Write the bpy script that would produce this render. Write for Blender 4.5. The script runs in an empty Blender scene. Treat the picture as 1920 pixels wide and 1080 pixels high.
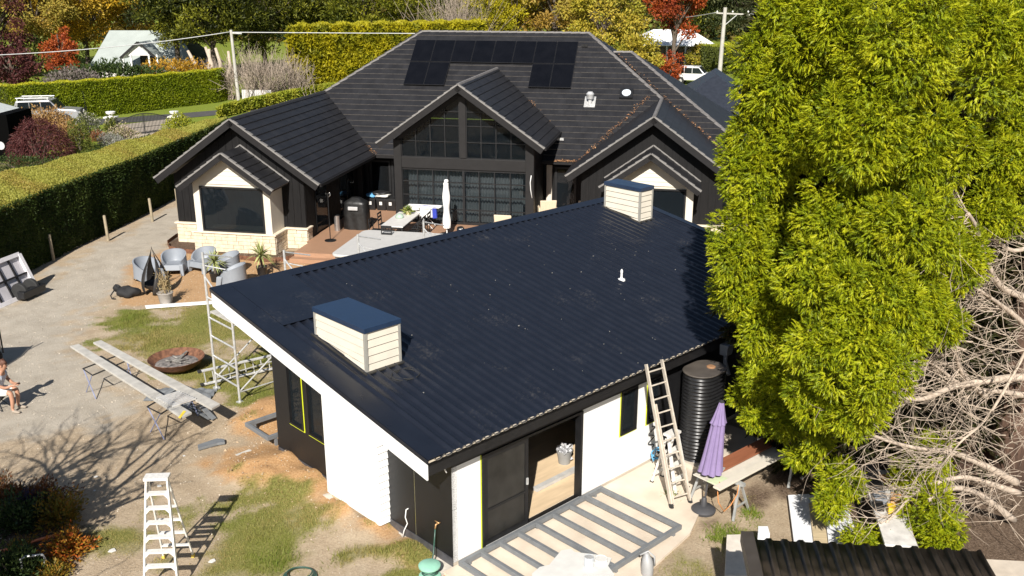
import bpy, math, random
import numpy as np
from mathutils import Vector, Matrix
random.seed(7); RNG = np.random.default_rng(7)
scene = bpy.context.scene
COL = scene.collection
# ------------------------------------------------------------------ camera, sky, sun, exposure
F_PX, HC = 1780.0, 10.3
TH = math.atan(580 / F_PX); CT, ST = math.cos(TH), math.sin(TH)
cam = bpy.data.cameras.new('camera'); cam.lens = 36 * F_PX / 1920; cam.sensor_width = 36
cam.clip_end = 3000; cam.clip_start = .1
camo = bpy.data.objects.new('camera', cam); COL.objects.link(camo)
camo.location = (0, 0, HC); camo.rotation_euler = (math.pi / 2 - TH, 0, 0); scene.camera = camo
SUN_AZ, SUN_EL = math.radians(264), math.radians(36.5)      # where the sun stands (from +x, ccw)
SUN_DIR = Vector((math.cos(SUN_AZ) * math.cos(SUN_EL), math.sin(SUN_AZ) * math.cos(SUN_EL), math.sin(SUN_EL)))
w = bpy.data.worlds.new('World'); scene.world = w; w.use_nodes = True
nt = w.node_tree; bgn = nt.nodes['Background']; sky = nt.nodes.new('ShaderNodeTexSky')
sky.sky_type = 'NISHITA'; sky.sun_disc = False; sky.sun_elevation = SUN_EL
sky.sun_rotation = math.atan2(SUN_DIR.x, SUN_DIR.y); sky.air_density = 1.0; sky.dust_density = .6
nt.links.new(sky.outputs[0], bgn.inputs[0]); bgn.inputs[1].default_value = .05
sl = bpy.data.lights.new('sun', 'SUN'); sl.energy = 5.0; sl.angle = math.radians(.53); sl.color = (1, .95, .875)
so = bpy.data.objects.new('sun', sl); COL.objects.link(so); so.rotation_euler = SUN_DIR.to_track_quat('Z', 'Y').to_euler()
so.location = (0, 0, 60)
vs = scene.view_settings; vs.view_transform = 'Standard'; vs.look = 'None'; vs.gamma = 1; vs.exposure = .64
vs.use_curve_mapping = False
scene.render.engine = 'CYCLES'
# ------------------------------------------------------------------ pixel helpers (1920 x 1080 photograph)
def ray(u, v):
    x = (u - 960) / F_PX; y = -(v - 540) / F_PX
    return Vector((x, CT + y * ST, -ST + y * CT))
def G(u, v, z=0.):                       # point of the level z seen at a pixel
    d = ray(u, v); t = (z - HC) / d.z
    return Vector((d.x * t, d.y * t, z))
def AY(u, v, Y):                         # point of the depth Y seen at a pixel
    d = ray(u, v); t = Y / d.y
    return Vector((d.x * t, Y, HC + d.z * t))
def PR(p):
    z = p[2] - HC; fw = p[1] * CT - z * ST; up = p[1] * ST + z * CT
    return 960 + F_PX * p[0] / fw, 540 - F_PX * up / fw
# ------------------------------------------------------------------ objects
def tag(o, label=None, cat=None, group=None, kind=None):
    if label: o['label'] = label
    if cat: o['category'] = cat
    if group: o['group'] = group
    if kind: o['kind'] = kind
    return o
def thing(name, label, cat, loc=(0, 0, 0), rz=0., group=None):
    o = bpy.data.objects.new(name, None); COL.objects.link(o); o.empty_display_size = .2
    o.location = loc; o.rotation_euler = (0, 0, rz)
    return tag(o, label, cat, group)
KIDS = {}
def link(o, parent=None):
    COL.objects.link(o)
    if parent is not None:
        o.parent = parent; KIDS.setdefault(parent.name, []).append(o)
    return o
def copy_tree(o, parent=None, **kw):
    c = o.copy(); COL.objects.link(c)
    if parent is not None:
        c.parent = parent; KIDS.setdefault(parent.name, []).append(c)
    for ch in KIDS.get(o.name, []): copy_tree(ch, c)
    if 'loc' in kw: c.location = kw['loc']
    if 'rz' in kw: c.rotation_euler[2] = kw['rz']
    if 'label' in kw: c['label'] = kw['label']
    return c
class MB:
    def __init__(s): s.v = []; s.f = []; s.m = []; s.uv = None
    def face(s, pts, m=0):
        i = len(s.v); s.v += [tuple(p) for p in pts]; s.f.append(tuple(range(i, i + len(pts)))); s.m.append(m); return s
    def hexa(s, p, m=0):                 # 4 bottom (ccw from above) + 4 top
        i = len(s.v); s.v += [tuple(q) for q in p]
        for q in ((3, 2, 1, 0), (4, 5, 6, 7), (0, 1, 5, 4), (1, 2, 6, 5), (2, 3, 7, 6), (3, 0, 4, 7)):
            s.f.append(tuple(i + k for k in q)); s.m.append(m)
        return s
    def box(s, x0, y0, z0, x1, y1, z1, m=0):
        return s.hexa([(x0, y0, z0), (x1, y0, z0), (x1, y1, z0), (x0, y1, z0), (x0, y0, z1), (x1, y0, z1), (x1, y1, z1), (x0, y1, z1)], m)
    def beam(s, p, q, w, h, up=(0, 0, 1), m=0):
        p = Vector(p); q = Vector(q); d = (q - p).normalized(); u = Vector(up)
        x = d.cross(u)
        if x.length < 1e-4: x = d.cross(Vector((1, 0, 0)))
        x.normalize(); u = x.cross(d)
        x = x * w / 2; u = u * h / 2
        return s.hexa([p - x - u, q - x - u, q + x - u, p + x - u, p - x + u, q - x + u, q + x + u, p + x + u], m)
    def tube(s, pts, r, n=8, cap=True, m=0):
        pts = [Vector(p) for p in pts]; k = len(pts)
        rr = [r] * k if not hasattr(r, '__len__') else r
        i0 = len(s.v); prev = None
        for i, p in enumerate(pts):
            d = (pts[min(i + 1, k - 1)] - pts[max(i - 1, 0)]).normalized()
            if prev is None:
                a = Vector((0, 0, 1)) if abs(d.z) < .9 else Vector((1, 0, 0))
                x = d.cross(a).normalized()
            else:
                x = (prev - d * prev.dot(d)).normalized()
            prev = x; y = d.cross(x)
            for j in range(n):
                t = 2 * math.pi * j / n
                s.v.append(tuple(p + (x * math.cos(t) + y * math.sin(t)) * rr[i]))
        for i in range(k - 1):
            for j in range(n):
                a = i0 + i * n + j; b = i0 + i * n + (j + 1) % n
                s.f.append((a, b, b + n, a + n)); s.m.append(m)
        if cap:
            s.f.append(tuple(i0 + j for j in range(n))[::-1]); s.m.append(m)
            s.f.append(tuple(i0 + (k - 1) * n + j for j in range(n))); s.m.append(m)
        return s
    def lathe(s, prof, n=20, c=(0, 0, 0), m=0, sx=1., sy=1.):
        i0 = len(s.v)
        for r, z in prof:
            for j in range(n):
                t = 2 * math.pi * j / n
                s.v.append((c[0] + r * sx * math.cos(t), c[1] + r * sy * math.sin(t), c[2] + z))
        for i in range(len(prof) - 1):
            for j in range(n):
                a = i0 + i * n + j; b = i0 + i * n + (j + 1) % n
                s.f.append((a, b, b + n, a + n)); s.m.append(m)
        s.f.append(tuple(i0 + j for j in range(n))[::-1]); s.m.append(m)
        s.f.append(tuple(i0 + (len(prof) - 1) * n + j for j in range(n))); s.m.append(m)
        return s
    def prism(s, poly, vec, m=0):
        k = len(poly); i = len(s.v); vec = Vector(vec)
        s.v += [tuple(p) for p in poly] + [tuple(Vector(p) + vec) for p in poly]
        s.f.append(tuple(range(i, i + k))[::-1]); s.m.append(m); s.f.append(tuple(range(i + k, i + 2 * k))); s.m.append(m)
        for j in range(k):
            a = i + j; b = i + (j + 1) % k; s.f.append((a, b, b + k, a + k)); s.m.append(m)
        return s
    def grid(s, fn, nu, nv, m=0, cu=False):
        i0 = len(s.v); ku = nu if cu else nu + 1
        for j in range(nv + 1):
            for i in range(ku): s.v.append(tuple(fn(i / nu, j / nv)))
        for j in range(nv):
            for i in range(nu):
                a = i0 + j * ku + i; b = i0 + j * ku + (i + 1) % ku
                s.f.append((a, b, b + ku, a + ku)); s.m.append(m)
        return s
    def mesh(s, name, mats, smooth=False):
        me = bpy.data.meshes.new(name); me.from_pydata(s.v, [], s.f)
        mats = mats if isinstance(mats, (list, tuple)) else [mats]
        for q in mats: me.materials.append(q)
        if len(mats) > 1: me.polygons.foreach_set('material_index', s.m)
        if s.uv is not None:
            ul = me.uv_layers.new(name='UVMap')
            ul.data.foreach_set('uv', np.array([s.uv[l.vertex_index] for l in me.loops], dtype=np.float32).ravel())
        if smooth:
            me.polygons.foreach_set('use_smooth', [True] * len(me.polygons))
            if smooth is not True: me.set_sharp_from_angle(angle=math.radians(smooth))
        me.update(); return me
    def build(s, name, mats, parent=None, smooth=False, bevel=0, loc=None, rot=None):
        o = bpy.data.objects.new(name, s.mesh(name, mats, smooth)); link(o, parent)
        if loc is not None: o.location = loc
        if rot is not None: o.rotation_euler = rot
        if bevel:
            b = o.modifiers.new('bevel', 'BEVEL'); b.width = bevel; b.segments = 2; b.limit_method = 'ANGLE'
        return o
def recalc(o):
    import bmesh
    bm = bmesh.new(); bm.from_mesh(o.data); bmesh.ops.recalc_face_normals(bm, faces=bm.faces); bm.to_mesh(o.data); bm.free(); return o
# ------------------------------------------------------------------ materials
MAT = {}
def M(name, col, rough=.6, metal=0., var=.12, scale=6., bump=0., bscale=60., spec=.5, col2=None, detail=5., stretch=None, coat=0., f2=.5):
    if name in MAT: return MAT[name]
    m = bpy.data.materials.new(name); m.use_nodes = True; n = m.node_tree; b = n.nodes['Principled BSDF']
    tc = n.nodes.new('ShaderNodeTexCoord'); src = tc.outputs['Object']
    if stretch:
        mp = n.nodes.new('ShaderNodeMapping'); mp.inputs['Scale'].default_value = stretch
        n.links.new(src, mp.inputs[0]); src = mp.outputs[0]
    nz = n.nodes.new('ShaderNodeTexNoise'); nz.inputs['Scale'].default_value = scale; nz.inputs['Detail'].default_value = detail
    n.links.new(src, nz.inputs['Vector'])
    rp = n.nodes.new('ShaderNodeValToRGB'); rp.color_ramp.elements[0].position = f2 - .22; rp.color_ramp.elements[1].position = f2 + .22
    c1 = [c * (1 - var) for c in col]; c2 = list(col2) if col2 else [min(1, c * (1 + var)) for c in col]
    rp.color_ramp.elements[0].color = (*c1, 1); rp.color_ramp.elements[1].color = (*c2, 1)
    n.links.new(nz.outputs['Fac'], rp.inputs[0]); n.links.new(rp.outputs[0], b.inputs['Base Color'])
    mr = n.nodes.new('ShaderNodeMapRange'); mr.inputs['To Min'].default_value = max(.02, rough - .08); mr.inputs['To Max'].default_value = min(1, rough + .08)
    n.links.new(nz.outputs['Fac'], mr.inputs['Value']); n.links.new(mr.outputs[0], b.inputs['Roughness'])
    b.inputs['Metallic'].default_value = metal; b.inputs['Specular IOR Level'].default_value = spec
    b.inputs['Coat Weight'].default_value = coat
    if bump:
        n2 = n.nodes.new('ShaderNodeTexNoise'); n2.inputs['Scale'].default_value = bscale; n2.inputs['Detail'].default_value = 4
        n.links.new(src, n2.inputs['Vector'])
        bp = n.nodes.new('ShaderNodeBump'); bp.inputs['Strength'].default_value = 1; bp.inputs['Distance'].default_value = bump
        n.links.new(n2.outputs['Fac'], bp.inputs['Height']); n.links.new(bp.outputs[0], b.inputs['Normal'])
    MAT[name] = m; return m
def leafmat(name, stops, trans=.25, rough=.55, big=None):
    if name in MAT: return MAT[name]
    m = bpy.data.materials.new(name); m.use_nodes = True; n = m.node_tree; b = n.nodes['Principled BSDF']; out = n.nodes['Material Output']
    at = n.nodes.new('ShaderNodeAttribute'); at.attribute_name = 'rnd'
    rp = n.nodes.new('ShaderNodeValToRGB'); cr = rp.color_ramp
    while len(cr.elements) < len(stops): cr.elements.new(.5)
    for i, c in enumerate(stops):
        cr.elements[i].position = i / max(1, len(stops) - 1); cr.elements[i].color = (*c, 1)
    n.links.new(at.outputs['Fac'], rp.inputs[0]); n.links.new(rp.outputs[0], b.inputs['Base Color'])
    b.inputs['Roughness'].default_value = rough; b.inputs['Specular IOR Level'].default_value = .25
    tr = n.nodes.new('ShaderNodeBsdfTranslucent'); n.links.new(rp.outputs[0], tr.inputs[0])
    mx = n.nodes.new('ShaderNodeMixShader'); mx.inputs[0].default_value = trans
    n.links.new(b.outputs[0], mx.inputs[1]); n.links.new(tr.outputs[0], mx.inputs[2]); n.links.new(mx.outputs[0], out.inputs[0])
    MAT[name] = m; return m
# glass with a faint tint, over rooms that are really there
def glassmat(name, tint=(.02, .025, .03), mixf=.55):
    m = bpy.data.materials.new(name); m.use_nodes = True; n = m.node_tree; b = n.nodes['Principled BSDF']; out = n.nodes['Material Output']
    b.inputs['Base Color'].default_value = (*tint, 1); b.inputs['Roughness'].default_value = .03; b.inputs['Specular IOR Level'].default_value = .6
    tr = n.nodes.new('ShaderNodeBsdfTransparent'); tr.inputs[0].default_value = (.75, .8, .82, 1)
    mx = n.nodes.new('ShaderNodeMixShader'); mx.inputs[0].default_value = mixf
    n.links.new(b.outputs[0], mx.inputs[1]); n.links.new(tr.outputs[0], mx.inputs[2]); n.links.new(mx.outputs[0], out.inputs[0])
    MAT[name] = m; return m
GLASS = glassmat('dark_glass'); GLASS2 = glassmat('house_glass', (.012, .016, .02), .42)
BLACK = M('black_paint', (.008, .008, .009), .5, var=.25, bump=.0008, bscale=90)
BLACKT = M('black_timber', (.0075, .007, .0073), .66, spec=.25, var=.4, scale=3, stretch=(8, 8, .6), bump=.0015, bscale=30)
WHITE = M('white_cladding', (.78, .78, .77), .55, var=.04, scale=2)
CREAM = M('cream_boards', (.62, .57, .48), .6, var=.05, scale=3)
ALU = M('aluminium', (.66, .65, .63), .42, .35, var=.12, scale=12)
GALV = M('galvanised', (.55, .55, .54), .4, .4, var=.2, scale=14)
STEEL = M('grey_primed_steel', (.175, .185, .195), .5, .1, var=.12)
RUST = M('rusty_steel', (.13, .055, .03), .8, .1, var=.4, scale=9, col2=(.24, .11, .06), bump=.003, bscale=50)
WOODP = M('pale_timber', (.5, .4, .25), .7, var=.2, scale=3, stretch=(1, 10, 10))
BARK = M('bark', (.11, .085, .065), .9, var=.35, scale=10, bump=.02, bscale=14, stretch=(1, 1, .3))
PALEBARK = M('pale_bark', (.44, .36, .285), .85, var=.3, scale=14, bump=.006, bscale=40)
GREYPL = M('grey_plastic', (.24, .26, .29), .45, var=.06)
BLACKPL = M('black_plastic', (.014, .014, .015), .35, var=.2)
YELTAPE = M('yellow_tape', (.68, .75, .03), .5, var=.05)
RUBBER = M('rubber', (.02, .02, .02), .8, var=.2)
WHITEPL = M('white_plastic', (.75, .75, .74), .4, var=.04)
# ------------------------------------------------------------------ leaves
def leaf_obj(name, P, D, L, W, mat, parent=None, seed=0, fold=.0, tris=False, kind=None, rndv=None, nref=None, nj=.5):
    """P base points, D directions (unit), L lengths, W widths -> one mesh of leaf-sized faces"""
    rg = np.random.default_rng(seed); N = len(P)
    R = rg.normal(size=(N, 3)) if nref is None else nref + rg.normal(0, nj, (N, 3)); S = np.cross(D, R); S /= np.linalg.norm(S, axis=1)[:, None] + 1e-9
    L = np.broadcast_to(np.asarray(L, float), (N,))[:, None]; W = np.broadcast_to(np.asarray(W, float), (N,))[:, None]
    if tris:
        V = np.stack([P - S * W * .5, P + S * W * .5, P + D * L], 1); k = 3
    else:
        Nn = np.cross(D, S)
        V = np.stack([P, P + D * L * .45 + S * W * .5 + Nn * fold * W, P + D * L, P + D * L * .45 - S * W * .5 + Nn * fold * W], 1); k = 4
    me = bpy.data.meshes.new(name); me.vertices.add(N * k); me.vertices.foreach_set('co', V.astype(np.float32).ravel())
    me.loops.add(N * k); me.loops.foreach_set('vertex_index', np.arange(N * k, dtype=np.int32))
    me.polygons.add(N); me.polygons.foreach_set('loop_start', np.arange(0, N * k, k, dtype=np.int32))
    me.update(calc_edges=True)
    at = me.attributes.new('rnd', 'FLOAT', 'POINT'); rv = rg.random(N) if rndv is None else np.clip(rndv + rg.normal(0, .12, N), 0, 1)
    at.data.foreach_set('value', np.repeat(rv, k).astype(np.float32))
    me.materials.append(mat); o = bpy.data.objects.new(name, me); link(o, parent)
    if kind: o['kind'] = kind
    return o
def unit(a): return a / (np.linalg.norm(a, axis=-1, keepdims=True) + 1e-9)
def tubes_obj(name, branches, mat, parent=None, n=5, smooth=True):
    mb = MB()
    for pts, r in branches: mb.tube(pts, r, n, cap=False)
    return mb.build(name, mat, parent, smooth)
# ------------------------------------------------------------------ ground: one sheet, fine near the camera, reaching the horizon
def axis(a, b, step, far0, far1):
    core = list(np.arange(a, b + 1e-6, step)); hi = []; x = b; s = step
    while x < far1: s *= 1.18; x += s; hi.append(x)
    lo = []; x = a; s = step
    while x > far0: s *= 1.18; x -= s; lo.append(x)
    return np.array(lo[::-1] + core + hi)
gx = axis(-20, 14, .1, -900, 900); gy = axis(12.5, 40, .1, -300, 1500)
GX, GY = np.meshgrid(gx, gy); GXf, GYf = GX.ravel(), GY.ravel()
def vnoise(x, y, s, seed):
    rg = np.random.default_rng(seed); T = rg.random((256, 256))
    X = x / s; Y = y / s; xi = np.floor(X).astype(int); yi = np.floor(Y).astype(int); fx = X - xi; fy = Y - yi
    fx = fx * fx * (3 - 2 * fx); fy = fy * fy * (3 - 2 * fy)
    t = lambda a, b: T[a % 256, b % 256]
    return (t(xi, yi) * (1 - fx) + t(xi + 1, yi) * fx) * (1 - fy) + (t(xi, yi + 1) * (1 - fx) + t(xi + 1, yi + 1) * fx) * fy
def fbm(x, y, s, seed, o=4):
    r = 0; a = .5; tot = 0
    for k in range(o): r = r + a * vnoise(x, y, s / 2 ** k, seed + k); tot += a; a *= .55
    return r / tot
def sdf(poly, x, y):                       # >0 inside
    d = np.full(x.shape, 1e9); ins = np.zeros(x.shape, bool); k = len(poly)
    for i in range(k):
        ax, ay = poly[i][:2]; bx, by = poly[(i + 1) % k][:2]; ex, ey = bx - ax, by - ay
        t = np.clip(((x - ax) * ex + (y - ay) * ey) / (ex * ex + ey * ey + 1e-9), 0, 1)
        d = np.minimum(d, np.hypot(x - ax - t * ex, y - ay - t * ey))
        c = ((ay > y) != (by > y)) & (x < ex * (y - ay) / (ey + 1e-12) + ax); ins ^= c
    return np.where(ins, d, -d)
def gp(*px): return [G(u, v)[:2] for u, v in px]
def sstep(v, a, b): t = np.clip((v - a) / (b - a), 0, 1); return t * t * (3 - 2 * t)
POLY = dict(
    gravel=gp((352, 375), (208, 449), (0, 574), (-200, 700), (-260, 850), (0, 830), (90, 800), (180, 790), (250, 760), (230, 720), (205, 690), (165, 655), (165, 605), (215, 545), (248, 502), (322, 462), (345, 430)),
    lawn=gp((212, 575), (150, 655), (215, 662), (300, 690), (400, 745), (470, 770), (545, 745), (900, 700), (900, 560), (480, 560), (395, 572)),
    lawn2=gp((190, 1000), (330, 948), (420, 935), (480, 955), (560, 930), (640, 975), (760, 1060), (800, 1140), (170, 1140)),
    lawn3=gp((1330, 960), (1400, 930), (1420, 1000), (1480, 1080), (1300, 1140), (1180, 1140), (1290, 1010)),
    soil=gp((470, 755), (540, 740), (560, 800), (610, 895), (720, 985), (850, 1090), (780, 1075), (700, 1010), (610, 960), (520, 905), (430, 900), (395, 870), (455, 850), (500, 830), (440, 790)),
    seat=gp((245, 495), (330, 462), (420, 480), (660, 470), (900, 560), (480, 562), (385, 572), (215, 576), (235, 545)),
    mulch=gp((-300, 985), (0, 905), (60, 925), (140, 955), (150, 1010), (120, 1140), (-300, 1140)),
    leaf=gp((1290, 1000), (1420, 900), (1480, 840), (1980, 700), (2300, 800), (2100, 1140), (1560, 1080), (1500, 930)),
    bed=gp((310, 458), (345, 440), (480, 470), (590, 470), (560, 482), (500, 487), (420, 480), (350, 474)))
n1 = fbm(GXf, GYf, 1.6, 3); n2 = fbm(GXf, GYf, .5, 11); n3 = fbm(GXf, GYf, 5., 23); n4 = fbm(GXf, GYf, .22, 29, 2)
def mask(key, soft, amp): return sstep(sdf(POLY[key], GXf, GYf) + (n1 - .5) * amp + (n2 - .5) * amp * .8 + (n4 - .5) * amp * .35, -soft * .8, soft * .8)
far = GYf > 48
at_gravel = mask('gravel', .7, 2.6)
at_grass = np.maximum(mask('lawn', .3, 1.8) * sstep(n1 + .35 * n2, .38, .62), np.maximum(mask('lawn2', .4, 2.2) * sstep(n1 + .45 * n2, .6, .86), mask('lawn3', .3, 1.) * sstep(n1 + .4 * n2, .5, .8)))
at_grass = np.where((GYf > 47) | (GXf < -21.0) & (GYf > 30), .75 + .25 * n1, at_grass)
at_soil = np.maximum(mask('soil', .35, 1.3), mask('seat', .25, .8) * .8)
at_mulch = np.maximum(np.maximum(mask('mulch', .25, .9), mask('leaf', .5, 1.5) * .9), mask('bed', .1, .2))  # conifer leaf litter, also darkened to stand in for crown shade
gz = (n1 - .5) * .05 + (n2 - .5) * .03
for (u, v), h, r in (((515, 765), .3, .75), ((470, 790), .12, .6), ((520, 880), .26, .8), ((580, 905), .24, .6), ((470, 880), .12, .7), ((650, 955), .14, .5), ((760, 1035), .12, .5), ((700, 990), .12, .5)):
    p = G(u, v); rr = np.hypot(GXf - p.x, GYf - p.y) / r
    gz += h * np.exp(-rr ** 2 * 1.3) * (.55 + .9 * n2)
gz -= .05 * at_gravel * 0
dgrid = np.hypot(GXf, GYf); gz = np.where((GXf > -20) & (GXf < 14) & (GYf < 40), gz, 0)
# keep the made surfaces clear: studio pad, deck, house, tree mound untouched
nx, ny = len(gx), len(gy)
idx = np.arange(nx * ny).reshape(ny, nx)
quads = np.stack([idx[:-1, :-1], idx[:-1, 1:], idx[1:, 1:], idx[1:, :-1]], -1).reshape(-1, 4)
me = bpy.data.meshes.new('ground'); me.vertices.add(nx * ny)
me.vertices.foreach_set('co', np.stack([GXf, GYf, gz - .01], 1).astype(np.float32).ravel())
me.loops.add(quads.size); me.loops.foreach_set('vertex_index', quads.astype(np.int32).ravel())
me.polygons.add(len(quads)); me.polygons.foreach_set('loop_start', np.arange(0, quads.size, 4, dtype=np.int32)); me.update(calc_edges=True)
me.polygons.foreach_set('use_smooth', np.ones(len(quads), bool))
for nm, a in (('gravel', at_gravel), ('grass', at_grass), ('soil', at_soil), ('mulch', at_mulch), ('lush', ((GYf > 55) * (.6 + .4 * n1)))):
    t = me.attributes.new(nm, 'FLOAT', 'POINT'); t.data.foreach_set('value', a.astype(np.float32))
def ground_material():
    m = bpy.data.materials.new('earth'); m.use_nodes = True; n = m.node_tree; b = n.nodes['Principled BSDF']; b.inputs['Roughness'].default_value = .95
    b.inputs['Specular IOR Level'].default_value = .15
    tc = n.nodes.new('ShaderNodeTexCoord')
    def noise(s, d=6, rough=.6):
        q = n.nodes.new('ShaderNodeTexNoise'); q.inputs['Scale'].default_value = s; q.inputs['Detail'].default_value = d; q.inputs['Roughness'].default_value = rough
        n.links.new(tc.outputs['Object'], q.inputs['Vector']); return q.outputs['Fac']
    def ramp(fac, *st):
        r = n.nodes.new('ShaderNodeValToRGB')
        while len(r.color_ramp.elements) < len(st): r.color_ramp.elements.new(.5)
        for e, (p, c) in zip(r.color_ramp.elements, st): e.position = p; e.color = (*c, 1)
        n.links.new(fac, r.inputs[0]); return r.outputs[0]
    def mix(f, a, c):
        q = n.nodes.new('ShaderNodeMix'); q.data_type = 'RGBA'; n.links.new(f, q.inputs['Factor']); n.links.new(a, q.inputs['A']); n.links.new(c, q.inputs['B']); return q.outputs['Result']
    def attr(a): q = n.nodes.new('ShaderNodeAttribute'); q.attribute_name = a; return q.outputs['Fac']
    fine = noise(26, 8, .75); mid = noise(1.3, 6, .65); vfine = noise(75, 4, .7)
    c = ramp(mid, (.3, (.29, .22, .145)), (.5, (.44, .345, .24)), (.7, (.55, .455, .335)))
    cf = ramp(fine, (.3, (.15, .105, .068)), (.5, (.4, .31, .21)), (.72, (.62, .51, .37)))
    c = mix(noise(4), c, cf)
    grv = ramp(vfine, (.32, (.24, .205, .16)), (.5, (.43, .38, .305)), (.68, (.62, .555, .46)))
    grv2 = ramp(mid, (.35, (.31, .268, .215)), (.65, (.5, .445, .37)))
    hm = n.nodes.new('ShaderNodeValue'); hm.outputs[0].default_value = .5
    grv = mix(hm.outputs[0], grv, grv2)
    c = mix(attr('gravel'), c, grv)
    c = mix(attr('soil'), c, ramp(fine, (.3, (.3, .155, .065)), (.5, (.47, .275, .13)), (.72, (.62, .41, .22))))
    c = mix(attr('grass'), c, ramp(fine, (.3, (.1, .105, .025)), (.5, (.19, .19, .05)), (.72, (.3, .27, .1))))
    c = mix(attr('lush'), c, ramp(fine, (.3, (.1, .15, .012)), (.5, (.17, .23, .02)), (.72, (.26, .31, .035))))
    c = mix(attr('mulch'), c, ramp(fine, (.32, (.035, .022, .014)), (.5, (.1, .065, .045)), (.7, (.28, .21, .155))))
    n.links.new(c, b.inputs['Base Color'])
    bp = n.nodes.new('ShaderNodeBump'); bp.inputs['Distance'].default_value = .035; bp.inputs['Strength'].default_value = .9
    n.links.new(fine, bp.inputs['Height']); n.links.new(bp.outputs[0], b.inputs['Normal'])
    return m
me.materials.append(ground_material())
ground = link(bpy.data.objects.new('ground', me)); ground['kind'] = 'structure'
# grass blades where the turf grows
def blades():
    rg = np.random.default_rng(5); N = 620000
    x = rg.uniform(-13.5, 8, N); y = rg.uniform(13.2, 31, N)
    xi = np.clip(np.searchsorted(gx, x), 0, nx - 1); yi = np.clip(np.searchsorted(gy, y), 0, ny - 1)
    a = at_grass.reshape(ny, nx)[yi, xi]; z = gz.reshape(ny, nx)[yi, xi]
    k = rg.random(N) < a * .85; x, y, z = x[k], y[k], z[k] - .012; N = len(x)
    D = unit(np.stack([rg.normal(0, .55, N), rg.normal(0, .55, N), np.ones(N)], 1))
    tall = .04 + .07 * sstep(fbm(x, y, 1.1, 51), .45, .75)
    patch = fbm(x, y, 1.4, 77)
    return leaf_obj('lawn_grass', np.stack([x, y, z], 1), D, tall * rg.uniform(.5, 1.4, N), .012, leafmat('grass_blades', [(.36, .29, .11), (.27, .26, .07), (.2, .23, .04), (.14, .2, .025)], .3), None, 6, tris=True, rndv=np.clip((patch - .36) * 2.3, 0, 1))
gr = blades(); tag(gr, 'patchy short green and straw coloured turf around the building site', 'grass', kind='stuff')
# scattered stones and rubble on the dirt
def rubble():
    rg = np.random.default_rng(9); mb = MB()
    for i in range(700):
        if i < 350: u, v = rg.uniform(420, 620), rg.uniform(750, 960)
        else: u, v = rg.uniform(0, 840), rg.uniform(600, 1080)
        p = G(u, v); r = rg.uniform(.004, .016) * (1.6 if i < 350 else 1)
        xi = min(np.searchsorted(gx, p.x), nx - 1); yi = min(np.searchsorted(gy, p.y), ny - 1); z = gz.reshape(ny, nx)[yi, xi]
        q = [(p.x + r * rg.normal(), p.y + r * rg.normal(), z - .02 + abs(r * rg.normal())) for _ in range(4)]
        mb.face([q[0], q[1], q[2]]); mb.face([q[0], q[2], q[3]]); mb.face([q[0], q[3], q[1]]); mb.face([q[1], q[3], q[2]])
    o = mb.build('rubble', M('stone_chips', (.42, .31, .2), .9, var=.3, scale=1.)); tag(o, 'small stones and clods strewn over the dirt by the trench', 'stones', kind='stuff')
rubble()
def chips():
    rg = np.random.default_rng(19); N = 15000; x = rg.uniform(-17, -3, N); y = rg.uniform(13.5, 36, N)
    xi = np.clip(np.searchsorted(gx, x), 0, nx - 1); yi = np.clip(np.searchsorted(gy, y), 0, ny - 1); k = at_grass.reshape(ny, nx)[yi, xi] < .3; x, y, z = x[k], y[k], gz.reshape(ny, nx)[yi, xi][k] - .008; N = len(x)
    o = leaf_obj('gravel_chips', np.stack([x, y, z], 1), unit(np.stack([rg.normal(0, 1, N), rg.normal(0, 1, N), rg.uniform(.1, .5, N)], 1)), rg.uniform(.012, .045, N), rg.uniform(.012, .035, N), leafmat('chip_stone', [(.3, .25, .19), (.45, .39, .31), (.58, .52, .43), (.36, .28, .2)], 0, .9), None, 20); tag(o, 'loose gravel chips scattered over the drive and dirt', 'gravel', kind='stuff')
chips()
# ------------------------------------------------------------------ the studio in the foreground (local axes a, b, z)
AX = Vector(ray(2913, -40)[:2]).normalized(); SC = G(850, 1065); SRZ = math.atan2(AX.y, AX.x)
def SW(a, b, z=0.): return Vector((SC.x + AX.x * a - AX.y * b, SC.y + AX.y * a + AX.x * b, z))
studio = thing('garden_studio', 'black and white studio building with dark corrugated roof, unfinished, in the foreground', 'building', (SC.x, SC.y, 0), SRZ)
SLP = math.tan(math.radians(9.836)); RA0, RA1, RB0, RB1 = -.79, 13.0, -.31, 7.04
def rz_(b): return 2.6 + (b - RB0) * SLP
CONC = M('raw_concrete', (.52, .46, .38), .85, var=.12, scale=2.5, bump=.002)
WH2 = M('white_sheet', (.80, .80, .79), .5, var=.03, scale=1.2)
MB().box(.0, .02, -.15, 11.4, 6.1, .09).build('slab', CONC, studio)
fl = MB().box(.14, .14, .095, 11.26, 5.9, .13).build('floor', M('plywood_floor', (.62, .47, .3), .7, var=.12, scale=1.5, stretch=(1, 6, 1)), studio)
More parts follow.
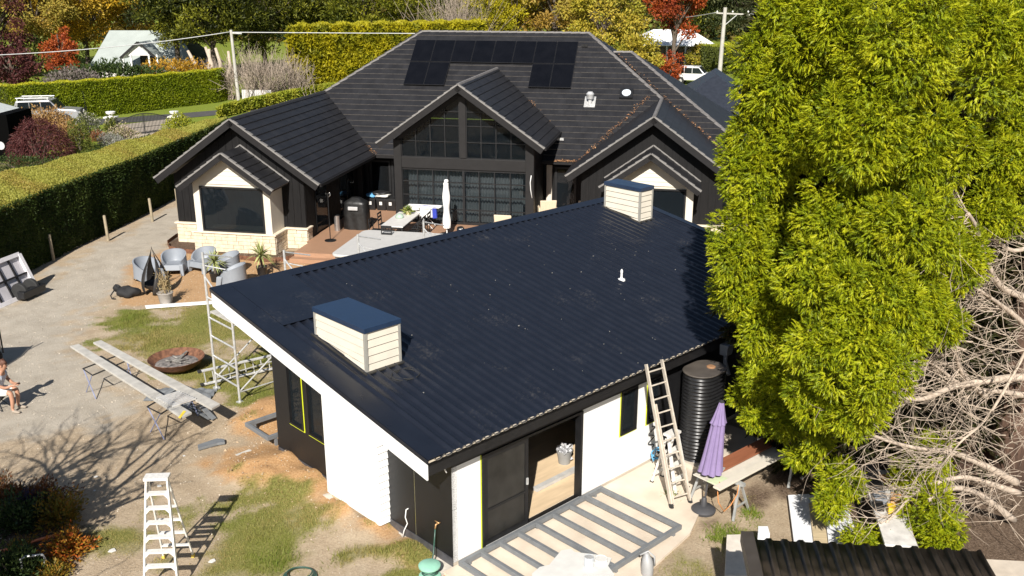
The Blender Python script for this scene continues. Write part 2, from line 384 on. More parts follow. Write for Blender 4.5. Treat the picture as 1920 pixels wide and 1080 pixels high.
def wall(name, mat, a0, b0, a1, b1, z0, z1=None, holes=(), parent=studio):
    """wall box in plan; top follows the roof when z1 is None; holes are (s0,s1,z0,z1) along its long side"""
    mb = MB(); along_b = abs(b1 - b0) > abs(a1 - a0); s0, s1 = (b0, b1) if along_b else (a0, a1)
    cuts = sorted({s0, s1, *[h[0] for h in holes], *[h[1] for h in holes]})
    def top(s): return (rz_(s) if along_b else rz_(max(b0, .0))) - .13 if z1 is None else z1
    def blk(p, q, za, zb, zb2):
        if along_b: mb.hexa([(a0, p, za), (a1, p, za), (a1, q, za), (a0, q, za), (a0, p, zb), (a1, p, zb), (a1, q, zb2), (a0, q, zb2)])
        else: mb.hexa([(p, b0, za), (q, b0, za), (q, b1, za), (p, b1, za), (p, b0, zb), (q, b0, zb), (q, b1, zb), (p, b1, zb)])
    for p, q in zip(cuts[:-1], cuts[1:]):
        hs = [h for h in holes if h[0] <= p + 1e-6 and h[1] >= q - 1e-6]
        if not hs: blk(p, q, z0, top(p), top(q)); continue
        h = hs[0]
        if h[2] > z0 + .01: blk(p, q, z0, h[2], h[2])
        blk(p, q, h[3], top(p), top(q))
    return mb.build(name, mat, parent)
# left side
wall('wall_panel', BLACK, 0, 3.78, .12, 6.1, .1, None, [(4.12, 4.72, 1.0, 2.34), (4.92, 5.5, 1.0, 2.4)])
wall('wall_panel', WH2, -.25, 1.93, .12, 3.74, .12, None)
wall('wall_panel', BLACK, 0, 1.115, .12, 1.9, .1, None)
wall('wall_panel', BLACK, 0, 0.0, .12, 1.085, .1, None)
MB().box(.02, 1.08, .12, .1, 1.12, 2.5).build('joint_strip', M('joint_tape', (.55, .56, .6), .5, col2=(.7, .6, .15), scale=3), studio)
for k in range(15):                       # weatherboard ends on the white bay
    z = .14 + k * .155
    MB().hexa([(-.25, 1.885, z), (.0, 1.885, z), (.0, 1.928, z), (-.25, 1.928, z), (-.25, 1.915, z + .15), (.0, 1.915, z + .15), (.0, 1.928, z + .15), (-.25, 1.928, z + .15)]).build('weatherboard', WH2, studio)
for b0, b1 in ((3.75, 6.1), (0, 1.92)):   # base flashing and footing
    MB().box(-.015, b0, -.02, -.002, b1, .2).build('base_flashing', M('dull_flashing', (.1, .1, .11), .45, .4, var=.3), studio)
MB().box(-.32, -.05, -.2, .0, 6.2, .03).build('footing', M('footing_concrete', (.55, .5, .43), .9, var=.3, scale=5, bump=.01, bscale=15), studio)
def window(parent, a0, a1, z0, z1, tape=True, axis='a', at=0., fr=.045, deep=.13, name='window', gl=None, mull=()):
    """framed pane; axis 'a' lies along a (front wall), 'b' along b (left wall)"""
    X = lambda s, d, z: (s, at + d, z) if axis == 'a' else (at + d, s, z)
    def bx(mb, s0, s1, za, zb, d0, d1):
        p, q = X(s0, d0, za), X(s1, d1, zb)
        mb.box(min(p[0], q[0]), min(p[1], q[1]), min(p[2], q[2]), max(p[0], q[0]), max(p[1], q[1]), max(p[2], q[2]))
    mb = MB()
    for s0, s1, za, zb in ((a0, a0 + fr, z0, z1), (a1 - fr, a1, z0, z1), (a0 + fr, a1 - fr, z0, z0 + fr), (a0 + fr, a1 - fr, z1 - fr, z1)): bx(mb, s0, s1, za, zb, -.03, deep - .03)
    for s in mull: bx(mb, s - .02, s + .02, z0 + fr, z1 - fr, -.01, .05)
    o = mb.build(name, BLACK, parent)
    g = MB(); bx(g, a0 + fr, a1 - fr, z0 + fr, z1 - fr, .03, .036); g.build('pane', gl or GLASS, o)
    if tape:
        t = MB()
        for s0, s1, za, zb in ((a0 - .03, a0 - .003, z0 - .03, z1), (a1 + .003, a1 + .03, z0 - .03, z1), (a0, a1, z0 - .033, z0 - .006)): bx(t, s0, s1, za, zb, -.007, -.001)
        t.build('masking_tape', YELTAPE, o)
    return o
window(studio, 4.12, 4.72, 1.0, 2.34, True, 'b'); window(studio, 4.92, 5.5, 1.0, 2.4, True, 'b')
# front
wall('wall_panel', WH2, .005, 0, .69, .12, .1, 1.19); wall('wall_panel', WH2, .005, 0, .69, .12, 1.197, 2.22)
wall('wall_panel', WH2, 3.47, 0, 6.02, .12, .1, 1.0, []); wall('wall_panel', WH2, 3.47, 0, 6.02, .12, 1.006, 2.22, [(4.67, 5.2, 1.05, 2.08), (5.56, 6.02, 1.02, 2.06)])
wall('wall_panel', BLACK, 6.03, 0, 8.4, .12, .1, 1.3); wall('wall_panel', BLACK, 6.03, 0, 8.4, .12, 1.306, 2.22)
wall('wall_panel', BLACK, 8.41, 0, 11.4, .12, .1, 2.22)
wall('wall_panel', BLACK, 11.28, .12, 11.4, 6.1, .1, None); wall('wall_panel', BLACK, .12, 5.98, 11.28, 6.1, .1, None)
MB().box(.0, -.015, 2.06, 11.4, .13, 2.5).build('head_beam', BLACK, studio)
window(studio, 4.67, 5.2, 1.05, 2.08, True, 'a'); window(studio, 5.56, 6.02, 1.02, 2.06, True, 'a')
wall('inner_wall', M('dark_frame_lining', (.1, .085, .07), .8, var=.3), 5.9, .14, 5.98, 5.95, .13, 2.6)
# sliding door
d = MB()
d.box(.71, -.04, .1, .77, .12, 2.05); d.box(3.39, -.04, .1, 3.45, .12, 2.05); d.box(.77, -.04, 2.0, 3.39, .12, 2.05); d.box(.71, -.1, .03, 3.45, .12, .1)
door = d.build('sliding_door', BLACK, studio)
lf = MB(); y0, y1 = -.01, .03
lf.box(.78, y0, .11, .86, y1, 1.99); lf.box(1.84, y0, .11, 1.92, y1, 1.99); lf.box(.86, y0, .11, 1.84, y1, .22); lf.box(.86, y0, 1.91, 1.84, y1, 1.99); lf.box(.86, y0, .82, 1.84, y1, .87)
leaf = lf.build('door_leaf', BLACK, door)
MB().box(.86, .005, .22, 1.84, .012, 1.91).build('screen_pane', M('insect_screen', (.02, .019, .017), .4, var=.5, scale=3), door)
MB().box(1.86, -.04, 1.0, 1.9, -.012, 1.14).build('door_handle', GALV, door)
t = MB(); t.box(.693, -.012, .1, .708, -.004, 2.1); t.box(3.452, -.012, .1, 3.468, -.004, 2.05); t.build('masking_tape', YELTAPE, door)
MB().box(.77, -.09, .101, 3.39, -.02, .125).build('door_track', GALV, door)
# roof ---------------------------------------------------------------
def roofmat(name, col, rough, spec):
    m = M(name, col, rough, 0, var=.1, scale=3, spec=spec, coat=.0); n = m.node_tree; b = n.nodes['Principled BSDF']; src = b.inputs['Base Color'].links[0].from_socket
    tc = n.nodes.new('ShaderNodeTexCoord'); big = n.nodes.new('ShaderNodeTexNoise'); big.inputs['Scale'].default_value = .9; sm_ = n.nodes.new('ShaderNodeTexNoise'); sm_.inputs['Scale'].default_value = 16; sm_.inputs['Detail'].default_value = 8; sm_.inputs['Roughness'].default_value = .75
    for q in (big, sm_): n.links.new(tc.outputs['Object'], q.inputs['Vector'])
    mu = n.nodes.new('ShaderNodeMath'); mu.operation = 'MULTIPLY'; n.links.new(big.outputs['Fac'], mu.inputs[0]); n.links.new(sm_.outputs['Fac'], mu.inputs[1])
    rp = n.nodes.new('ShaderNodeMapRange'); rp.inputs['From Min'].default_value = .335; rp.inputs['From Max'].default_value = .46; rp.inputs['To Max'].default_value = .38; n.links.new(mu.outputs[0], rp.inputs['Value'])
    mx = n.nodes.new('ShaderNodeMix'); mx.data_type = 'RGBA'; mx.inputs['B'].default_value = (.085, .08, .075, 1); n.links.new(rp.outputs[0], mx.inputs['Factor']); n.links.new(src, mx.inputs['A']); n.links.new(mx.outputs['Result'], b.inputs['Base Color']); return m
ROOF = roofmat('corrugated_steel', (.0105, .013, .0205), .3, .5)
def corrugated(a0, a1, b0, b1, wl, amp, zf, thick=.004, flat=0., per=8):
    mb = MB(); n = int((a1 - a0) / wl * per); A = [a0 + (a1 - a0) * i / n for i in range(n + 1)]
    def z(a, b):
        k = 0 if a < a0 + flat else 1
        return zf(b) + k * amp * (.5 + .5 * math.cos(2 * math.pi * (a - a0) / wl)) ** 2.6
    rows = [b0 + (b1 - b0) * j / 6 for j in range(7)]
    for t in (0, 1):
        for b in rows:
            for a in A: mb.v.append((a, b, z(a, b) - t * thick))
    W = n + 1; R = len(rows)
    for j in range(R - 1):
        for i in range(n):
            p = j * W + i; mb.f.append((p, p + 1, p + 1 + W, p + W)); mb.m.append(0)
            q = p + R * W; mb.f.append((q, q + W, q + 1 + W, q + 1)); mb.m.append(0)
    for i in range(n):
        p = i; q = i + R * W; mb.f.append((p, q, q + 1, p + 1)); mb.m.append(1)
        p = (R - 1) * W + i; q = p + R * W; mb.f.append((p, p + 1, q + 1, q)); mb.m.append(0)
    return mb
roof = corrugated(RA0 + .12, RA1, RB0 - .05, RB1, .225, .052, rz_, .02, per=14).build('roof', [ROOF, M('cut_sheet_edge', (.16, .15, .135), .5, .3, var=.2)], studio, smooth=50)
mb = MB(); b0, b1 = RB0 - .0, RB1 - .02
mb.hexa([(RA0 + .03, b0, rz_(b0) - .11), (RA1 - .03, b0, rz_(b0) - .11), (RA1 - .03, b1, rz_(b1) - .11), (RA0 + .03, b1, rz_(b1) - .11), (RA0 + .03, b0, rz_(b0) - .025), (RA1 - .03, b0, rz_(b0) - .025), (RA1 - .03, b1, rz_(b1) - .025), (RA0 + .03, b1, rz_(b1) - .025)])
mb.build('roof_deck', BLACK, studio)
def slope_strip(name, a0, a1, b0, b1, h0, h1, mat, parent=studio, bev=0):
    return MB().hexa([(a0, b0, rz_(b0) + h0), (a1, b0, rz_(b0) + h0), (a1, b1, rz_(b1) + h0), (a0, b1, rz_(b1) + h0), (a0, b0, rz_(b0) + h1), (a1, b0, rz_(b0) + h1), (a1, b1, rz_(b1) + h1), (a0, b1, rz_(b1) + h1)]).build(name, mat, parent, bevel=bev)
slope_strip('fascia', RA0, RA0 + .03, RB0 - .0, RB1, -.36, .0, WHITE)
slope_strip('barge_capping', RA0 - .02, RA0 + .42, RB0 - .05, RB1 + .02, .054, .061, ROOF)
slope_strip('barge_capping', RA0 - .025, RA0 - .004, RB0 - .05, RB1 + .02, -.02, .061, ROOF)
slope_strip('cover_sheet', RA0 + .43, 1.05, RB1 - 2.2, RB1 - .05, .054, .061, ROOF)
slope_strip('barge_capping', RA1 - .2, RA1 + .03, RB0 - .05, RB1 + .02, .054, .063, ROOF)
slope_strip('fascia', RA1 - .03, RA1, RB0, RB1, -.27, .0, BLACK)
MB().box(RA0 + .03, RB0 - .03, 2.575, RA1 - .03, RB0 - .002, 2.6).build('eave_strip', M('beige_strip', (.55, .48, .38), .6, var=.15, scale=9), studio)
MB().box(RA0 + .03, RB0 - .0, 2.31, RA1 - .03, RB0 + .03, 2.565).build('front_fascia', BLACK, studio)
MB().box(RA0 + .03, RB1 - .04, rz_(RB1) - .3, RA1 - .03, RB1, rz_(RB1) - .03).build('back_fascia', BLACK, studio)
MB().hexa([(RA0 + .03, RB0 + .03, 2.32), (RA1 - .03, RB0 + .03, 2.32), (RA1 - .03, -.02, 2.32), (RA0 + .03, -.02, 2.32), (RA0 + .03, RB0 + .03, 2.335), (RA1 - .03, RB0 + .03, 2.335), (RA1 - .03, -.02, 2.335), (RA0 + .03, -.02, 2.335)]).build('soffit', BLACK, studio)
slope_strip('soffit', RA0 + .03, -.0, RB0 + .03, RB1 - .05, -.24, -.225, BLACK)
rc = MB(); z1 = rz_(RB1)
rc.hexa([(RA0, RB1 - .24, rz_(RB1 - .24) + .04), (RA1, RB1 - .24, rz_(RB1 - .24) + .04), (RA1, RB1 + .03, z1 + .06), (RA0, RB1 + .03, z1 + .06), (RA0, RB1 - .24, rz_(RB1 - .24) + .05), (RA1, RB1 - .24, rz_(RB1 - .24) + .05), (RA1, RB1 + .03, z1 + .068), (RA0, RB1 + .03, z1 + .068)])
rc.box(RA0, RB1 + .03, z1 - .12, RA1, RB1 + .038, z1 + .058)
rc.build('ridge_capping', M('capping_steel', (.01, .013, .022), .4, spec=.5), studio)
rg_ = np.random.default_rng(3); fk = MB()      # screws and scraps left on the sheets
for i in range(100):
    a, b = rg_.uniform(RA0 + .3, 11), rg_.uniform(RB0, RB1 - .3); r = rg_.uniform(.003, .008) * (2.0 if i % 9 == 0 else 1); z = rz_(b) + .03
    fk.box(a - r, b - r * .7, z - .01, a + r, b + r * .7, z + .006)
fk.build('roof_scraps', M('scrap', (.25, .24, .22), .7, var=.4, scale=2), studio)['kind'] = 'stuff'
def chimney(a0, a1, b0, b1, ztop, label):
    zb = rz_(b0) - .02
    c = MB().hexa([(a0 + .02, b0 + .02, rz_(b0) - .02), (a1 - .02, b0 + .02, rz_(b0) - .02), (a1 - .02, b1 - .02, rz_(b1) - .02), (a0 + .02, b1 - .02, rz_(b1) - .02), (a0 + .02, b0 + .02, ztop - .1), (a1 - .02, b0 + .02, ztop - .1), (a1 - .02, b1 - .02, ztop - .1), (a0 + .02, b1 - .02, ztop - .1)]).build('chimney', CREAM, studio)
    c['label'] = label
    n = 5; h = .165; top = ztop - .1
    for k in range(7):
        z1 = top - k * h; z0 = z1 - h + .014
        # left and right sides follow the slope of the roof at the bottom
        for (x0, x1) in ((a0 - .008, a0 + .018), (a1 - .018, a1 + .008)):
            zz0 = max(z0, rz_(b0) + .03); zz1 = max(z0, rz_(b1) + .03)
            if z1 <= zz0 + .02: continue
            if z1 > zz1 + .01:
                out = x0 if x0 < a0 else x1; s = -.012 if x0 < a0 else .012
                P = [(x0, b0, zz0), (x1, b0, zz0), (x1, b1, zz1), (x0, b1, zz1), (x0, b0, z1), (x1, b0, z1), (x1, b1, z1), (x0, b1, z1)]
            else:
                be = b0 + (z1 - rz_(b0) - .04) / SLP
                P = [(x0, b0, zz0), (x1, b0, zz0), (x1, be, z1 - .005), (x0, be, z1 - .005), (x0, b0, z1), (x1, b0, z1), (x1, be, z1), (x0, be, z1)]
            i = 0
            P = [((p[0] - .022 if x0 < a0 and j < 4 and abs(p[0] - x0) < 1e-6 else p[0] + .022 if x0 > a0 and j < 4 and abs(p[0] - x1) < 1e-6 else p[0]), p[1], p[2]) for j, p in enumerate(P)]
            MB().hexa(P).build('weatherboard', CREAM, c)
        for (y0, y1, zr) in ((b0 - .008, b0 + .018, rz_(b0)), (b1 - .018, b1 + .008, rz_(b1))):
            zz = max(z0, zr + .03)
            if z1 <= zz + .02: continue
            f = y0 < b0
            MB().hexa([(a0, y0 - (.022 if f else 0), zz), (a1, y0 - (.022 if f else 0), zz), (a1, y1 + (0 if f else .022), zz), (a0, y1 + (0 if f else .022), zz), (a0, y0, z1), (a1, y0, z1), (a1, y1, z1), (a0, y1, z1)]).build('weatherboard', CREAM, c)
    tr = M('corner_trim_grey', (.3, .29, .26), .5, var=.08)
    for a, b in ((a0, b0), (a1, b0), (a0, b1), (a1, b1)):
        MB().box(a - .04 if a == a0 else a - .018, b - .04 if b == b0 else b - .018, rz_(b) + .02, a + .018 if a == a0 else a + .04, b + .018 if b == b0 else b + .04, top).build('corner_trim', tr, c)
    MB().box(a0 - .055, b0 - .055, top, a1 + .055, b1 + .055, ztop).build('chimney_cap', M('cap_steel', (.012, .028, .065), .35, spec=.6), c, bevel=.006)
    fm = M('dark_flashing', (.035, .033, .03), .4, .2, var=.2)
    e = .1
    for (x0, x1, y0, y1) in ((a0 - e, a1 + e, b0 - e, b0 - .012), (a0 - e, a1 + e, b1 + .012, b1 + e), (a0 - e, a0 - .012, b0, b1), (a1 + .012, a1 + e, b0, b1)):
        slope_strip('flashing', x0, x1, y0, y1, .02, .045, fm, c)
chimney(.04, .81, 2.51, 4.2, 4.02, 'cream weatherboard chimney box with blue black cap nearest the front')
chimney(11.63, 12.15, 5.24, 6.52, 4.58, 'cream weatherboard chimney box with blue black cap near the far ridge')
vp = MB(); vb = rz_(2.81); vp.lathe([(.1, .0), (.09, .04), (.04, .06), (.027, .08), (.027, .2), (.032, .2), (.034, .25), (.015, .29)], 14, (7.96, 2.81, vb + .015)); vp.build('vent_pipe', WHITEPL, studio, smooth=40)
lead = MB()                                # loose lead on the roof by the front chimney
pts = [SW(0, 0)] and [(.55 + .28 * math.cos(t) + .1 * t / 6, 2.05 + .2 * math.sin(t), rz_(2.05 + .2 * math.sin(t)) + .035) for t in np.linspace(0, 11, 50)]
lead.tube(pts, .008, 6); wl = lead.build('roof_lead', RUBBER); wl.location = (SC.x, SC.y, 0); wl.rotation_euler = (0, 0, SRZ); tag(wl, 'thin black lead coiled on the dark roof below the front chimney', 'cable')
rh = MB(); rh.hexa([(7.72, -.52, 2.16), (7.94, -.52, 2.16), (7.94, -.34, 2.16), (7.72, -.34, 2.16), (7.7, -.56, 2.42), (7.96, -.56, 2.42), (7.96, -.34, 2.42), (7.7, -.34, 2.42)])
rh.build('rain_head', GREYPL, studio); MB().tube([(7.83, -.43, 2.16), (7.83, -.43, 1.98), (7.78, -.55, 1.78), (7.76, -.6, 1.72)], .05, 12).build('downpipe', GREYPL, studio, smooth=40)
# tap, cables on the left wall
tp = MB(); tp.tube([(.0, .35, .8), (-.1, .35, .8), (-.12, .35, .72)], .016, 8); tp.tube([(-.07, .29, .84), (-.07, .41, .84)], .012, 6); tp.tube([(-.07, .35, .8), (-.07, .35, .84)], .01, 6)
tp.build('garden_tap', M('brass', (.5, .3, .14), .4, .6), studio, smooth=True)
MB().tube([(.0, 1.3, .68), (-.04, 1.32, .66), (-.06, 1.33, .5), (-.03, 1.31, .36), (-.08, 1.36, .2), (-.1, 1.38, .06)], .012, 6).build('cable_tail', WHITEPL, studio, smooth=True)
MB().tube([(-.28, -.12, 2.3), (-.31, -.16, 2.26), (-.27, -.2, 2.15)], .012, 6).build('cable_tail', WHITEPL, studio, smooth=True)
ho = MB(); ho.tube([(-.12, .35, .71), (-.16, .34, .45), (-.22, .3, .25), (-.42, .15, .1), (-.62, -.1, .05), (-.8, -.2, .04)], .014, 6)
h_ = ho.build('garden_hose', M('hose_green', (.03, .08, .06), .4), None, smooth=True); h_.location = (SC.x, SC.y, 0); h_.rotation_euler = (0, 0, SRZ); tag(h_, 'dark green hose running down from the brass tap', 'hose')
# paving slab in front of the studio
pv = MB(); pv.prism([(-.25, -.01, -.06), (-.25, -2.75, -.06), (1.2, -2.75, -.06), (4.05, -2.35, -.06), (5.0, -1.95, -.06), (5.6, -1.55, -.06), (8.6, -1.4, -.06), (8.6, -.01, -.06)][::-1], (0, 0, .1))
pvo = pv.build('paving', M('patio_concrete', (.62, .52, .41), .85, var=.14, scale=1.3, bump=.003, bscale=30, col2=(.72, .62, .5)), None); pvo.location = (SC.x, SC.y, 0); pvo.rotation_euler = (0, 0, SRZ); pvo['kind'] = 'structure'
# steel deck frames
def frame(name, label, a0, a1, b0, b1, z, n):
    t = thing(name, label, 'steel frame', (SC.x, SC.y, 0), SRZ)
    w_ = .075
    MB().box(a0, b1 - w_, z, a1, b1, z + .1).build('rail', STEEL, t, bevel=.006); MB().box(a0, b0, z, a1, b0 + w_, z + .1).build('rail', STEEL, t, bevel=.006)
    for k in range(n):
        a = a0 + (a1 - a0 - w_) * k / (n - 1); MB().box(a, b0 + w_ + .001, z + .002, a + w_, b1 - w_ - .001, z + .098).build('joist', STEEL, t, bevel=.006)
    for a in (a0 + .2, (a0 + a1) / 2, a1 - .25):
        for b in (b0 + .04, b1 - .04): MB().box(a, b - .03, -.05, a + .06, b + .03, z).build('foot', STEEL, t)
    return t
frame('deck_frame', 'grey steel deck frame with many joists laid before the sliding door', .02, 3.95, -2.22, -.12, .1, 9)
frame('deck_frame', 'small grey steel frame sticking out behind the far left corner of the studio', -.08, 2.4, 6.45, 7.5, .22, 4)
# ------------------------------------------------------------------ the main house (local axes X, Y into depth, Z)
HO = G(340, 452); HD = Vector(ray(1336, -40)[:2]).normalized(); HX = Vector((HD.y, -HD.x)); HRZ = math.atan2(HX.y, HX.x)
def HWd(X, Y, Z=0.): return Vector((HO.x + HX.x * X + HD.x * Y, HO.y + HX.y * X + HD.y * Y, Z))
house = thing('house', 'large black gabled house with dark tiled roof, solar panels and glazed central gable', 'house', (HO.x, HO.y, 0), HRZ)
def tilemat():
    m = bpy.data.materials.new('roof_tile'); m.use_nodes = True; n = m.node_tree; b = n.nodes['Principled BSDF']
    uv = n.nodes.new('ShaderNodeUVMap'); uv.uv_map = 'UVMap'
    br = n.nodes.new('ShaderNodeTexBrick'); br.inputs['Scale'].default_value = 1; br.inputs['Brick Width'].default_value = .33; br.inputs['Row Height'].default_value = .34
    br.inputs['Mortar Size'].default_value = .008; br.inputs['Color1'].default_value = (.0145, .0145, .0165, 1); br.inputs['Color2'].default_value = (.017, .017, .019, 1); br.inputs['Mortar'].default_value = (.013, .0125, .013, 1); br.offset = .5
    n.links.new(uv.outputs[0], br.inputs['Vector'])
    tc = n.nodes.new('ShaderNodeTexCoord'); nz = n.nodes.new('ShaderNodeTexNoise'); nz.inputs['Scale'].default_value = 2.2; nz.inputs['Detail'].default_value = 7
    n.links.new(tc.outputs['Object'], nz.inputs['Vector'])
    rp = n.nodes.new('ShaderNodeValToRGB'); rp.color_ramp.elements[0].position = .35; rp.color_ramp.elements[0].color = (.75, .75, .78, 1); rp.color_ramp.elements[1].position = .7; rp.color_ramp.elements[1].color = (1.3, 1.28, 1.26, 1)
    n.links.new(nz.outputs['Fac'], rp.inputs[0])
    mx = n.nodes.new('ShaderNodeMix'); mx.data_type = 'RGBA'; mx.blend_type = 'MULTIPLY'; mx.inputs['Factor'].default_value = 1
    n.links.new(br.outputs['Color'], mx.inputs['A']); n.links.new(rp.outputs[0], mx.inputs['B']); n.links.new(mx.outputs['Result'], b.inputs['Base Color'])
    b.inputs['Roughness'].default_value = .55; b.inputs['Specular IOR Level'].default_value = .4
    bp = n.nodes.new('ShaderNodeBump'); bp.inputs['Distance'].default_value = .004; bp.invert = True; n.links.new(br.outputs['Fac'], bp.inputs['Height']); n.links.new(bp.outputs[0], b.inputs['Normal'])
    return m
TILE = tilemat(); BUTT = M('tile_butt', (.17, .155, .145), .8, var=.3, scale=9); TRIM = M('barge_trim', (.19, .18, .17), .7, var=.2, scale=8)
FASC = M('charcoal_fascia', (.0135, .0125, .013), .55, spec=.3, var=.12); CHAR = M('charcoal_frame', (.016, .015, .015), .55, spec=.3, var=.1)
def clip(poly, t, keep_above):
    out = []; k = len(poly)
    for i in range(k):
        a, b = poly[i], poly[(i + 1) % k]; ia = (a[1] >= t) == keep_above or abs(a[1] - t) < 1e-9; ib = (b[1] >= t) == keep_above or abs(b[1] - t) < 1e-9
        if ia: out.append(a)
        if ia != ib:
            f = (t - a[1]) / (b[1] - a[1]); out.append((a[0] + (b[0] - a[0]) * f, t))
    return out
def roof_plane(o, sd, td, polys3, name='roof_slope', parent=house, gauge=.34, step=.034, base=True):
    """courses of tiles on a plane through o; sd along the eave, td up the slope; polys3 convex outlines (3D points)"""
    o = Vector(o); sd = Vector(sd).normalized(); td = Vector(td).normalized(); nn = sd.cross(td)
    deck = MB(); P2 = []
    for p3 in polys3:
        p2 = [((Vector(p) - o).dot(sd), (Vector(p) - o).dot(td)) for p in p3]
        ar = sum(p2[i][0] * p2[(i + 1) % len(p2)][1] - p2[(i + 1) % len(p2)][0] * p2[i][1] for i in range(len(p2)))
        if ar < 0: p2 = p2[::-1]
        P2.append(p2); deck.prism([o + sd * s + td * t - nn * .09 for s, t in p2], nn * .085)
    root = deck.build(name, FASC, parent)
    for p2 in P2:
        t0 = min(t for s, t in p2); t1 = max(t for s, t in p2); k = math.floor(t0 / gauge + 1e-6)
        while k * gauge < t1 - .02:
            a, b = max(k * gauge, t0), min((k + 1) * gauge, t1); q = clip(clip(p2, a + 1e-6, True), b - 1e-6, False); k += 1
            if len(q) < 3: continue
            mb = MB(); hh = lambda t: .006 + step * (1 - (t - (k - 1) * gauge) / gauge)
            top = [o + sd * s + td * t + nn * hh(t) for s, t in q]; m = len(q)
            mb.v = [tuple(p) for p in top] + [tuple(o + sd * s + td * t - nn * .002) for s, t in q]; mb.uv = [(s, t) for s, t in q] * 2
            mb.f.append(tuple(range(m))); mb.m.append(0)
            for i in range(m):
                j = (i + 1) % m; low = abs(q[i][1] - a) < 1e-4 and abs(q[j][1] - a) < 1e-4
                mb.f.append((i, i + m, j + m, j)); mb.m.append(1 if low else 0)
            mb.build('tile_course', [TILE, BUTT], root)
    return root
PM = math.atan(.8); cm, sm = math.cos(PM), math.sin(PM)
EZ, EY = 2.75, 6.05; RY, RZm = 12.4, 2.75 + .8 * 6.35
zm = lambda Y: EZ + .8 * (Y - EY)
mp = lambda X, Y: (X, Y, zm(Y))
LWX, LWZ, LWE = 2.95, 5.16, 6.4          # left wing ridge, right eave
CGX, CGZ, CGE, CGEZ = 11.1, 6.27, 3.5, 3.83
RWX, RWZ, RWE = 18.94, 5.2, 3.39
yl = EY + (LWZ - EZ) / .8; yc_ = EY + (CGZ - EZ) / .8; yr_ = EY + (RWZ - EZ) / .8; yk = EY + 1.9
xv = lambda Y: LWE + (LWX - LWE) * (Y - EY) / (yl - EY); xv2 = lambda Y: RWX - RWE + RWE * (Y - EY) / (yr_ - EY)
gv = lambda X: EY + (CGZ - (CGZ - CGEZ) / CGE * abs(X - CGX) - EZ) / .8
yk = gv(8.2)
main = roof_plane((0, EY, EZ), (1, 0, 0), (0, cm, sm), [
    [mp(LWE, EY), mp(8.2, EY), mp(8.2, yk), mp(xv(yk), yk)],
    [mp(xv(yk), yk), mp(8.2, yk), mp(CGX, yc_), mp(CGX, RY), mp(6.9, RY), mp(LWX, yl)],
    [mp(14.0, EY), mp(RWX - RWE, EY), mp(xv2(yk), yk), mp(14.0, yk)],
    [mp(14.0, yk), mp(xv2(yk), yk), mp(RWX, yr_), mp(15.2, RY), mp(CGX, RY), mp(CGX, yc_)]])
pw = math.atan((LWZ - EZ) / (LWE - LWX)); c_, s_ = math.cos(pw), math.sin(pw)
roof_plane((LWE, 0, EZ), (0, 1, 0), (-c_, 0, s_), [[(LWE, -.55, EZ), (LWE, EY, EZ), (LWX, yl, LWZ), (LWX, -.55, LWZ)]])
LX0 = LWX - (LWE - LWX)
roof_plane((LX0, 0, EZ), (0, -1, 0), (c_, 0, s_), [[(LX0, -.55, EZ), (LWX, -.55, LWZ), (LWX, yl, LWZ), (LX0, yl, EZ)], [(LX0, yl, EZ), (LWX, yl, LWZ), (6.9, RY, RZm), (LX0, 18.75, EZ)]])
pg = math.atan((CGZ - CGEZ) / CGE); c_, s_ = math.cos(pg), math.sin(pg)
roof_plane((CGX + CGE, 0, CGEZ), (0, 1, 0), (-c_, 0, s_), [[(CGX + CGE, 3.05, CGEZ), (CGX + CGE, gv(CGX + CGE), CGEZ), (CGX, yc_, CGZ), (CGX, 3.05, CGZ)]])
roof_plane((CGX - CGE, 0, CGEZ), (0, -1, 0), (c_, 0, s_), [[(CGX - CGE, 3.05, CGEZ), (CGX - CGE, gv(CGX - CGE), CGEZ), (CGX, yc_, CGZ), (CGX, 3.05, CGZ)]])
pr_ = math.atan((RWZ - EZ) / RWE); c_, s_ = math.cos(pr_), math.sin(pr_); yb2 = 6.7; y2r = yb2 + (RWZ - EZ) / .8
roof_plane((RWX - RWE, 0, EZ), (0, -1, 0), (c_, 0, s_), [[(RWX - RWE, 3.05, EZ), (RWX - RWE, EY, EZ), (RWX, yr_, RWZ), (RWX, 3.05, RWZ)]])
roof_plane((RWX + RWE, 0, EZ), (0, 1, 0), (-c_, 0, s_), [[(RWX + RWE, 3.05, EZ), (RWX + RWE, yb2, EZ), (RWX, y2r, RWZ), (RWX, 3.05, RWZ)]])
ph = math.atan(.709); c_, s_ = math.cos(ph), math.sin(ph); zh = lambda X: RZm - .709 * (X - 15.2); xe = 15.2 + (RZm - EZ) / .709
roof_plane((xe, 0, EZ), (0, 1, 0), (-c_, 0, s_), [[(15.2, RY, RZm), (RWX, yr_, zh(RWX)), (RWX + .05, y2r + .1, zh(RWX + .05)), (16.44, 12.02, zh(16.44)), (16.44, 13.6, zh(16.44))]])
z2 = lambda Y: EZ + .8 * (Y - yb2); q2 = lambda X, Y: (X, Y, z2(Y)); y2 = 12.01
roof_plane((0, yb2, EZ), (1, 0, 0), (0, cm, sm), [[q2(RWX + RWE, yb2), q2(23.6, yb2), q2(17.3, y2), q2(16.44, y2), q2(RWX, y2r)]])
zr2 = z2(y2); p3 = math.atan((zr2 - EZ) / 6.3); c_, s_ = math.cos(p3), math.sin(p3)
roof_plane((23.6, 0, EZ), (0, 1, 0), (-c_, 0, s_), [[(23.6, yb2, EZ), (23.6, 17.3, EZ), (17.3, y2, zr2)]])
roof_plane((0, 18.75, EZ), (-1, 0, 0), (0, -cm, sm), [[(LX0, 18.75, EZ), (xe, 18.75, EZ), (15.2, RY, RZm), (6.9, RY, RZm)]], gauge=1.4)
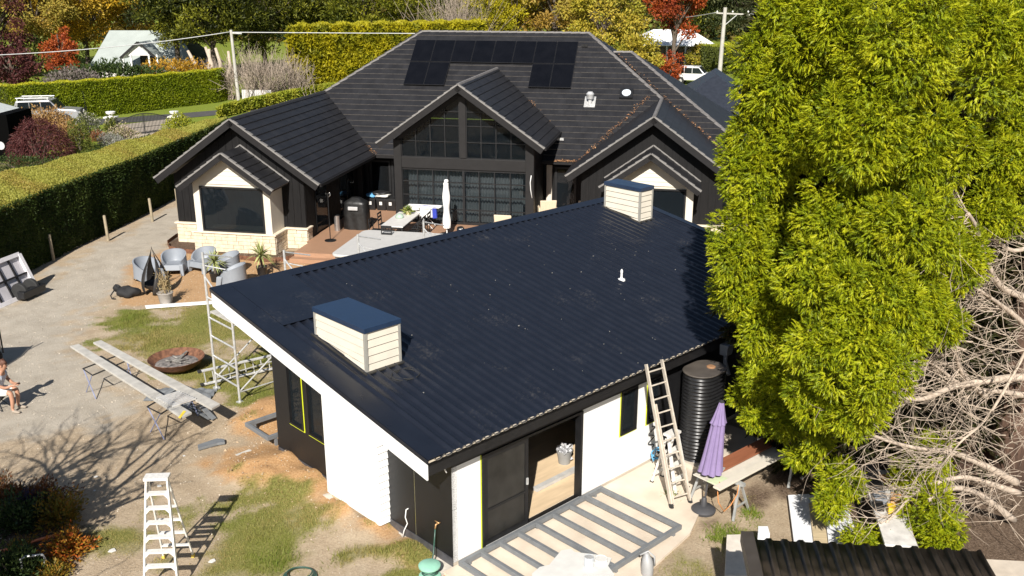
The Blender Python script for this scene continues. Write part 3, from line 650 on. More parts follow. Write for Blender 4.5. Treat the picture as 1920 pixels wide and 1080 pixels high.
roof_plane((0, 17.3, EZ), (-1, 0, 0), (0, -cm, sm), [[(16.0, 17.3, EZ), (23.6, 17.3, EZ), (17.3, y2, zr2), (16.0, y2, zr2)]], gauge=1.4)
# ridge and hip caps, laid tile by tile
def caps(p, q, mat=TRIM, w_=.17, n=None, lift=.035, name='ridge_cap'):
    p, q = Vector(p), Vector(q); L = (q - p).length; n = n or max(2, int(L / .42))
    for i in range(n):
        a, b = p.lerp(q, i / n), p.lerp(q, (i + 1) / n); u = Vector((0, 0, 1))
        d_ = (b - a).normalized(); x = d_.cross(u).normalized(); u = x.cross(d_)
        mb = MB()
        for e, (pt, h) in enumerate(((a, .0), (b + d_ * .03, .018))):
            pt = pt + u * (lift + h)
            mb.v += [tuple(pt - x * w_ / 2 - u * .07), tuple(pt - x * w_ * .3 + u * .0), tuple(pt + x * w_ * .3), tuple(pt + x * w_ / 2 - u * .07)]
        mb.f = [(0, 1, 5, 4), (1, 2, 6, 5), (2, 3, 7, 6), (3, 2, 1, 0), (4, 5, 6, 7)]; mb.m = [0] * 5
        mb.build(name, mat, house)
CAPD = M('ridge_cap_dark', (.03, .028, .028), .6, var=.2, scale=5); CAPM = M('ridge_cap_mid', (.15, .14, .135), .7, var=.25, scale=6)
caps((6.9, RY, RZm), (15.2, RY, RZm), CAPM); caps((6.9, RY, RZm), (LWX, yl, LWZ), CAPM); caps((15.2, RY, RZm), (RWX, yr_, RWZ), CAPM)
caps((LWX, -.55, LWZ), (LWX, yl, LWZ), CAPD); caps((CGX, 3.05, CGZ), (CGX, yc_, CGZ), CAPM); caps((RWX, 3.05, RWZ), (RWX, yr_, RWZ), CAPM)
caps((16.44, y2, zr2), (17.3, y2, zr2), CAPM); caps((17.3, y2, zr2), (23.6, yb2, EZ), CAPM); caps((6.9, RY, RZm), (LX0, 18.75, EZ), CAPD)
# leaf litter caught in the valleys
rg_ = np.random.default_rng(4); lit = MB()
def litter(p, q, n, w_):
    for i in range(n):
        f = rg_.random() ** 1.5; c = Vector(p).lerp(Vector(q), f) + Vector((rg_.normal(0, w_), rg_.normal(0, w_), .06 + rg_.uniform(0, .05))); r = rg_.uniform(.02, .05)
        lit.face([c + Vector((rg_.normal() * r, rg_.normal() * r, rg_.normal() * r * .5)) for _ in range(3)])
litter((RWX - RWE + .15, EY, EZ), (RWX - .6, yr_, RWZ), 420, .07); litter((RWX + RWE, yb2, EZ), (RWX, y2r, RWZ), 260, .06); litter((CGX + CGE - .1, gv(14.5), 3.75), (CGX + 1.8, gv(12.9), 5.0), 160, .05)
litter((14.6, EY - .05, 2.72), (15.6, EY - .05, 2.72), 160, .05); litter((6.35, EY - .05, EZ), (5.8, EY + .5, 3.1), 60, .06); litter((16.6, 12, 6.9), (18.7, 10, 5.4), 120, .05)
lit.build('valley_leaf_litter', M('dead_leaves', (.3, .13, .06), .9, var=.4, scale=2, col2=(.45, .25, .12)), house)['kind'] = 'stuff'
# gable barge boards with pale capping
def barge(X, hw, zr, ze, Y, wall_w, dep=.24, th=.05):
    for s in (-1, 1):
        a, b = Vector((X, Y, zr - .02)), Vector((X + s * hw, Y, ze - .02)); d_ = (b - a).normalized(); up = Vector((0, 0, 1)); up = (up - d_ * up.dot(d_)).normalized()
        MB().prism([a - up * dep, b - up * dep, b, a] if s > 0 else [a, b, b - up * dep, a - up * dep], (0, -th, 0)).build('barge_board', FASC, house)
        n = int((b - a).length / .33)
        for i in range(n):
            p, q = a.lerp(b, i / n), a.lerp(b, (i + 1) / n); lift = .045
            MB().hexa([p + Vector((0, -th - .02, 0)), q + Vector((0, -th - .02, 0)), q + Vector((0, .06, 0)), p + Vector((0, .06, 0)), p + up * (lift + .0) + Vector((0, -th - .02, 0)), q + up * (lift + .03) + Vector((0, -th - .02, 0)), q + up * (lift + .03) + Vector((0, .06, 0)), p + up * lift + Vector((0, .06, 0))]).build('verge_tile', TRIM, house)
    MB().prism([(X - hw + .3, Y + .02, ze + .02), (X + hw - .3, Y + .02, ze + .02), (X, Y + .02, zr - .3)], (0, .02, 0)) if False else None
barge(LWX, LWE - LWX + .03, LWZ, EZ - .02, -.55, 0); barge(CGX, CGE + .03, CGZ, CGEZ - .02, 3.05, 0); barge(RWX, RWE + .03, RWZ, EZ - .02, 3.05, 0)
# gutters along the eaves
def gutter(p, q):
    MB().beam(p, q, .11, .12).build('gutter', FASC, house)
gutter((LWE + .05, -.5, EZ - .05), (LWE + .05, EY - .1, EZ - .05)); gutter((LWE, EY - .06, EZ - .05), (8.2, EY - .06, EZ - .05)); gutter((14.05, EY - .06, EZ - .05), (RWX - RWE, EY - .06, EZ - .05))
gutter((CGX + CGE + .05, 3.1, CGEZ - .05), (CGX + CGE + .05, gv(14.6), CGEZ - .05)); gutter((CGX - CGE - .05, 3.1, CGEZ - .05), (CGX - CGE - .05, gv(14.6), CGEZ - .05))
gutter((RWX - RWE - .05, 3.1, EZ - .05), (RWX - RWE - .05, EY - .1, EZ - .05)); gutter((RWX + RWE + .05, 3.1, EZ - .05), (RWX + RWE + .05, yb2, EZ - .05))
# walls ---------------------------------------------------------------
STONE = M('sandstone', (.62, .5, .36), .85, var=.14, scale=5, bump=.006, bscale=18, col2=(.72, .62, .47)); STONED = M('stone_joint', (.56, .45, .32), .95, var=.15)
def board_wall(x0, x1, y, z0, zf, step=.3, axis='x', at=0., holes=(), parent=house):
    """vertical boards with battens; zf(s) gives the top; one part per board"""
    s = x0
    while s < x1 - .01:
        e = min(s + step, x1)
        hs = [h for h in holes if h[0] < (s + e) / 2 < h[1]]; spans = [(z0, None)] if not hs else [(z0, hs[0][2]), (hs[0][3], None)]
        for a, b in spans:
            t0 = zf(s) if b is None else b; t1 = zf(e - .012) if b is None else b
            if max(t0, t1) - a < .03: continue
            P = [(s, a), (e - .012, a), (e - .012, max(t1, a + .01)), (s, max(t0, a + .01))]
            if axis == 'x': MB().prism([(p, y, z) for p, z in P], (0, -.03, 0)).build('cladding_board', BLACKT, parent)
            else: MB().prism([(y, p, z) for p, z in P], (.03 * at, 0, 0)).build('cladding_board', BLACKT, parent)
        s = e
def stone_course(x0, x1, y0, y1, z0, z1, parent=house, h=.16, seed=1):
    MB().box(x0 + .03, y0 + .03, z0 - .1, x1 - .03, y1, z1 - .06).build('stone_base', STONED, parent)
    rg = random.Random(seed); z = z0
    while z < z1 - .07:
        hh = min(h * rg.uniform(.8, 1.2), z1 - .06 - z)
        s = x0
        while s < x1 - .02:
            e = min(s + rg.uniform(.28, .62), x1); e = x1 if x1 - e < .15 else e
            MB().box(s + .006, y0 - rg.uniform(0, .012), z + .004, e - .004, y0 + .06, z + hh - .006).build('stone', STONE, parent, bevel=.008); s = e
        for xs, sg in ((x0, -1), (x1, 1)):
            s = y0 + .07
            while s < y1 - .02:
                e = min(s + rg.uniform(.25, .5), y1); o_ = rg.uniform(0, .02)
                MB().box(xs - (o_ if sg < 0 else .05), s + .006, z + .006, xs + (.05 if sg < 0 else o_), e - .006, z + hh - .006).build('stone', STONE, parent, bevel=.008); s = e
        z += hh
    MB().box(x0 - .06, y0 - .06, z1 - .06, x1 + .06, y1, z1).build('stone_cap', M('stone_cap', (.7, .6, .46), .8, var=.1), parent, bevel=.01)
GLASS3 = glassmat('curtained_glass', (.012, .016, .02), .72)
INN = M('dark_room', (.05, .045, .04), .9, var=.2)
def gable_wing(x0, x1, y, X, zr, ze, hw, bay, yback, seed):
    k = (zr - ze) / hw; zf = lambda s: zr - .3 - k * abs(s - X)
    MB().prism([(x0, y + .02, 0), (x1, y + .02, 0), (x1, y + .02, zf(x1)), (X, y + .02, zr - .3), (x0, y + .02, zf(x0))], (0, .12, 0)).build('wall', BLACKT, house)
    b0, b1, by, bsz, wz1, bhw, bzr, bze, byf = bay
    bx = (b0 + b1) / 2
    board_wall(x0, x1, y, .8, zf, .3)
    stone_course(x0 - .05, b0 - .01, y - .12, y + .4, 0, .85, seed=seed); stone_course(b1 + .01, x1 + .05, y - .12, y + .4, 0, .85, seed=seed + 1)
    stone_course(b0, b1, by, y - .0, 0, bsz, seed=seed + 2)
    # bay: cream posts, window, cream gable boards
    for a in (b0 + .12, b1 - .4): MB().box(a, by + .08, bsz, a + .28, y, wz1 + .1).build('bay_post', CREAM, house)
    MB().box(b0 + .12, by + .1, wz1, b1 - .12, y, wz1 + .12).build('bay_head', CREAM, house)
    wo = MB(); a0, a1 = b0 + .4, b1 - .4; fr = .07
    wo.box(a0, by + .05, bsz, a0 + fr, by + .18, wz1); wo.box(a1 - fr, by + .05, bsz, a1, by + .18, wz1); wo.box(a0 + fr, by + .05, bsz, a1 - fr, by + .18, bsz + fr); wo.box(a0 + fr, by + .05, wz1 - fr, a1 - fr, by + .18, wz1)
    win = wo.build('bay_window', BLACK, house); MB().box(a0 + fr, by + .1, bsz + fr, a1 - fr, by + .108, wz1 - fr).build('pane', GLASS2, win)
    for xs in (b0 + .13, b1 - .16):       # side panes of the bay
        MB().box(xs, by + .4, bsz, xs + .03, y - .05, wz1).build('side_pane', GLASS2, house)
    kb = (bzr - bze) / bhw; n = int((bzr - .3 - wz1) / .17) + 1
    for i in range(n):
        z = wz1 + .1 + i * .17; zt = min(z + .165, bzr - .2)
        if zt <= z + .02: continue
        h0 = min(bhw - .35, (bzr - .12 - z) / kb); h1 = max(.01, (bzr - .12 - zt) / kb); h1 = min(h1, bhw - .35)
        MB().hexa([(bx - h0, by + .06, z), (bx + h0, by + .06, z), (bx + h0, by + .12, z), (bx - h0, by + .12, z), (bx - h1, by + .08, zt), (bx + h1, by + .08, zt), (bx + h1, by + .12, zt), (bx - h1, by + .12, zt)]).build('weatherboard', CREAM, house)
    pb = math.atan(kb); cb, sb = math.cos(pb), math.sin(pb)
    roof_plane((bx + bhw, 0, bze), (0, 1, 0), (-cb, 0, sb), [[(bx + bhw, byf, bze), (bx + bhw, y - .03, bze), (bx, y - .03, bzr), (bx, byf, bzr)]], 'bay_roof')
    roof_plane((bx - bhw, 0, bze), (0, -1, 0), (cb, 0, sb), [[(bx - bhw, byf, bze), (bx - bhw, y - .03, bze), (bx, y - .03, bzr), (bx, byf, bzr)]], 'bay_roof')
    barge(bx, bhw + .02, bzr, bze, byf, 0, .2, .04)
    for s in (-1, 1):                     # pale flashing where the bay roof meets the wall
        MB().beam((bx, y - .05, bzr + .06), (bx + s * bhw, y - .05, bze + .06), .04, .05).build('flashing', TRIM, house)
    MB().prism([(x0 + .1, y + .16, .3), (x1 - .1, y + .16, .3), (x1 - .1, y + 3., .3), (x0 + .1, y + 3., .3)], (0, 0, .02)).build('floor', INN, house)
    # furniture glimpsed behind the pane
    MB().box(bx + .1, y + .5, .3, bx + 1.2, y + 1.2, .75).box(bx + .1, y + 1.1, .75, bx + 1.2, y + 1.3, 1.1).build('window_seat', M('grey_upholstery', (.1, .1, .11), .9), house)
gable_wing(0, 5.58, 0, LWX, LWZ, EZ, LWE - LWX, (1.3, 4.75, -1.2, .82, 2.62, 1.95, 4.03, 2.66, -1.62), 6.6, 10)
gable_wing(16.1, 21.78, 3.65, RWX, RWZ, EZ, RWE, (17.15, 20.75, 2.45, .82, 2.48, 1.93, 3.94, 2.55, 2.0), 6.6, 20)
flat = lambda s: 2.72
MB().box(5.42, .14, 0, 5.54, 6.6, 2.7).build('wall', BLACKT, house); board_wall(.02, 6.55, 5.545, .3, flat, .3, 'y', 1, holes=[(1.0, 2.2, .3, 2.4), (3.6, 5.4, .3, 2.4)])
window(house, 1.0, 2.2, .4, 2.4, False, 'b', 5.56, .06, .05, gl=GLASS2); window(house, 3.6, 5.4, .4, 2.4, False, 'b', 5.56, .06, .05, gl=GLASS2, mull=(4.5,))
MB().box(16.1, 3.8, 0, 16.22, 6.6, 2.7).build('wall', BLACKT, house); board_wall(3.7, 6.55, 16.1, .3, flat, .3, 'y', -1)
MB().box(21.64, 3.8, 0, 21.78, 18.2, 2.7).build('wall', BLACKT, house); MB().box(.0, .14, 0, .12, 18.2, 2.7).build('wall', BLACKT, house)
MB().box(5.55, 6.6, 0, 8.2, 6.72, 2.72).build('wall', BLACKT, house); MB().box(14.1, 6.6, 0, 16.1, 6.72, 2.72).build('wall', BLACKT, house)
MB().box(.12, 18.1, 0, 21.64, 18.2, 2.7).build('wall', BLACKT, house)
for x0, x1 in ((5.95, 6.95), (7.0, 7.9), (14.55, 15.5)): window(house, x0, x1, .38, 2.42, False, 'a', 6.57, .09, .08, name='glazed_door', gl=GLASS2)
MB().box(14.18, 6.5, .35, 14.42, 6.6, 2.5).build('door_post', CREAM, house); MB().box(15.62, 6.5, .35, 16.05, 6.6, .95).build('pale_plinth', CREAM, house)
MB().box(5.75, 6.52, .35, 5.9, 6.6, 2.5).build('door_post', CHAR, house); MB().box(5.58, 5.9, .35, 5.8, 6.1, 2.7).build('verandah_post', CHAR, house)
# central glazed gable
Yg = 3.68
for x0, x1, z1 in ((8.12, 8.45, 3.9), (13.78, 14.12, 3.9)): MB().box(x0, Yg - .12, .3, x1, Yg + .2, z1).build('gable_post', CHAR, house, bevel=.01)
MB().box(10.98, Yg - .1, 3.2, 11.26, Yg + .18, 5.75).build('gable_post', CHAR, house, bevel=.01)
MB().box(8.45, Yg - .1, 2.72, 13.78, Yg + .18, 3.18).build('gable_beam', CHAR, house, bevel=.01)
kg = (CGZ - CGEZ) / CGE; zg = lambda X: CGZ - .42 - kg * abs(X - CGX)
for s in (-1, 1):                          # raked head of the glazing
    a, b = (CGX, CGZ - .3), (CGX + s * 3.0, CGZ - .3 - kg * 3.0)
    MB().prism([(a[0], Yg - .05, a[1]), (b[0], Yg - .05, b[1]), (b[0], Yg - .05, b[1] - .22), (a[0], Yg - .05, a[1] - .22)], (0, .15, 0)).build('raked_head', FASC, house)
for x0, x1 in ((8.45, 10.98), (11.26, 13.78)):
    fr = .05; P = [(x0, 3.18), (x1, 3.18), (x1, zg(x1)), (x0, zg(x0))]
    uw = MB(); 
    for (p, q) in zip(P, P[1:] + P[:1]): uw.beam((p[0], Yg, p[1]), (q[0], Yg, q[1]), .07, .09, (0, 1, 0))
    for k in range(1, 4):
        x = x0 + (x1 - x0) * k / 4; uw.box(x - .018, Yg - .03, 3.2, x + .018, Yg + .03, zg(x))
    for z in (3.85, 4.52, 5.1):
        xs = [x for x in np.linspace(x0, x1, 60) if zg(x) > z]
        if len(xs) > 3: uw.box(min(xs), Yg - .028, z - .016, max(xs), Yg + .028, z + .016)
    uo = uw.build('gable_window', BLACK, house); MB().prism([(p[0], Yg + .02, p[1]) for p in P], (0, .006, 0)).build('pane', GLASS3, uo)
lw = MB(); fr = .07
for x in np.linspace(8.45, 13.78, 9): lw.box(x - (.05 if abs(x - 11.115) < .1 else .022), Yg - .04, .36, x + (.05 if abs(x - 11.115) < .1 else .022), Yg + .04, 2.72)
for z in (.4, .98, 1.56, 2.14, 2.68): lw.box(8.45, Yg - .035, z - (.05 if z in (.4, 2.68) else .02), 13.78, Yg + .035, z + (.05 if z in (.4, 2.68) else .02))
lo = lw.build('glazed_doors', BLACK, house); MB().box(8.45, Yg + .0, .4, 13.78, Yg + .006, 2.7).build('pane', GLASS3, lo)
cu = MB(); cu.grid(lambda u, v: (8.6 + 5.0 * u, Yg + .35 + .05 * math.sin(u * 230), .4 + 2.3 * v), 400, 1); cu.build('curtain', M('grey_curtain', (.36, .34, .33), .9, var=.1), house, smooth=True)
MB().box(8.2, Yg + .2, 0, 8.3, 6.7, 3.8).build('wall', BLACKT, house); MB().box(13.95, Yg + .2, 0, 14.05, 6.7, 3.8).build('wall', BLACKT, house)
MB().box(8.3, 7.9, .3, 13.95, 8.0, 3.9).build('inner_wall', M('room_wall', (.3, .28, .26), .9), house); MB().box(8.3, Yg + .2, .3, 13.95, 7.9, .36).build('floor', INN, house)
MB().tube([(14.02, Yg - .13, 2.6), (13.98, Yg - .14, 2.3), (14.0, Yg - .14, 2.0), (14.06, Yg - .14, 1.65)], .018, 6).build('cable_tail', WHITEPL, house, smooth=True)
# roof fittings
def mpoint(u, v, lift=0.):
    d = ray(u, v); dl = Vector((d.x * HX.x + d.y * HX.y, d.x * HD.x + d.y * HD.y, d.z)); c0 = Vector((-(HO.x * HX.x + HO.y * HX.y), -(HO.x * HD.x + HO.y * HD.y), HC))
    nn = Vector((0, -sm, cm)); t = ((Vector((0, EY, EZ)) + nn * lift - c0).dot(nn)) / dl.dot(nn); return c0 + dl * t
PANEL = M('solar_cell', (.004, .004, .005), .22, var=.2, scale=2, spec=.5)
def panel(X, t):
    nn = Vector((0, -sm, cm)); sd, td = Vector((1, 0, 0)), Vector((0, cm, sm)); o = Vector((X, EY, EZ)) + td * t + nn * .1
    w_, h_ = .985, 1.5
    mb = MB(); mb.prism([tuple(p) for p in (o, o + sd * w_, o + sd * w_ + td * h_, o + td * h_)], nn * .035)
    q = o + nn * .0365; mb.prism([tuple(q + sd * x + td * y) for x, y in ((.012, .02), (w_ - .012, .02), (w_ - .012, h_ - .02), (.012, h_ - .02))], nn * .003, 1)
    mb.build('solar_panel', [M('panel_frame', (.03, .03, .033), .4, .4), PANEL], main)
t_top = (RY - .5 - EY) / cm
for k in range(8): panel(6.8 + k * 1.0, t_top - 1.62)
for k in (0, 1, 6, 7): panel(6.8 + k * 1.0, t_top - 3.16)
def on_main(X, Y, dz=0.): return Vector((X, Y, zm(Y) + dz))
p = on_main(15.76, 8.75); mb = MB(); mb.prism([tuple(on_main(15.5, 8.55, .05)), tuple(on_main(16.0, 8.55, .05)), tuple(on_main(16.0, 9.05, .05)), tuple(on_main(15.5, 9.05, .05))], (0, 0, .02)); mb.build('vent_flashing', GALV, main)
mb = MB(); mb.lathe([(.09, -.05), (.09, .22), (.16, .24), (.17, .3), (.17, .42), (.19, .45), (.1, .56)], 16, tuple(p)); mb.build('roof_vent', M('vent_metal', (.5, .5, .5), .35, .3, var=.3, scale=4), main, smooth=40)
sk = MB(); nn = Vector((0, -sm, cm)); sk.prism([tuple(on_main(x, y) + nn * .03) for x, y in ((17.05, 9.0), (17.65, 9.0), (17.65, 9.45), (17.05, 9.45))], nn * .12); sk.build('skylight', BLACKPL, main)
sk = MB(); sk.prism([tuple(on_main(17.35 + .2 * math.cos(a), 9.22 + .16 * math.sin(a)) + nn * .151) for a in np.linspace(0, 6.28, 17)[:-1]], nn * .03); sk.build('skylight_dome', M('dome', (.55, .6, .65), .15, var=.3, scale=9), main)
MB().box(14.55, 6.9, zm(7.0) + .02, 14.85, 7.05, zm(7.0) + .12).build('roof_anchor', GALV, main); MB().box(14.95, 11.55, zm(11.6) + .05, 15.25, 11.68, zm(11.6) + .16).build('isolator_box', BLACKPL, main)
# deck
DK = M('deck_timber', (.33, .19, .115), .6, var=.16, scale=3, stretch=(.5, 12, 1))
deckr = thing('timber_deck', 'brown timber deck of long boards in front of the glazed gable', 'deck', (HO.x, HO.y, 0), HRZ)
y = -1.7
while y < 6.45:
    x1 = 16.0 if y > 2.4 else 14.5
    MB().box(5.6 if y > -.2 else 5.75, y, .3, x1, y + .132, .335).build('deck_board', DK, deckr); y += .138
MB().box(5.75, -1.74, .0, 14.5, -1.705, .33).build('deck_skirt', DK, deckr); MB().box(5.7, -2.08, .0, 14.5, -1.745, .17).build('step', DK, deckr); MB().box(5.8, -1.7, -.05, 14.4, 6.4, .29).build('joist_bed', M('deck_shadow_gap', (.05, .035, .025), .9), deckr)
# rear garage wing beyond the right hip
gar = thing('garage', 'dark blue roofed garage behind the right end of the black house', 'building', (HO.x, HO.y, 0), HRZ)
gx0, gx1, gy0, gy1, gzr, gze = 18.2, 24.6, 20.5, 30.5, 5.0, 2.8
GR = M('garage_roof', (.02, .024, .034), .45, var=.2, spec=.6)
MB().box(gx0 + .5, gy0 + .5, 0, gx1 - .5, gy1 - .5, 2.8).build('wall', BLACKT, gar)
gm = (gx0 + gx1) / 2
for nm, P in (('roof_slope', [(gx0, gy0, gze), (gx1, gy0, gze), (gm, gy0 + 3., gzr)]), ('roof_slope', [(gx1, gy0, gze), (gx1, gy1, gze), (gm, gy1 - 3, gzr), (gm, gy0 + 3, gzr)]), ('roof_slope', [(gx0, gy0, gze), (gm, gy0 + 3, gzr), (gm, gy1 - 3, gzr), (gx0, gy1, gze)]), ('roof_slope', [(gx1, gy1, gze), (gx0, gy1, gze), (gm, gy1 - 3, gzr)])):
    MB().prism(P, (0, 0, -.08)).build(nm, GR, gar)
# ------------------------------------------------------------------ things around the studio
def at_studio(o): o.location = (SC.x, SC.y, 0); o.rotation_euler = (0, 0, SRZ); return o
# slim corrugated rainwater tank
tank = thing('water_tank', 'tall black corrugated slimline water tank against the studio wall', 'water tank', (SC.x, SC.y, 0), SRZ)
def obround(L, r, n=16):
    pts = []
    for i in range(n + 1): t = -math.pi / 2 + math.pi * i / n; pts.append((L / 2 + r * math.cos(t), r * math.sin(t)))
    for i in range(n + 1): t = math.pi / 2 + math.pi * i / n; pts.append((-L / 2 + r * math.cos(t), r * math.sin(t)))
    return pts
TA, TB, TL_, TR_ = 6.78, -.6, .3, .37
mb = MB(); ring = None; nz_ = 24 * 6; P0 = obround(1, 1)
for j in range(nz_ + 1):
    z = .12 + 2.02 * j / nz_; r = TR_ + .016 * math.cos(2 * math.pi * j / 6)
    mb.v += [(TA + x, TB + y, z) for x, y in obround(TL_, r)]
k = len(P0)
for j in range(nz_):
    for i in range(k): a = j * k + i; b = j * k + (i + 1) % k; mb.f.append((a, b, b + k, a + k)); mb.m.append(0)
mb.build('tank_wall', M('tank_black', (.013, .013, .014), .3, var=.15, spec=.6), tank, smooth=True)
MB().prism([(TA + x, TB + y, 2.14) for x, y in obround(TL_, TR_ + .025)], (0, 0, .03)).build('tank_lid', M('tank_lid', (.08, .068, .058), .6, var=.25, scale=4), tank, bevel=.01)
MB().box(TA - .6, TB - .45, .02, TA + .6, TB + .45, .115).build('tank_plinth', CONC, tank)
MB().lathe([(.1, 0), (.1, .02), (.07, .035)], 14, (TA + .16, TB - .05, 2.17)).build('inlet_cover', M('dead_leaf_brown', (.3, .16, .08), .8), tank)
# long ladder against the eave
def ladder(name, label, f0, f1, t0, t1, n, mat, rail=(.028, .07), parent=None, ext=False):
    f0, f1, t0, t1 = map(Vector, (f0, f1, t0, t1)); c = (f0 + f1) / 2
    L = thing(name, label, 'ladder', (c.x, c.y, 0)); off = Vector((c.x, c.y, 0)); out = (t0 - f0).cross(f1 - f0).normalized()
    for a, b in ((f0, t0), (f1, t1)): MB().beam(a - off, b - off, rail[0], rail[1], out).build('rail', mat, L)
    for i in range(n):
        s = (i + .7) / (n + .3); MB().tube([f0.lerp(t0, s) - off, f1.lerp(t1, s) - off], .017, 8).build('rung', mat, L)
    for a, d_ in ((f0, t0), (f1, t1)):
        e = a + (d_ - a).normalized() * .09; MB().beam(a - off, e - off, rail[0] + .015, rail[1] + .02, out).build('foot', RUBBER, L)
    return L, off, out
f0, f1 = SW(4.50, -1.56, .05), SW(4.95, -1.70, .05); t0, t1 = SW(4.86, -.46, 2.78), SW(5.3, -.52, 2.78)
lad, off, out = ladder('extension_ladder', 'long pale aluminium ladder leaning on the studio eave', f0, f1, t0, t1, 10, M('weathered_alu', (.56, .5, .42), .55, .25, var=.15, scale=8), (.03, .085))
if out.dot(Vector((AX.y, -AX.x, 0))) < 0: out = -out
for a, b in ((f0.lerp(t0, .02), f0.lerp(t0, .72)), (f1.lerp(t1, .02), f1.lerp(t1, .72))):
    s = (f1 - f0).normalized() * (.03 if a is not None and (a - f0).length < .2 else -.03)
    MB().beam(a + s + out * .05 - off, b + s + out * .05 - off, .025, .06, out).build('rail', MAT['weathered_alu'], lad)
# small white step ladder behind it
def stepladder(name, label, c, yaw, h, wt, wb, sf, sr, n, mat, feet=None, rear_n=3):
    L = thing(name, label, 'ladder', (c[0], c[1], 0), yaw)
    TW, BW = wt / 2, wb / 2
    for s in (-1, 1):
        MB().beam((s * BW, -sf, .03), (s * TW, 0, h - .02), .03, .075, (0, 1, .4)).build('rail', mat, L)
        MB().beam((s * (BW - .03), sr, .03), (s * (TW - .01), .06, h - .1), .025, .045, (0, 1, -.4)).build('rear_leg', mat, L)
        MB().box(s * BW - .025, -sf - .05, 0, s * BW + .025, -sf + .05, .05).build('foot', feet or RUBBER, L); MB().box(s * (BW - .03) - .025, sr - .04, 0, s * (BW - .03) + .025, sr + .04, .06).build('foot', feet or RUBBER, L)
    for i in range(1, n + 1):
        f = i / (n + 1); y = -sf * (1 - f); hw = BW + (TW - BW) * f
        t = MB(); t.box(-hw, y - .05, h * f - .03, hw, y + .06, h * f); t.prism([(-hw, y - .05, h * f - .03), (-hw + .08, y - .05, h * f - .03), (-hw, y - .05, h * f - .12)], (0, .015, 0)); t.prism([(hw, y - .05, h * f - .03), (hw - .08, y - .05, h * f - .03), (hw, y - .05, h * f - .12)], (0, .015, 0)); t.build('step', mat, L)
    for i in range(1, rear_n + 1):
        f = i / (rear_n + 1) * .8; y = sr + (.06 - sr) * f; hw = BW - .03 + (TW - BW) * f; MB().box(-hw, y - .02, h * f - .02, hw, y + .05, h * f + .005).build('rear_brace', mat, L)
    MB().box(-TW - .03, -.08, h - .02, TW + .03, .12, h + .03).build('top_cap', mat, L)
    return L
PAINTED = M('painted_alu', (.7, .68, .64), .5, .1, var=.12, scale=20)
p = SW(5.25, -.95); stepladder('step_ladder', 'small pale step ladder tucked behind the long ladder', p, SRZ, 1.25, .3, .42, .3, .35, 3, PAINTED)
stepladder('step_ladder', 'tall white step ladder standing on the grass in the near left', (-6.2, 14.72), math.radians(4), 2.02, .36, .6, .5, .62, 7, PAINTED, M('yellow_foot', (.6, .45, .08), .5), 4)
# closed parasol by the tank
um = thing('parasol', 'closed lilac parasol standing beside the black tank', 'parasol', SW(4.95, -2.02))
MB().lathe([(.24, 0), (.25, .05), (.2, .1), (.07, .13), (.05, .3), (.03, .32)], 24).build('base', M('parasol_base', (.05, .05, .055), .6), um, smooth=40)
tilt = Vector((.095, .03, 1)); up_ = lambda z: (tilt.x * z, tilt.y * z, z)
MB().tube([(0, 0, .1), up_(2.3)], .02, 10).build('pole', M('parasol_pole', (.1, .1, .11), .4, .5), um, smooth=40)
def folds(z0, z1, r0, r1, name, seed):
    rg = random.Random(seed); ph = [rg.uniform(.75, 1.2) for _ in range(8)]; mb = MB()
    def fn(u, v):
        t = u * 2 * math.pi; z = z0 + (z1 - z0) * v; r = r0 + (r1 - r0) * v ** .8
        k = ph[int(u * 8) % 8]; r *= (.72 + .3 * k * abs(math.cos(4 * t)) ** .6); zz = z - (0.07 * (k - 1) * (1 - v) if z0 < 1 else 0)
        return (tilt.x * zz + r * math.cos(t), tilt.y * zz + r * math.sin(t), zz)
    mb.grid(fn, 64, 14, cu=True); return mb.build(name, M('lilac_canvas', (.22, .165, .31), .85, var=.08, scale=7), um, smooth=True)
folds(.9, 2.06, .25, .125, 'canopy', 1); folds(1.95, 2.4, .165, .045, 'canopy_top', 2)
MB().lathe([(.05, 0), (.045, .03), (.01, .05)], 12, up_(2.39)).build('finial', RUBBER, um)
# saw horses with boards
def sawhorse(label, a, b0, b1, z=.74):
    t = thing('saw_horse', label, 'saw horse', SW(a, (b0 + b1) / 2), SRZ); h = (b1 - b0) / 2; m = M('galv_dull', (.42, .43, .42), .5, .4, var=.15)
    MB().box(-.04, -h, z - .07, .04, h, z).build('top_rail', m, t)
    for s in (-1, 1):
        for r in (-1, 1): MB().beam((r * .28, s * (h - .02), 0), (r * .03, s * (h - .1), z - .05), .03, .05, (0, 1, 0)).build('leg', m, t)
        MB().beam((-.2, s * (h - .05), .25), (.2, s * (h - .05), .25), .025, .035).build('brace', m, t)
sawhorse('grey metal saw horse beside the lilac parasol', 5.34, -2.68, -1.58); sawhorse('grey metal saw horse in the shade under the conifer', 7.3, -2.75, -1.75)
def board(name, label, cat, a0, a1, b0, b1, z0, z1, mat, yaw=0., bev=.004):
    c = SW((a0 + a1) / 2, (b0 + b1) / 2); o = MB().box(-(a1 - a0) / 2, -(b1 - b0) / 2, z0, (a1 - a0) / 2, (b1 - b0) / 2, z1).build(name, mat, None, bevel=bev); o.location = (c.x, c.y, 0); o.rotation_euler = (0, 0, SRZ + yaw); return tag(o, label, cat)
board('timber_board', 'red brown board lying across the saw horses', 'board', 5.0, 7.9, -2.25, -1.9, .815, .845, M('red_stained_board', (.27, .1, .05), .55, var=.18, scale=3, stretch=(.5, 8, 1)), -.06)
board('timber_board', 'wide pale sheet under the red board on the saw horses', 'board', 4.85, 7.7, -2.6, -1.85, .745, .765, M('pale_sheet', (.6, .56, .48), .6, var=.08), -.06)
board('timber_board', 'narrow cream board along the front of the saw horses', 'board', 4.7, 7.6, -2.62, -2.45, .77, .81, CREAM, -.06)
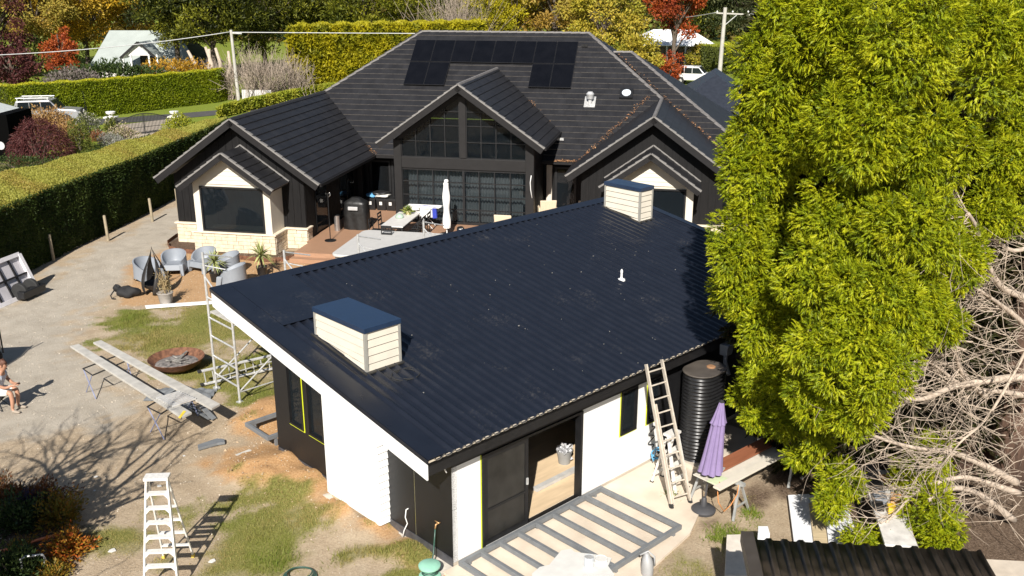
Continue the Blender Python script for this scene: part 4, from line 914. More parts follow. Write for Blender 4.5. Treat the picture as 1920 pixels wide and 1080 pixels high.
board('cutting_pad', 'pale green pad on the near end of the saw horse boards', 'pad', 4.83, 5.2, -2.4, -2.12, .77, .79, M('pale_green', (.55, .62, .4), .6), .1)
board('plane_tool', 'grey flat tool lying on the red board', 'tool', 5.15, 5.4, -2.2, -2.08, .85, .875, GALV, .25)
def cable(name, label, pts, r, mat, cat='cable'):
    o = MB().tube(pts, r, 6).build(name, mat, None, smooth=True); return tag(o, label, cat)
OR = M('orange_flex', (.6, .24, .07), .5)
cable('extension_lead', 'orange lead hanging from the saw horse boards', [SW(4.95, -2.35, .8), SW(4.82, -2.4, .7), SW(4.8, -2.45, .45), SW(4.95, -2.5, .2), SW(5.1, -2.55, .3), SW(5.2, -2.62, .55), SW(5.15, -2.66, .78)], .01, OR)
cable('hose_coil', 'light blue hose coiled at the foot of the studio wall', [SW(5.75 + .17 * math.cos(t), -.16 - .05 * math.sin(2.3 * t) - .004 * t, .22 + .14 * math.sin(t) + .01 * t) for t in np.linspace(0, 19, 90)], .012, M('blue_hose', (.1, .35, .6), .4), 'hose')
cable('power_lead', 'black lead looped against the white panel behind the ladder', [SW(5.7 + .1 * math.sin(t * 1.7), -.06, .95 - .06 * t) for t in np.linspace(0, 9, 50)], .012, RUBBER)
# things on and in front of the deck frame
WS = M('white_paper', (.62, .61, .58), .7, var=.06)
sh = MB(); sh.prism([tuple(G(u, v, .215)) for u, v in ((998, 1076), (1012, 1064), (1030, 1060), (1052, 1033), (1070, 1030), (1078, 1036), (1120, 1041), (1147, 1047), (1140, 1062), (1152, 1078), (1140, 1130), (990, 1130))][::-1], (0, 0, .012)); tag(sh.build('cover_sheet', WS), 'crumpled white sheet spread over the deck frame', 'sheet')
def tin(name, label, cat, c, r, h, mat, lid=None, n=24):
    t = thing(name, label, cat, c); z0 = 0
    MB().lathe([(r * .96, 0), (r, .01), (r, h), (r * .95, h + .006), (r * .9, h - .01)], n).build('body', mat, t, smooth=40)
    if lid: MB().lathe([(r * .9, h - .008), (r * .88, h + .002)], n).build('lid', lid, t)
    return t
tin('paint_tin', 'white paint tin with a grey lid on the white sheet', 'paint tin', G(1104, 1062, .228), .085, .2, M('tin_white', (.62, .66, .7), .3, .3, var=.1), GALV)
tin('paint_tub', 'shallow white tub next to the paint tin', 'tub', G(1127, 1053, .228), .12, .06, WHITEPL, WS)
jc = thing('plastic_jug', 'tall grey plastic jug standing at the edge of the deck frame', 'jug', G(1213, 1078))
def jug(u, v):
    t = u * 6.2832; prof = [(.0, 0), (.14, .0), (.15, .03), (.15, .22), (.12, .34), (.07, .42), (.05, .46), (0.0, .47)]; k = v * (len(prof) - 1); i = min(int(k), len(prof) - 2); f = k - i
    r = prof[i][0] * (1 - f) + prof[i + 1][0] * f; z = prof[i][1] * (1 - f) + prof[i + 1][1] * f
    return (r * math.cos(t) * .75 - .12 * max(0, z - .25), r * math.sin(t), z)
MB().grid(jug, 20, 14, cu=True).build('body', M('grey_jug', (.36, .36, .36), .45), jc, smooth=True); MB().tube([(-.14, 0, .42), (.0, 0, .5), (.12, 0, .38), (.13, 0, .2)], .018, 8).build('handle', MAT['grey_jug'], jc, smooth=True)
# seen through the doorway
bk = thing('bucket', 'grey bucket full of rags inside the doorway', 'bucket', G(1058, 867, .13)); MB().lathe([(.13, 0), (.17, .3), (.185, .3), (.185, .32), (.165, .32), (.13, .05)], 24).build('pail', M('pail_grey', (.25, .25, .245), .5), bk, smooth=40)
rgq = np.random.default_rng(8)
leaf_obj('rags', rgq.normal(0, .06, (60, 3)) + [0, 0, .3], unit(rgq.normal(size=(60, 3)) + [0, 0, .6]), .12, .1, M('rag_white', (.5, .5, .52), .8), bk, 2)
o = MB().beam(G(1003, 918, .17), G(1084, 877, .17), .13, .07).build('cornice_length', M('grey_moulding', (.45, .44, .42), .6), None); tag(o, 'grey moulding length lying on the studio floor inside the door', 'moulding')
# hose gear in front of the studio corner
hr = thing('hose_reel', 'pale green hose reel drum near the studio corner', 'hose reel', G(806, 1083)); MB().lathe([(.16, 0), (.2, .02), (.2, .05), (.13, .07), (.13, .22), (.2, .24), (.2, .27), (.12, .3)], 20).build('drum', M('mint_plastic', (.28, .55, .42), .45), hr, smooth=40)
MB().tube([(.135 * math.cos(t), .135 * math.sin(t), .09 + .006 * t) for t in np.linspace(0, 20, 120)], .013, 6).build('hose', MAT['hose_green'], hr, smooth=True)
cable('hose_coil', 'dark green hose loops on the ground at the bottom edge', [G(562, 1083) + Vector(((.3 - .004 * t) * math.cos(t), (.26 - .004 * t) * math.sin(t), .03 + .004 * t)) for t in np.linspace(0, 19, 90)], .014, MAT['hose_green'], 'hose')
# ------------------------------------------------------------------ right foreground
FR = M('weathered_roof', (.03, .025, .022), .42, var=.5, scale=4, col2=(.13, .095, .07), detail=9)
a_, b_ = G(1393, 1010, 2.3), G(1838, 1034, 2.3); xd = (b_ - a_).normalized(); yd = Vector((-xd.y, xd.x, 0)); ex = math.atan2(xd.y, xd.x)
shd = thing('carport', 'dark corrugated shelter roof in the near right corner', 'shelter', (a_.x, a_.y, 0), ex); Lx = (b_ - a_).length
def cr(a, b): return 2.3 - .02 * (0 - b)
mb = MB(); wl_ = .235; n = int((Lx - .1) / wl_ * 12)
for b in (0, -1.6, -3.2):
    for i in range(n + 1):
        a = .14 + (Lx - .14) * i / n; f = ((a - .14) / wl_) % 1; z = .035 * (1 if f < .16 or f > .84 else 0 if .26 < f < .74 else (.26 - f) / .1 if f < .5 else (f - .74) / .1)
        mb.v.append((a, b, 2.3 + z + .06 * b))
for j in range(2):
    for i in range(n): q = j * (n + 1) + i; mb.f.append((q + n + 1, q + n + 2, q + 1, q)); mb.m.append(0)
o = mb.build('roof_sheet', FR, shd, smooth=30); so_ = o.modifiers.new('s', 'SOLIDIFY'); so_.thickness = .012
MB().prism([(-.03, .05, 2.22), (.15, .05, 2.22), (.15, .05, 2.4), (-.03, .05, 2.4)], (0, -3.3, -.2)).build('barge_board', M('brown_barge', (.05, .042, .037), .5), shd)
for x in (.1, Lx - .2):
    for y in (-.3, -2.9): MB().box(x, y - .05, 0, x + .1, y + .05, 2.2).build('post', BLACKT, shd)
MB().box(.16, -.12, 2.14, Lx, -.04, 2.26).build('batten', BLACKT, shd)
lw_ = thing('brick_pier', 'cream brick pier with a coping by the shelter roof end', 'wall', (b_.x, b_.y, 0), ex); CB = M('cream_brick', (.5, .38, .26), .85, var=.2, scale=3)
for j in range(2):
    for i in range(8): MB().box(.12 + i * .24 - (j % 2) * .1, -.06 + j * -.0, 2.02 - j * .085, .35 + i * .24 - (j % 2) * .1, .05, 2.1 - j * .085).build('brick', CB, lw_)
MB().box(.05, -.5, 0, 2.2, .02, 1.93).build('wall_core', CB, lw_); MB().box(.05, -.6, 2.11, 2.3, .04, 2.15).build('coping', M('coping', (.55, .47, .38), .8), lw_)
def slab(name, label, cat, pts, z, th, mat):
    o = MB().prism([tuple(G(u, v, z)) for u, v in pts][::-1], (0, 0, th)).build(name, mat, None, bevel=.004); recalc(o); return tag(o, label, cat)
FO = M('white_board', (.74, .75, .77), .6, var=.06, scale=3)
slab('insulation_sheet', 'white sheet lying left of the yellow plank under the conifer', 'sheet', ((1477, 932), (1517, 930), (1526, 1024), (1489, 1026)), .05, .05, FO)
slab('insulation_sheet', 'white sheet lying right of the yellow plank under the conifer', 'sheet', ((1542, 936), (1583, 938), (1612, 1022), (1553, 1022)), .05, .05, FO)
slab('timber_plank', 'yellow timber plank lying between two white sheets', 'plank', ((1516, 946), (1543, 946), (1552, 1024), (1526, 1024)), .105, .04, WOODP)
slab('insulation_sheet', 'small white offcut behind the yellow plank', 'sheet', ((1517, 932), (1541, 932), (1543, 944), (1517, 944)), .05, .05, FO)
slab('insulation_sheet', 'cream sheets stacked against the near side of the shelter roof', 'sheet', ((1362, 1013), (1395, 1012), (1420, 1090), (1358, 1090)), .3, .12, M('cream_sheet', (.66, .6, .52), .6))
slab('insulation_sheet', 'small white block standing at the shelter roof corner', 'block', ((1420, 1004), (1438, 1004), (1442, 1018), (1420, 1018)), .5, .2, FO)
# cluttered bench under the tree
p0, p1 = G(1640, 880, .7), G(1690, 1022, .7); bd = (p1 - p0); bl = bd.length; ba = math.atan2(bd.y, bd.x)
bn = thing('work_bench', 'long cluttered bench under the conifer with black and white top', 'bench', (p0.x, p0.y, 0), ba)
MB().box(0, -.28, .64, bl, .28, .7).build('bench_top', M('bench_white', (.6, .58, .55), .6, var=.2), bn)
for x in (.1, bl - .1):
    for y in (-.22, .22): MB().box(x - .03, y - .03, 0, x + .03, y + .03, .64).build('leg', GALV, bn)
def onb(name, label, cat, x0, x1, y0, y1, h, mat, yaw=0.):
    c = Vector((p0.x, p0.y, 0)) + Vector((math.cos(ba), math.sin(ba), 0)) * (x0 + x1) / 2 + Vector((-math.sin(ba), math.cos(ba), 0)) * (y0 + y1) / 2
    o = MB().box(-(x1 - x0) / 2, -(y1 - y0) / 2, 0, (x1 - x0) / 2, (y1 - y0) / 2, h).build(name, mat, None, bevel=.012); o.location = (c.x, c.y, .702); o.rotation_euler = (0, 0, ba + yaw); tag(o, label, cat)
onb('tool_case', 'long black tool case on the cluttered bench', 'case', .05, 1.05, -.25, -.02, .16, BLACKPL); onb('timber_offcut', 'orange timber offcut at the far end of the bench', 'offcut', .25, .7, .08, .4, .05, M('orange_ply', (.62, .33, .12), .6), .3)
onb('timber_offcut', 'second orange timber offcut in the middle of the bench', 'offcut', 1.0, 1.4, .1, .42, .05, MAT['orange_ply'], -.2); onb('tool_box', 'yellow tool on the near half of the bench', 'tool', 1.55, 1.78, -.05, .1, .13, M('yellow_tool', (.75, .5, .03), .45))
onb('tool_box', 'grey box beside the black tool case', 'box', 1.1, 1.45, -.24, .0, .12, GREYPL); onb('tool_box', 'small black box near the yellow tool', 'box', 1.45, 1.7, -.27, -.1, .1, BLACKPL)
tin('paint_tub', 'white tub with a red rim on the near end of the bench', 'tub', Vector((p1.x + .12, p1.y + .35, 0)), .13, .3, WHITEPL, M('red_lid', (.55, .05, .04), .5))
# ------------------------------------------------------------------ left yard
# trestles carrying two scaffold planks
BLUEL = M('trestle_leg', (.3, .33, .5), .4, .4, var=.2, scale=6)
def trestle(label, fa, fb, fc, fd, z=.66):
    """fa, fb feet of the near X, fc, fd feet of the far X"""
    fa, fb, fc, fd = map(Vector, (fa, fb, fc, fd)); c = (fa + fb + fc + fd) / 4; t = thing('trestle', label, 'trestle', (c.x, c.y, 0)); off = Vector((c.x, c.y, 0))
    for p, q, r, s in ((fa, fb, fc, fd),):
        za = Vector((0, 0, z))
        MB().tube([p - off, q.lerp(p, .05) + za - off], .014, 6).build('leg', BLUEL, t); MB().tube([q - off, p.lerp(q, .05) + za - off], .014, 6).build('leg', BLUEL, t)
        MB().tube([r - off, s.lerp(r, .05) + za - off], .014, 6).build('leg', BLUEL, t); MB().tube([s - off, r.lerp(s, .05) + za - off], .014, 6).build('leg', BLUEL, t)
        MB().tube([p + za - off, r + za - off], .02, 8).build('top_bar', RUBBER, t); MB().tube([q + za - off, s + za - off], .02, 8).build('top_bar', RUBBER, t)
        MB().tube([p + za - off, q + za - off], .016, 8).build('top_bar', RUBBER, t); MB().tube([r + za - off, s + za - off], .016, 8).build('top_bar', RUBBER, t)
trestle('folding trestle with blue legs under the far end of the planks', G(162, 735), G(180, 748), G(238, 704), G(250, 716))
trestle('folding trestle with blue legs under the near end of the planks', G(282, 810), G(308, 824), G(352, 768), G(372, 780))
PLK = M('grey_plank', (.44, .42, .38), .75, var=.16, scale=5, stretch=(1, 1, 1))
def plank(label, corners, z=.69, th=.055): return slab('scaffold_plank', label, 'plank', corners, z, th, PLK)
plank('grey scaffold plank on the trestles nearest the driveway, yellow strap at its end', ((132, 652), (148, 648), (360, 777), (341, 786)))
plank('grey scaffold plank on the trestles nearest the fire bowl', ((175, 645), (190, 641), (413, 761), (397, 770)))
slab('strap', 'yellow strap tied round the plank end', 'strap', ((334, 783), (344, 770), (349, 771), (338, 785)), .747, .006, M('yellow_strap', (.75, .55, .05), .6))
ORD = ('first', 'second', 'third', 'fourth', 'fifth', 'sixth', 'seventh', 'eighth')
for i in range(8):
    f = i / 7; a = Vector((293 + 30 * f, 747 + 15 * f)); b = Vector((337 + 30 * f, 734 + 13 * f))
    o = MB().beam(G(a.x, a.y, .772), G(b.x, b.y, .772), .035, .04).build('alu_tube', ALU); tag(o, 'short aluminium tube lying across the two planks, %s from their far end' % ORD[i], 'tube', 'aluminium tubes across the planks')
for i in range(6):
    o = MB().beam(G(300 + 12 * i, 748 + 4 * i, .06), G(352 + 8 * i, 750 + 7 * i, .06), .05, .05).build('steel_length', STEEL); tag(o, 'grey steel length on the ground below the planks, %s from the far end' % ORD[i], 'steel length', 'steel lengths below the planks')
o = MB().beam(G(376, 760, .3), G(402, 786, .04), .12, .04).build('steel_length', STEEL); tag(o, 'wide grey steel channel propped under the planks by the shadow', 'steel length')
rgt = np.random.default_rng(12); tb = MB()
c = G(335, 742)
tb.grid(lambda u, v: (c.x - .8 + 1.7 * u, c.y - .35 + .75 * v, .02 + .16 * math.sin(math.pi * u) * math.sin(math.pi * v) * (1 + .5 * math.sin(9 * u + 5 * v)) + .04 * math.sin(23 * u) * math.sin(17 * v)), 26, 16); tag(tb.build('tarpaulin', M('grey_tarp', (.17, .18, .19), .5, var=.2), None, smooth=True), 'crumpled grey tarpaulin on the grass below the planks', 'tarpaulin')
# fire bowl
fb = thing('fire_bowl', 'rusty shallow steel fire bowl on the grass', 'fire bowl', G(333, 693)); prof = [(.2, .0), (.45, .08), (.66, .22), (.74, .36), (.755, .37), (.745, .375), (.72, .36), (.63, .24), (.42, .12), (.1, .08)]
MB().lathe(prof, 40).build('bowl', RUST, fb, smooth=40); MB().lathe([(.6, .2), (.4, .24), (.05, .25)], 20).build('ash', M('ash', (.1, .095, .09), .95, var=.5, scale=9, col2=(.3, .27, .25), bump=.02, bscale=20), fb)
for k in range(9):
    a = rgt.uniform(0, 6.28); r = rgt.uniform(.05, .3); d = rgt.uniform(0, 6.28); q = Vector((r * math.cos(a), r * math.sin(a), .27)); MB().tube([q, q + Vector((.3 * math.cos(d), .3 * math.sin(d), .05))], .025, 6).build('charred_log', M('charcoal', (.03, .028, .026), .9, col2=(.35, .33, .3), scale=7), fb)
# scaffold behind the studio
sc = thing('scaffold', 'galvanised tube scaffold tower behind the studio', 'scaffold', (SC.x, SC.y, 0), SRZ)
def tb_(p, q, r=.028, nm='tube'): MB().tube([p, q], r, 8).build(nm, GALV, sc, smooth=40)
for i, a in enumerate((.7, 3.0, 5.4, 7.8)):
    zt = 3.75 if i == 0 else 3.35
    tb_((a, 10.45, .05), (a, 10.45, zt), .032, 'upright'); tb_((a, 9.2, .05), (a, 9.2, 2.75 if i == 0 else 2.7), .032, 'upright')
    for z in (.45, .95, 1.5, 2.0, 2.55): tb_((a, 9.2, z), (a, 10.45, z), .024, 'rung')
    tb_((a, 9.2, 2.4), (a, 10.45, 3.1), .022, 'brace'); tb_((a, 10.45, zt - .05), (a + .8, 10.45, zt - .3), .018, 'guard_rail'); tb_((a, 10.45, zt - .35), (a + .45, 10.2, zt - .5), .016, 'guard_rail')
    for b in (9.2, 10.45): MB().box(a - .07, b - .07, 0, a + .07, b + .07, .05).build('base_plate', GALV, sc)
for a0, a1 in ((.7, 3.0), (3.0, 5.4), (5.4, 7.8)):
    for b in (9.2, 10.45): tb_((a0, b, .3), (a1, b, 1.9), .022, 'brace'); tb_((a0, b, 2.1), (a1, b, 2.1), .018, 'ledger'); tb_((a0, b, .3), (a1, b, .3), .018, 'ledger')
    for k in range(4): MB().box(a0 + .02, 9.28 + k * .29, 2.14, a1 - .02, 9.54 + k * .29, 2.18).build('platform_board', PLK, sc)
q0, q1 = G(376, 722, .06), G(515, 690, .06); v_ = Vector((0, 0, .42))
ladder('extension_ladder', 'silver ladder lying on its edge on the grass by the scaffold', q0, q0 + v_ + Vector((0, -.1, 0)), q1, q1 + v_ + Vector((0, -.1, 0)), 9, ALU, (.03, .08))
# odds and ends on the dirt
slab('steel_offcut', 'grey steel offcut lying on the dirt', 'offcut', ((371, 838), (407, 826), (421, 827), (422, 833), (408, 835), (372, 845)), .02, .06, STEEL)
slab('board_offcut', 'pale square board offcut lying on the dirt', 'offcut', ((441, 853), (467, 843), (483, 851), (455, 863)), .015, .012, M('offcut_grey', (.52, .5, .45), .7))
slab('board_offcut', 'yellow timber offcut at the foot of the white bay', 'offcut', ((622, 930), (630, 928), (660, 950), (655, 956)), .05, .04, WOODP)
slab('edging_board', 'long white edging board between the seating gravel and the lawn', 'board', ((272, 575), (400, 566), (400, 570), (274, 579)), .02, .05, WHITE)
for i, (u, v, s) in enumerate(((298, 912, .05), (180, 894, .04), (398, 1052, .06), (210, 1033, .07), (130, 945, .04), (178, 920, .03), (345, 855, .03))):
    o = MB().prism([tuple(G(u, v) + Vector((s * math.cos(t) * rgt.uniform(.6, 1.3), s * math.sin(t) * rgt.uniform(.6, 1.3), .0))) for t in np.linspace(0, 6.28, 6)[:-1]], (0, 0, .012)).build('paper_scrap', WS); tag(o, 'small pale scrap on the dirt ' + ('above the white step ladder', 'left of the step ladder among branch shadows', 'right of the step ladder on the grass', 'on the lawn edge left of the step ladder', 'beside the orange garden bed shrubs', 'below the branch shadows', 'between the step ladder and the planks')[i], 'scrap', 'scraps on the dirt')
# grey tub chairs
TUB = M('tub_grey', (.23, .25, .28), .5, var=.05)
def tub_chair(label, pos, yaw, first=[None]):
    if first[0] is None:
        t = thing('tub_chair', label, 'chair', pos, yaw, 'grey tub chairs round the fire pit')
        mb = MB(); N = 48; R = 14
        def top(th): c = abs(th) / 2.35; return .80 - .30 * min(1, c) ** 2.2
        def ring(th, r): return (r * .43 * math.sin(th), -r * .40 * math.cos(th) if abs(th) < 1.57 else -r * .5 * math.cos(th))
        def outer(u, v):
            th = -2.35 + 4.7 * u; z = v * top(th); fl = 1.0 + .12 * (1 - v) - .02 + .06 * v ** 3; arch = .2 * max(0, math.cos(2 * th)) ** 1.0 if abs(th) < .8 else .16 * max(0, math.sin(2 * abs(th) - 1.6))
            z = max(z, arch * (1 - v) ** .3 if v < .4 else z); x, y = ring(th, fl); return (x, -y, z)
        mb.grid(lambda u, v: outer(u, v), N, R)
        def inner(u, v):
            th = -2.35 + 4.7 * u; z = .36 + (top(th) - .36) * v; r = .66 + .24 * v ** .7 + .03 * v; x, y = ring(th, r); return (x, -y, z)
        k0 = len(mb.v); mb.grid(lambda u, v: inner(1 - u, v), N, R)
        for i in range(N):                 # rolled rim
            a = R * (N + 1) + i; b = k0 + R * (N + 1) + (N - i); mb.f.append((a, a + 1, b - 1, b)); mb.m.append(0)
        for e in (0, N):                   # front edges of the arms
            for j in range(R):
                a = j * (N + 1) + e; b = k0 + j * (N + 1) + (N - e); q = (a, b, b + N + 1, a + N + 1); mb.f.append(q if e == 0 else q[::-1]); mb.m.append(0)
        mb.build('shell', TUB, t, smooth=60)
        st = MB(); st.lathe([(.4, .3), (.4, .35), (.36, .37), (.05, .355)], 24, (0, .0, 0), sx=.92, sy=.95)
        st.hexa([(-.36, -.52, .2), (.36, -.52, .2), (.36, -.2, .3), (-.36, -.2, .3), (-.34, -.46, .4), (.34, -.46, .4), (.34, -.2, .37), (-.34, -.2, .37)]); st.build('seat', TUB, t, smooth=40, bevel=.015)
        for s in (-1, 1): MB().hexa([(s * .38 - .06, -.56, 0), (s * .38 + .06, -.56, 0), (s * .36 + .06, -.4, 0), (s * .36 - .06, -.4, 0), (s * .34 - .07, -.5, .42), (s * .34 + .07, -.5, .42), (s * .34 + .07, -.3, .42), (s * .34 - .07, -.3, .42)]).build('front_leg', TUB, t, bevel=.02)
        first[0] = t; return t
    c = copy_tree(first[0], None, loc=pos, rz=yaw, label=label); return c
for lb, (u, v), yaw in (('grey tub chair partly behind the teardrop fire pit', (277, 525), .9), ('grey tub chair facing the camera, second from the driveway', (329, 510), .1), ('grey tub chair nearest the house steel edging, turned slightly', (386, 505), -.45), ('grey tub chair behind the near yucca', (430, 513), -1.1), ('grey tub chair half hidden by the studio roof edge', (441, 535), -1.6)):
    tub_chair(lb, G(u, v), yaw)
# teardrop fire pit
tf = thing('fire_pit', 'black steel teardrop fire pit with curved blades', 'fire pit', G(294, 548)); FP = M('black_iron', (.02, .018, .017), .55, var=.3)
for k in range(4):
    a0 = k * math.pi / 2 + .5
    def blade(u, v, a0=a0):
        z = .02 + 1.62 * v; r = .56 * (math.sin(math.pi * min(1, (v + .22) / 1.0) ** .8) if v < .78 else 0) if False else .58 * max(0.0, (1 - v) ** 1.35 * (v + .16) ** .55 * 1.9)
        w_ = .95 * (1 - v) ** .75 + .03; t = a0 + (u - .5) * w_ + .5 * v; return (r * math.cos(t), r * math.sin(t), z)
    o = MB().grid(blade, 6, 26).build('blade', FP, tf, smooth=True); m = o.modifiers.new('s', 'SOLIDIFY'); m.thickness = .012
MB().lathe([(.15, .1), (.36, .22), (.42, .36), (.4, .36), (.33, .24), (.1, .15)], 24).build('fire_basket', FP, tf, smooth=40)
pt = thing('plant_pot', 'grey pot with a dead spindly plant beside the fire pit', 'plant pot', G(312, 570)); MB().lathe([(.19, 0), (.25, .38), (.27, .4), (.25, .42), (.22, .38)], 20).build('pot', M('pot_grey', (.3, .27, .24), .8, var=.15), pt, smooth=40)
br = []
for k in range(9):
    a = rgt.uniform(0, 6.28); h = rgt.uniform(.5, .9); br.append(([(0, 0, .36), (.06 * math.cos(a), .06 * math.sin(a), .36 + h * .5), (.2 * math.cos(a), .2 * math.sin(a), .36 + h)], [.014, .009, .004]))
tubes_obj('stem', br, M('dry_stem', (.42, .3, .16), .9), pt)
N = 500; leaf_obj('dead_leaf', rgt.normal(0, .1, (N, 3)) * [1, 1, 1.8] + [0, 0, .75], unit(rgt.normal(size=(N, 3)) + [0, 0, -.8]), .1, .02, leafmat('dry_leaves', [(.4, .3, .15), (.3, .22, .1), (.5, .42, .25)]), pt, 3, kind='stuff')
bp = thing('backpack', 'black backpack slumped on the gravel by the fire pit', 'bag', G(240, 556))
def blob(cx, cy, cz, rx, ry, rz, seed, nm, mat, par):
    rg = random.Random(seed); ph = [rg.uniform(0, 6) for _ in range(6)]
    def fn(u, v):
        t = u * 6.2832; p = (v - .5) * math.pi; k = 1 + .13 * math.sin(3 * t + ph[0] + 2 * p) + .1 * math.sin(5 * t + ph[1]) * math.cos(3 * p + ph[2]); return (cx + rx * k * math.cos(p) * math.cos(t), cy + ry * k * math.cos(p) * math.sin(t), max(0.0, cz + rz * k * math.sin(p)))
    return MB().grid(fn, 24, 12, cu=True).build(nm, mat, par, smooth=True)
BAG = M('bag_cloth', (.012, .012, .013), .8, var=.3)
blob(0, 0, .16, .42, .26, .2, 1, 'bag_body', BAG, bp); blob(-.35, .02, .3, .13, .1, .12, 2, 'bag_pocket', BAG, bp); MB().tube([(-.4, -.1, .25), (-.5, -.2, .1), (-.42, -.3, .02), (-.3, -.3, .02)], .022, 6).build('strap', BAG, bp, smooth=True)
def yucca(label, pos, h, n, seed, R=.55):
    t = thing('yucca', label, 'plant', pos); rg = np.random.default_rng(seed)
    MB().lathe([(.16, 0), (.2, .3), (.21, .32), (.18, .3)], 16).build('pot', BLACKPL, t, smooth=40); MB().tube([(0, 0, .2), (0, 0, h)], [.05, .04], 8).build('trunk', BARK, t)
    mb = MB()
    for i in range(n):
        a = rg.uniform(0, 6.28); e = rg.uniform(-.5, 1.4); L = R * rg.uniform(.8, 1.1); d = np.array([math.cos(a) * math.cos(e), math.sin(a) * math.cos(e), math.sin(e)]); s = np.cross(d, [0, 0, 1.]); s = s / (np.linalg.norm(s) + 1e-6) * .025
        b = np.array([0, 0, h]); m_ = b + d * L * .5; tip = b + d * L - np.array([0, 0, .12 * math.cos(e)]); mb.face([b - s * .6, m_ - s, tip, m_ + s]); mb.face([b + s * .6, m_ + s, m_ - s, b - s * .6])
    mb.build('leaf_rosette', M('yucca_leaf', (.22, .3, .08), .5, var=.3, scale=3, col2=(.5, .5, .2)), t)
yucca('spiky yucca in a pot in front of the tub chairs', G(405, 527), .72, 70, 1); yucca('spiky yucca in a pot by the studio roof edge near the house', G(492, 515), .75, 80, 2, .62)
# steel garden edging round the bay
eg = [G(u, v) for u, v in ((348, 437), (330, 446), (314, 458), (318, 468), (338, 473), (380, 478), (430, 484), (490, 491), (530, 490), (560, 483), (585, 474))]
mb = MB()
for i in range(len(eg) - 1):
    p, q = eg[i], eg[i + 1]; mb.hexa([p, q, q + Vector((.0, .02, 0)), p + Vector((0, .02, 0)), p + Vector((0, 0, .16)), q + Vector((0, 0, .16)), q + Vector((0, .02, .16)), p + Vector((0, .02, .16))])
tag(mb.build('garden_edging', RUST), 'curved rusty steel garden edging round the stone bay', 'edging')
# upended trailer by the hedge
tl, tr_, brr = G(-30, 512, 1.3), G(58, 478, 1.3), G(74, 517, .1); ux = (tr_ - tl).normalized(); W_ = (tr_ - tl).length
tz = thing('trailer', 'white box trailer tipped up on its side by the hedge, underside showing', 'trailer', (tl.x, tl.y, 0), math.atan2(ux.y, ux.x))
TW = M('trailer_white', (.7, .68, .7), .5, var=.08); dep = 1.25; back = .55
def tp_(x, h, o=0.): return (x, back * (h / 1.3) - o, h)           # leaning plane
def tbar(x0, h0, x1, h1, w_, nm, m, o=.03, th=.06): MB().beam(tp_(x0, h0, o), tp_(x1, h1, o), th, w_, (0, .9, -.3)).build(nm, m, tz)
MB().prism([tp_(0, .05), tp_(W_, .05), tp_(W_, 1.3), tp_(0, 1.3)], (0, .04, 0)).build('tray_floor', M('tray_grey', (.5, .48, .5), .55, var=.06), tz)
tbar(0, 1.3, W_, 1.3, .08, 'frame_rail', TW, .06, .14); tbar(W_, .05, W_, 1.3, .1, 'frame_rail', TW, .06, .14); tbar(0, .05, W_, .05, .08, 'frame_rail', TW, .06, .14); tbar(0, .05, 0, 1.3, .1, 'frame_rail', TW, .06, .14)
for x in (.25, .5, .75): tbar(W_ * x, .06, W_ * x, 1.28, .05, 'cross_member', BLACK)
tbar(.05, .68, W_ - .05, .68, .05, 'cross_member', BLACK, .06)
for x in (.55, .8): MB().lathe([(.1, -.08), (.27, -.08), (.3, -.05), (.3, .05), (.27, .08), (.1, .08)], 20).build('wheel', RUBBER, tz, rot=(0, math.pi / 2, 0), loc=(W_ * x, -.18, .3), smooth=40)
MB().box(W_ * .45, -.5, .1, W_ * .95, -.22, .36).build('mudguard', BLACKPL, tz, bevel=.03)
# fence along the hedge foot
for i, (u, v, vt) in enumerate(((101, 489, 446), (203, 451, 407), (286, 415, 376), (335, 396, 362))):
    p = G(u, v); d = ray(u - 4, vt); h = 1.05 + .02 * (i % 2)
    o = MB().lathe([(.06, 0), (.058, h - .03), (.045, h)], 10).build('fence_post', M('grey_post', (.3, .25, .17), .9, var=.2, scale=6, bump=.004), None, smooth=40); o.location = p; o.rotation_euler = (0, -.03, 0)
    tag(o, ('round timber fence post nearest the upended trailer', 'round timber fence post second from the trailer', 'round timber fence post third from the trailer', 'round timber fence post nearest the house corner')[i], 'fence post', 'fence posts along the hedge')
# person on a stool at the left edge, and the tan cart
def skinned(name, pts, edges, mat, parent, root=0, sub=2):
    me_ = bpy.data.meshes.new(name); me_.from_pydata([p[:3] for p in pts], edges, []); o = bpy.data.objects.new(name, me_); link(o, parent)
    sk_ = o.modifiers.new('skin', 'SKIN'); sk_.use_smooth_shade = True
    for i, p in enumerate(pts): d = me_.skin_vertices[0].data[i]; r = p[3] if hasattr(p[3], '__len__') else (p[3], p[3]); d.radius = r; d.use_root = i == root
    o.modifiers.new('sub', 'SUBSURF').levels = sub; o.modifiers['sub'].render_levels = sub; me_.materials.append(mat); return o
pp = G(4, 768); person = thing('person', 'seated person in a pale shirt and white shorts looking at something in their hands', 'person', (pp.x, pp.y, 0))
SK = M('skin', (.42, .22, .14), .55, var=.08)
bx0 = -.08                                 # pelvis lies out of the picture
V = [(bx0, .05, .5, (.14, .12)), (bx0 + .06, .05, .68, (.15, .11)), (bx0 + .14, .04, .86, (.16, .12)), (bx0 + .2, .03, .99, (.1, .08)), (bx0 + .24, .02, 1.05, .055), (bx0 + .29, .01, 1.13, (.075, .085)), (bx0 + .31, .0, 1.22, (.085, .1)), (bx0 + .3, .0, 1.29, (.06, .07))]
Eg = [(i, i + 1) for i in range(7)]
def limb(start, pts):
    k = len(V); V.extend(pts); Eg.append((start, k)); Eg.extend((k + i, k + i + 1) for i in range(len(pts) - 1)); return k
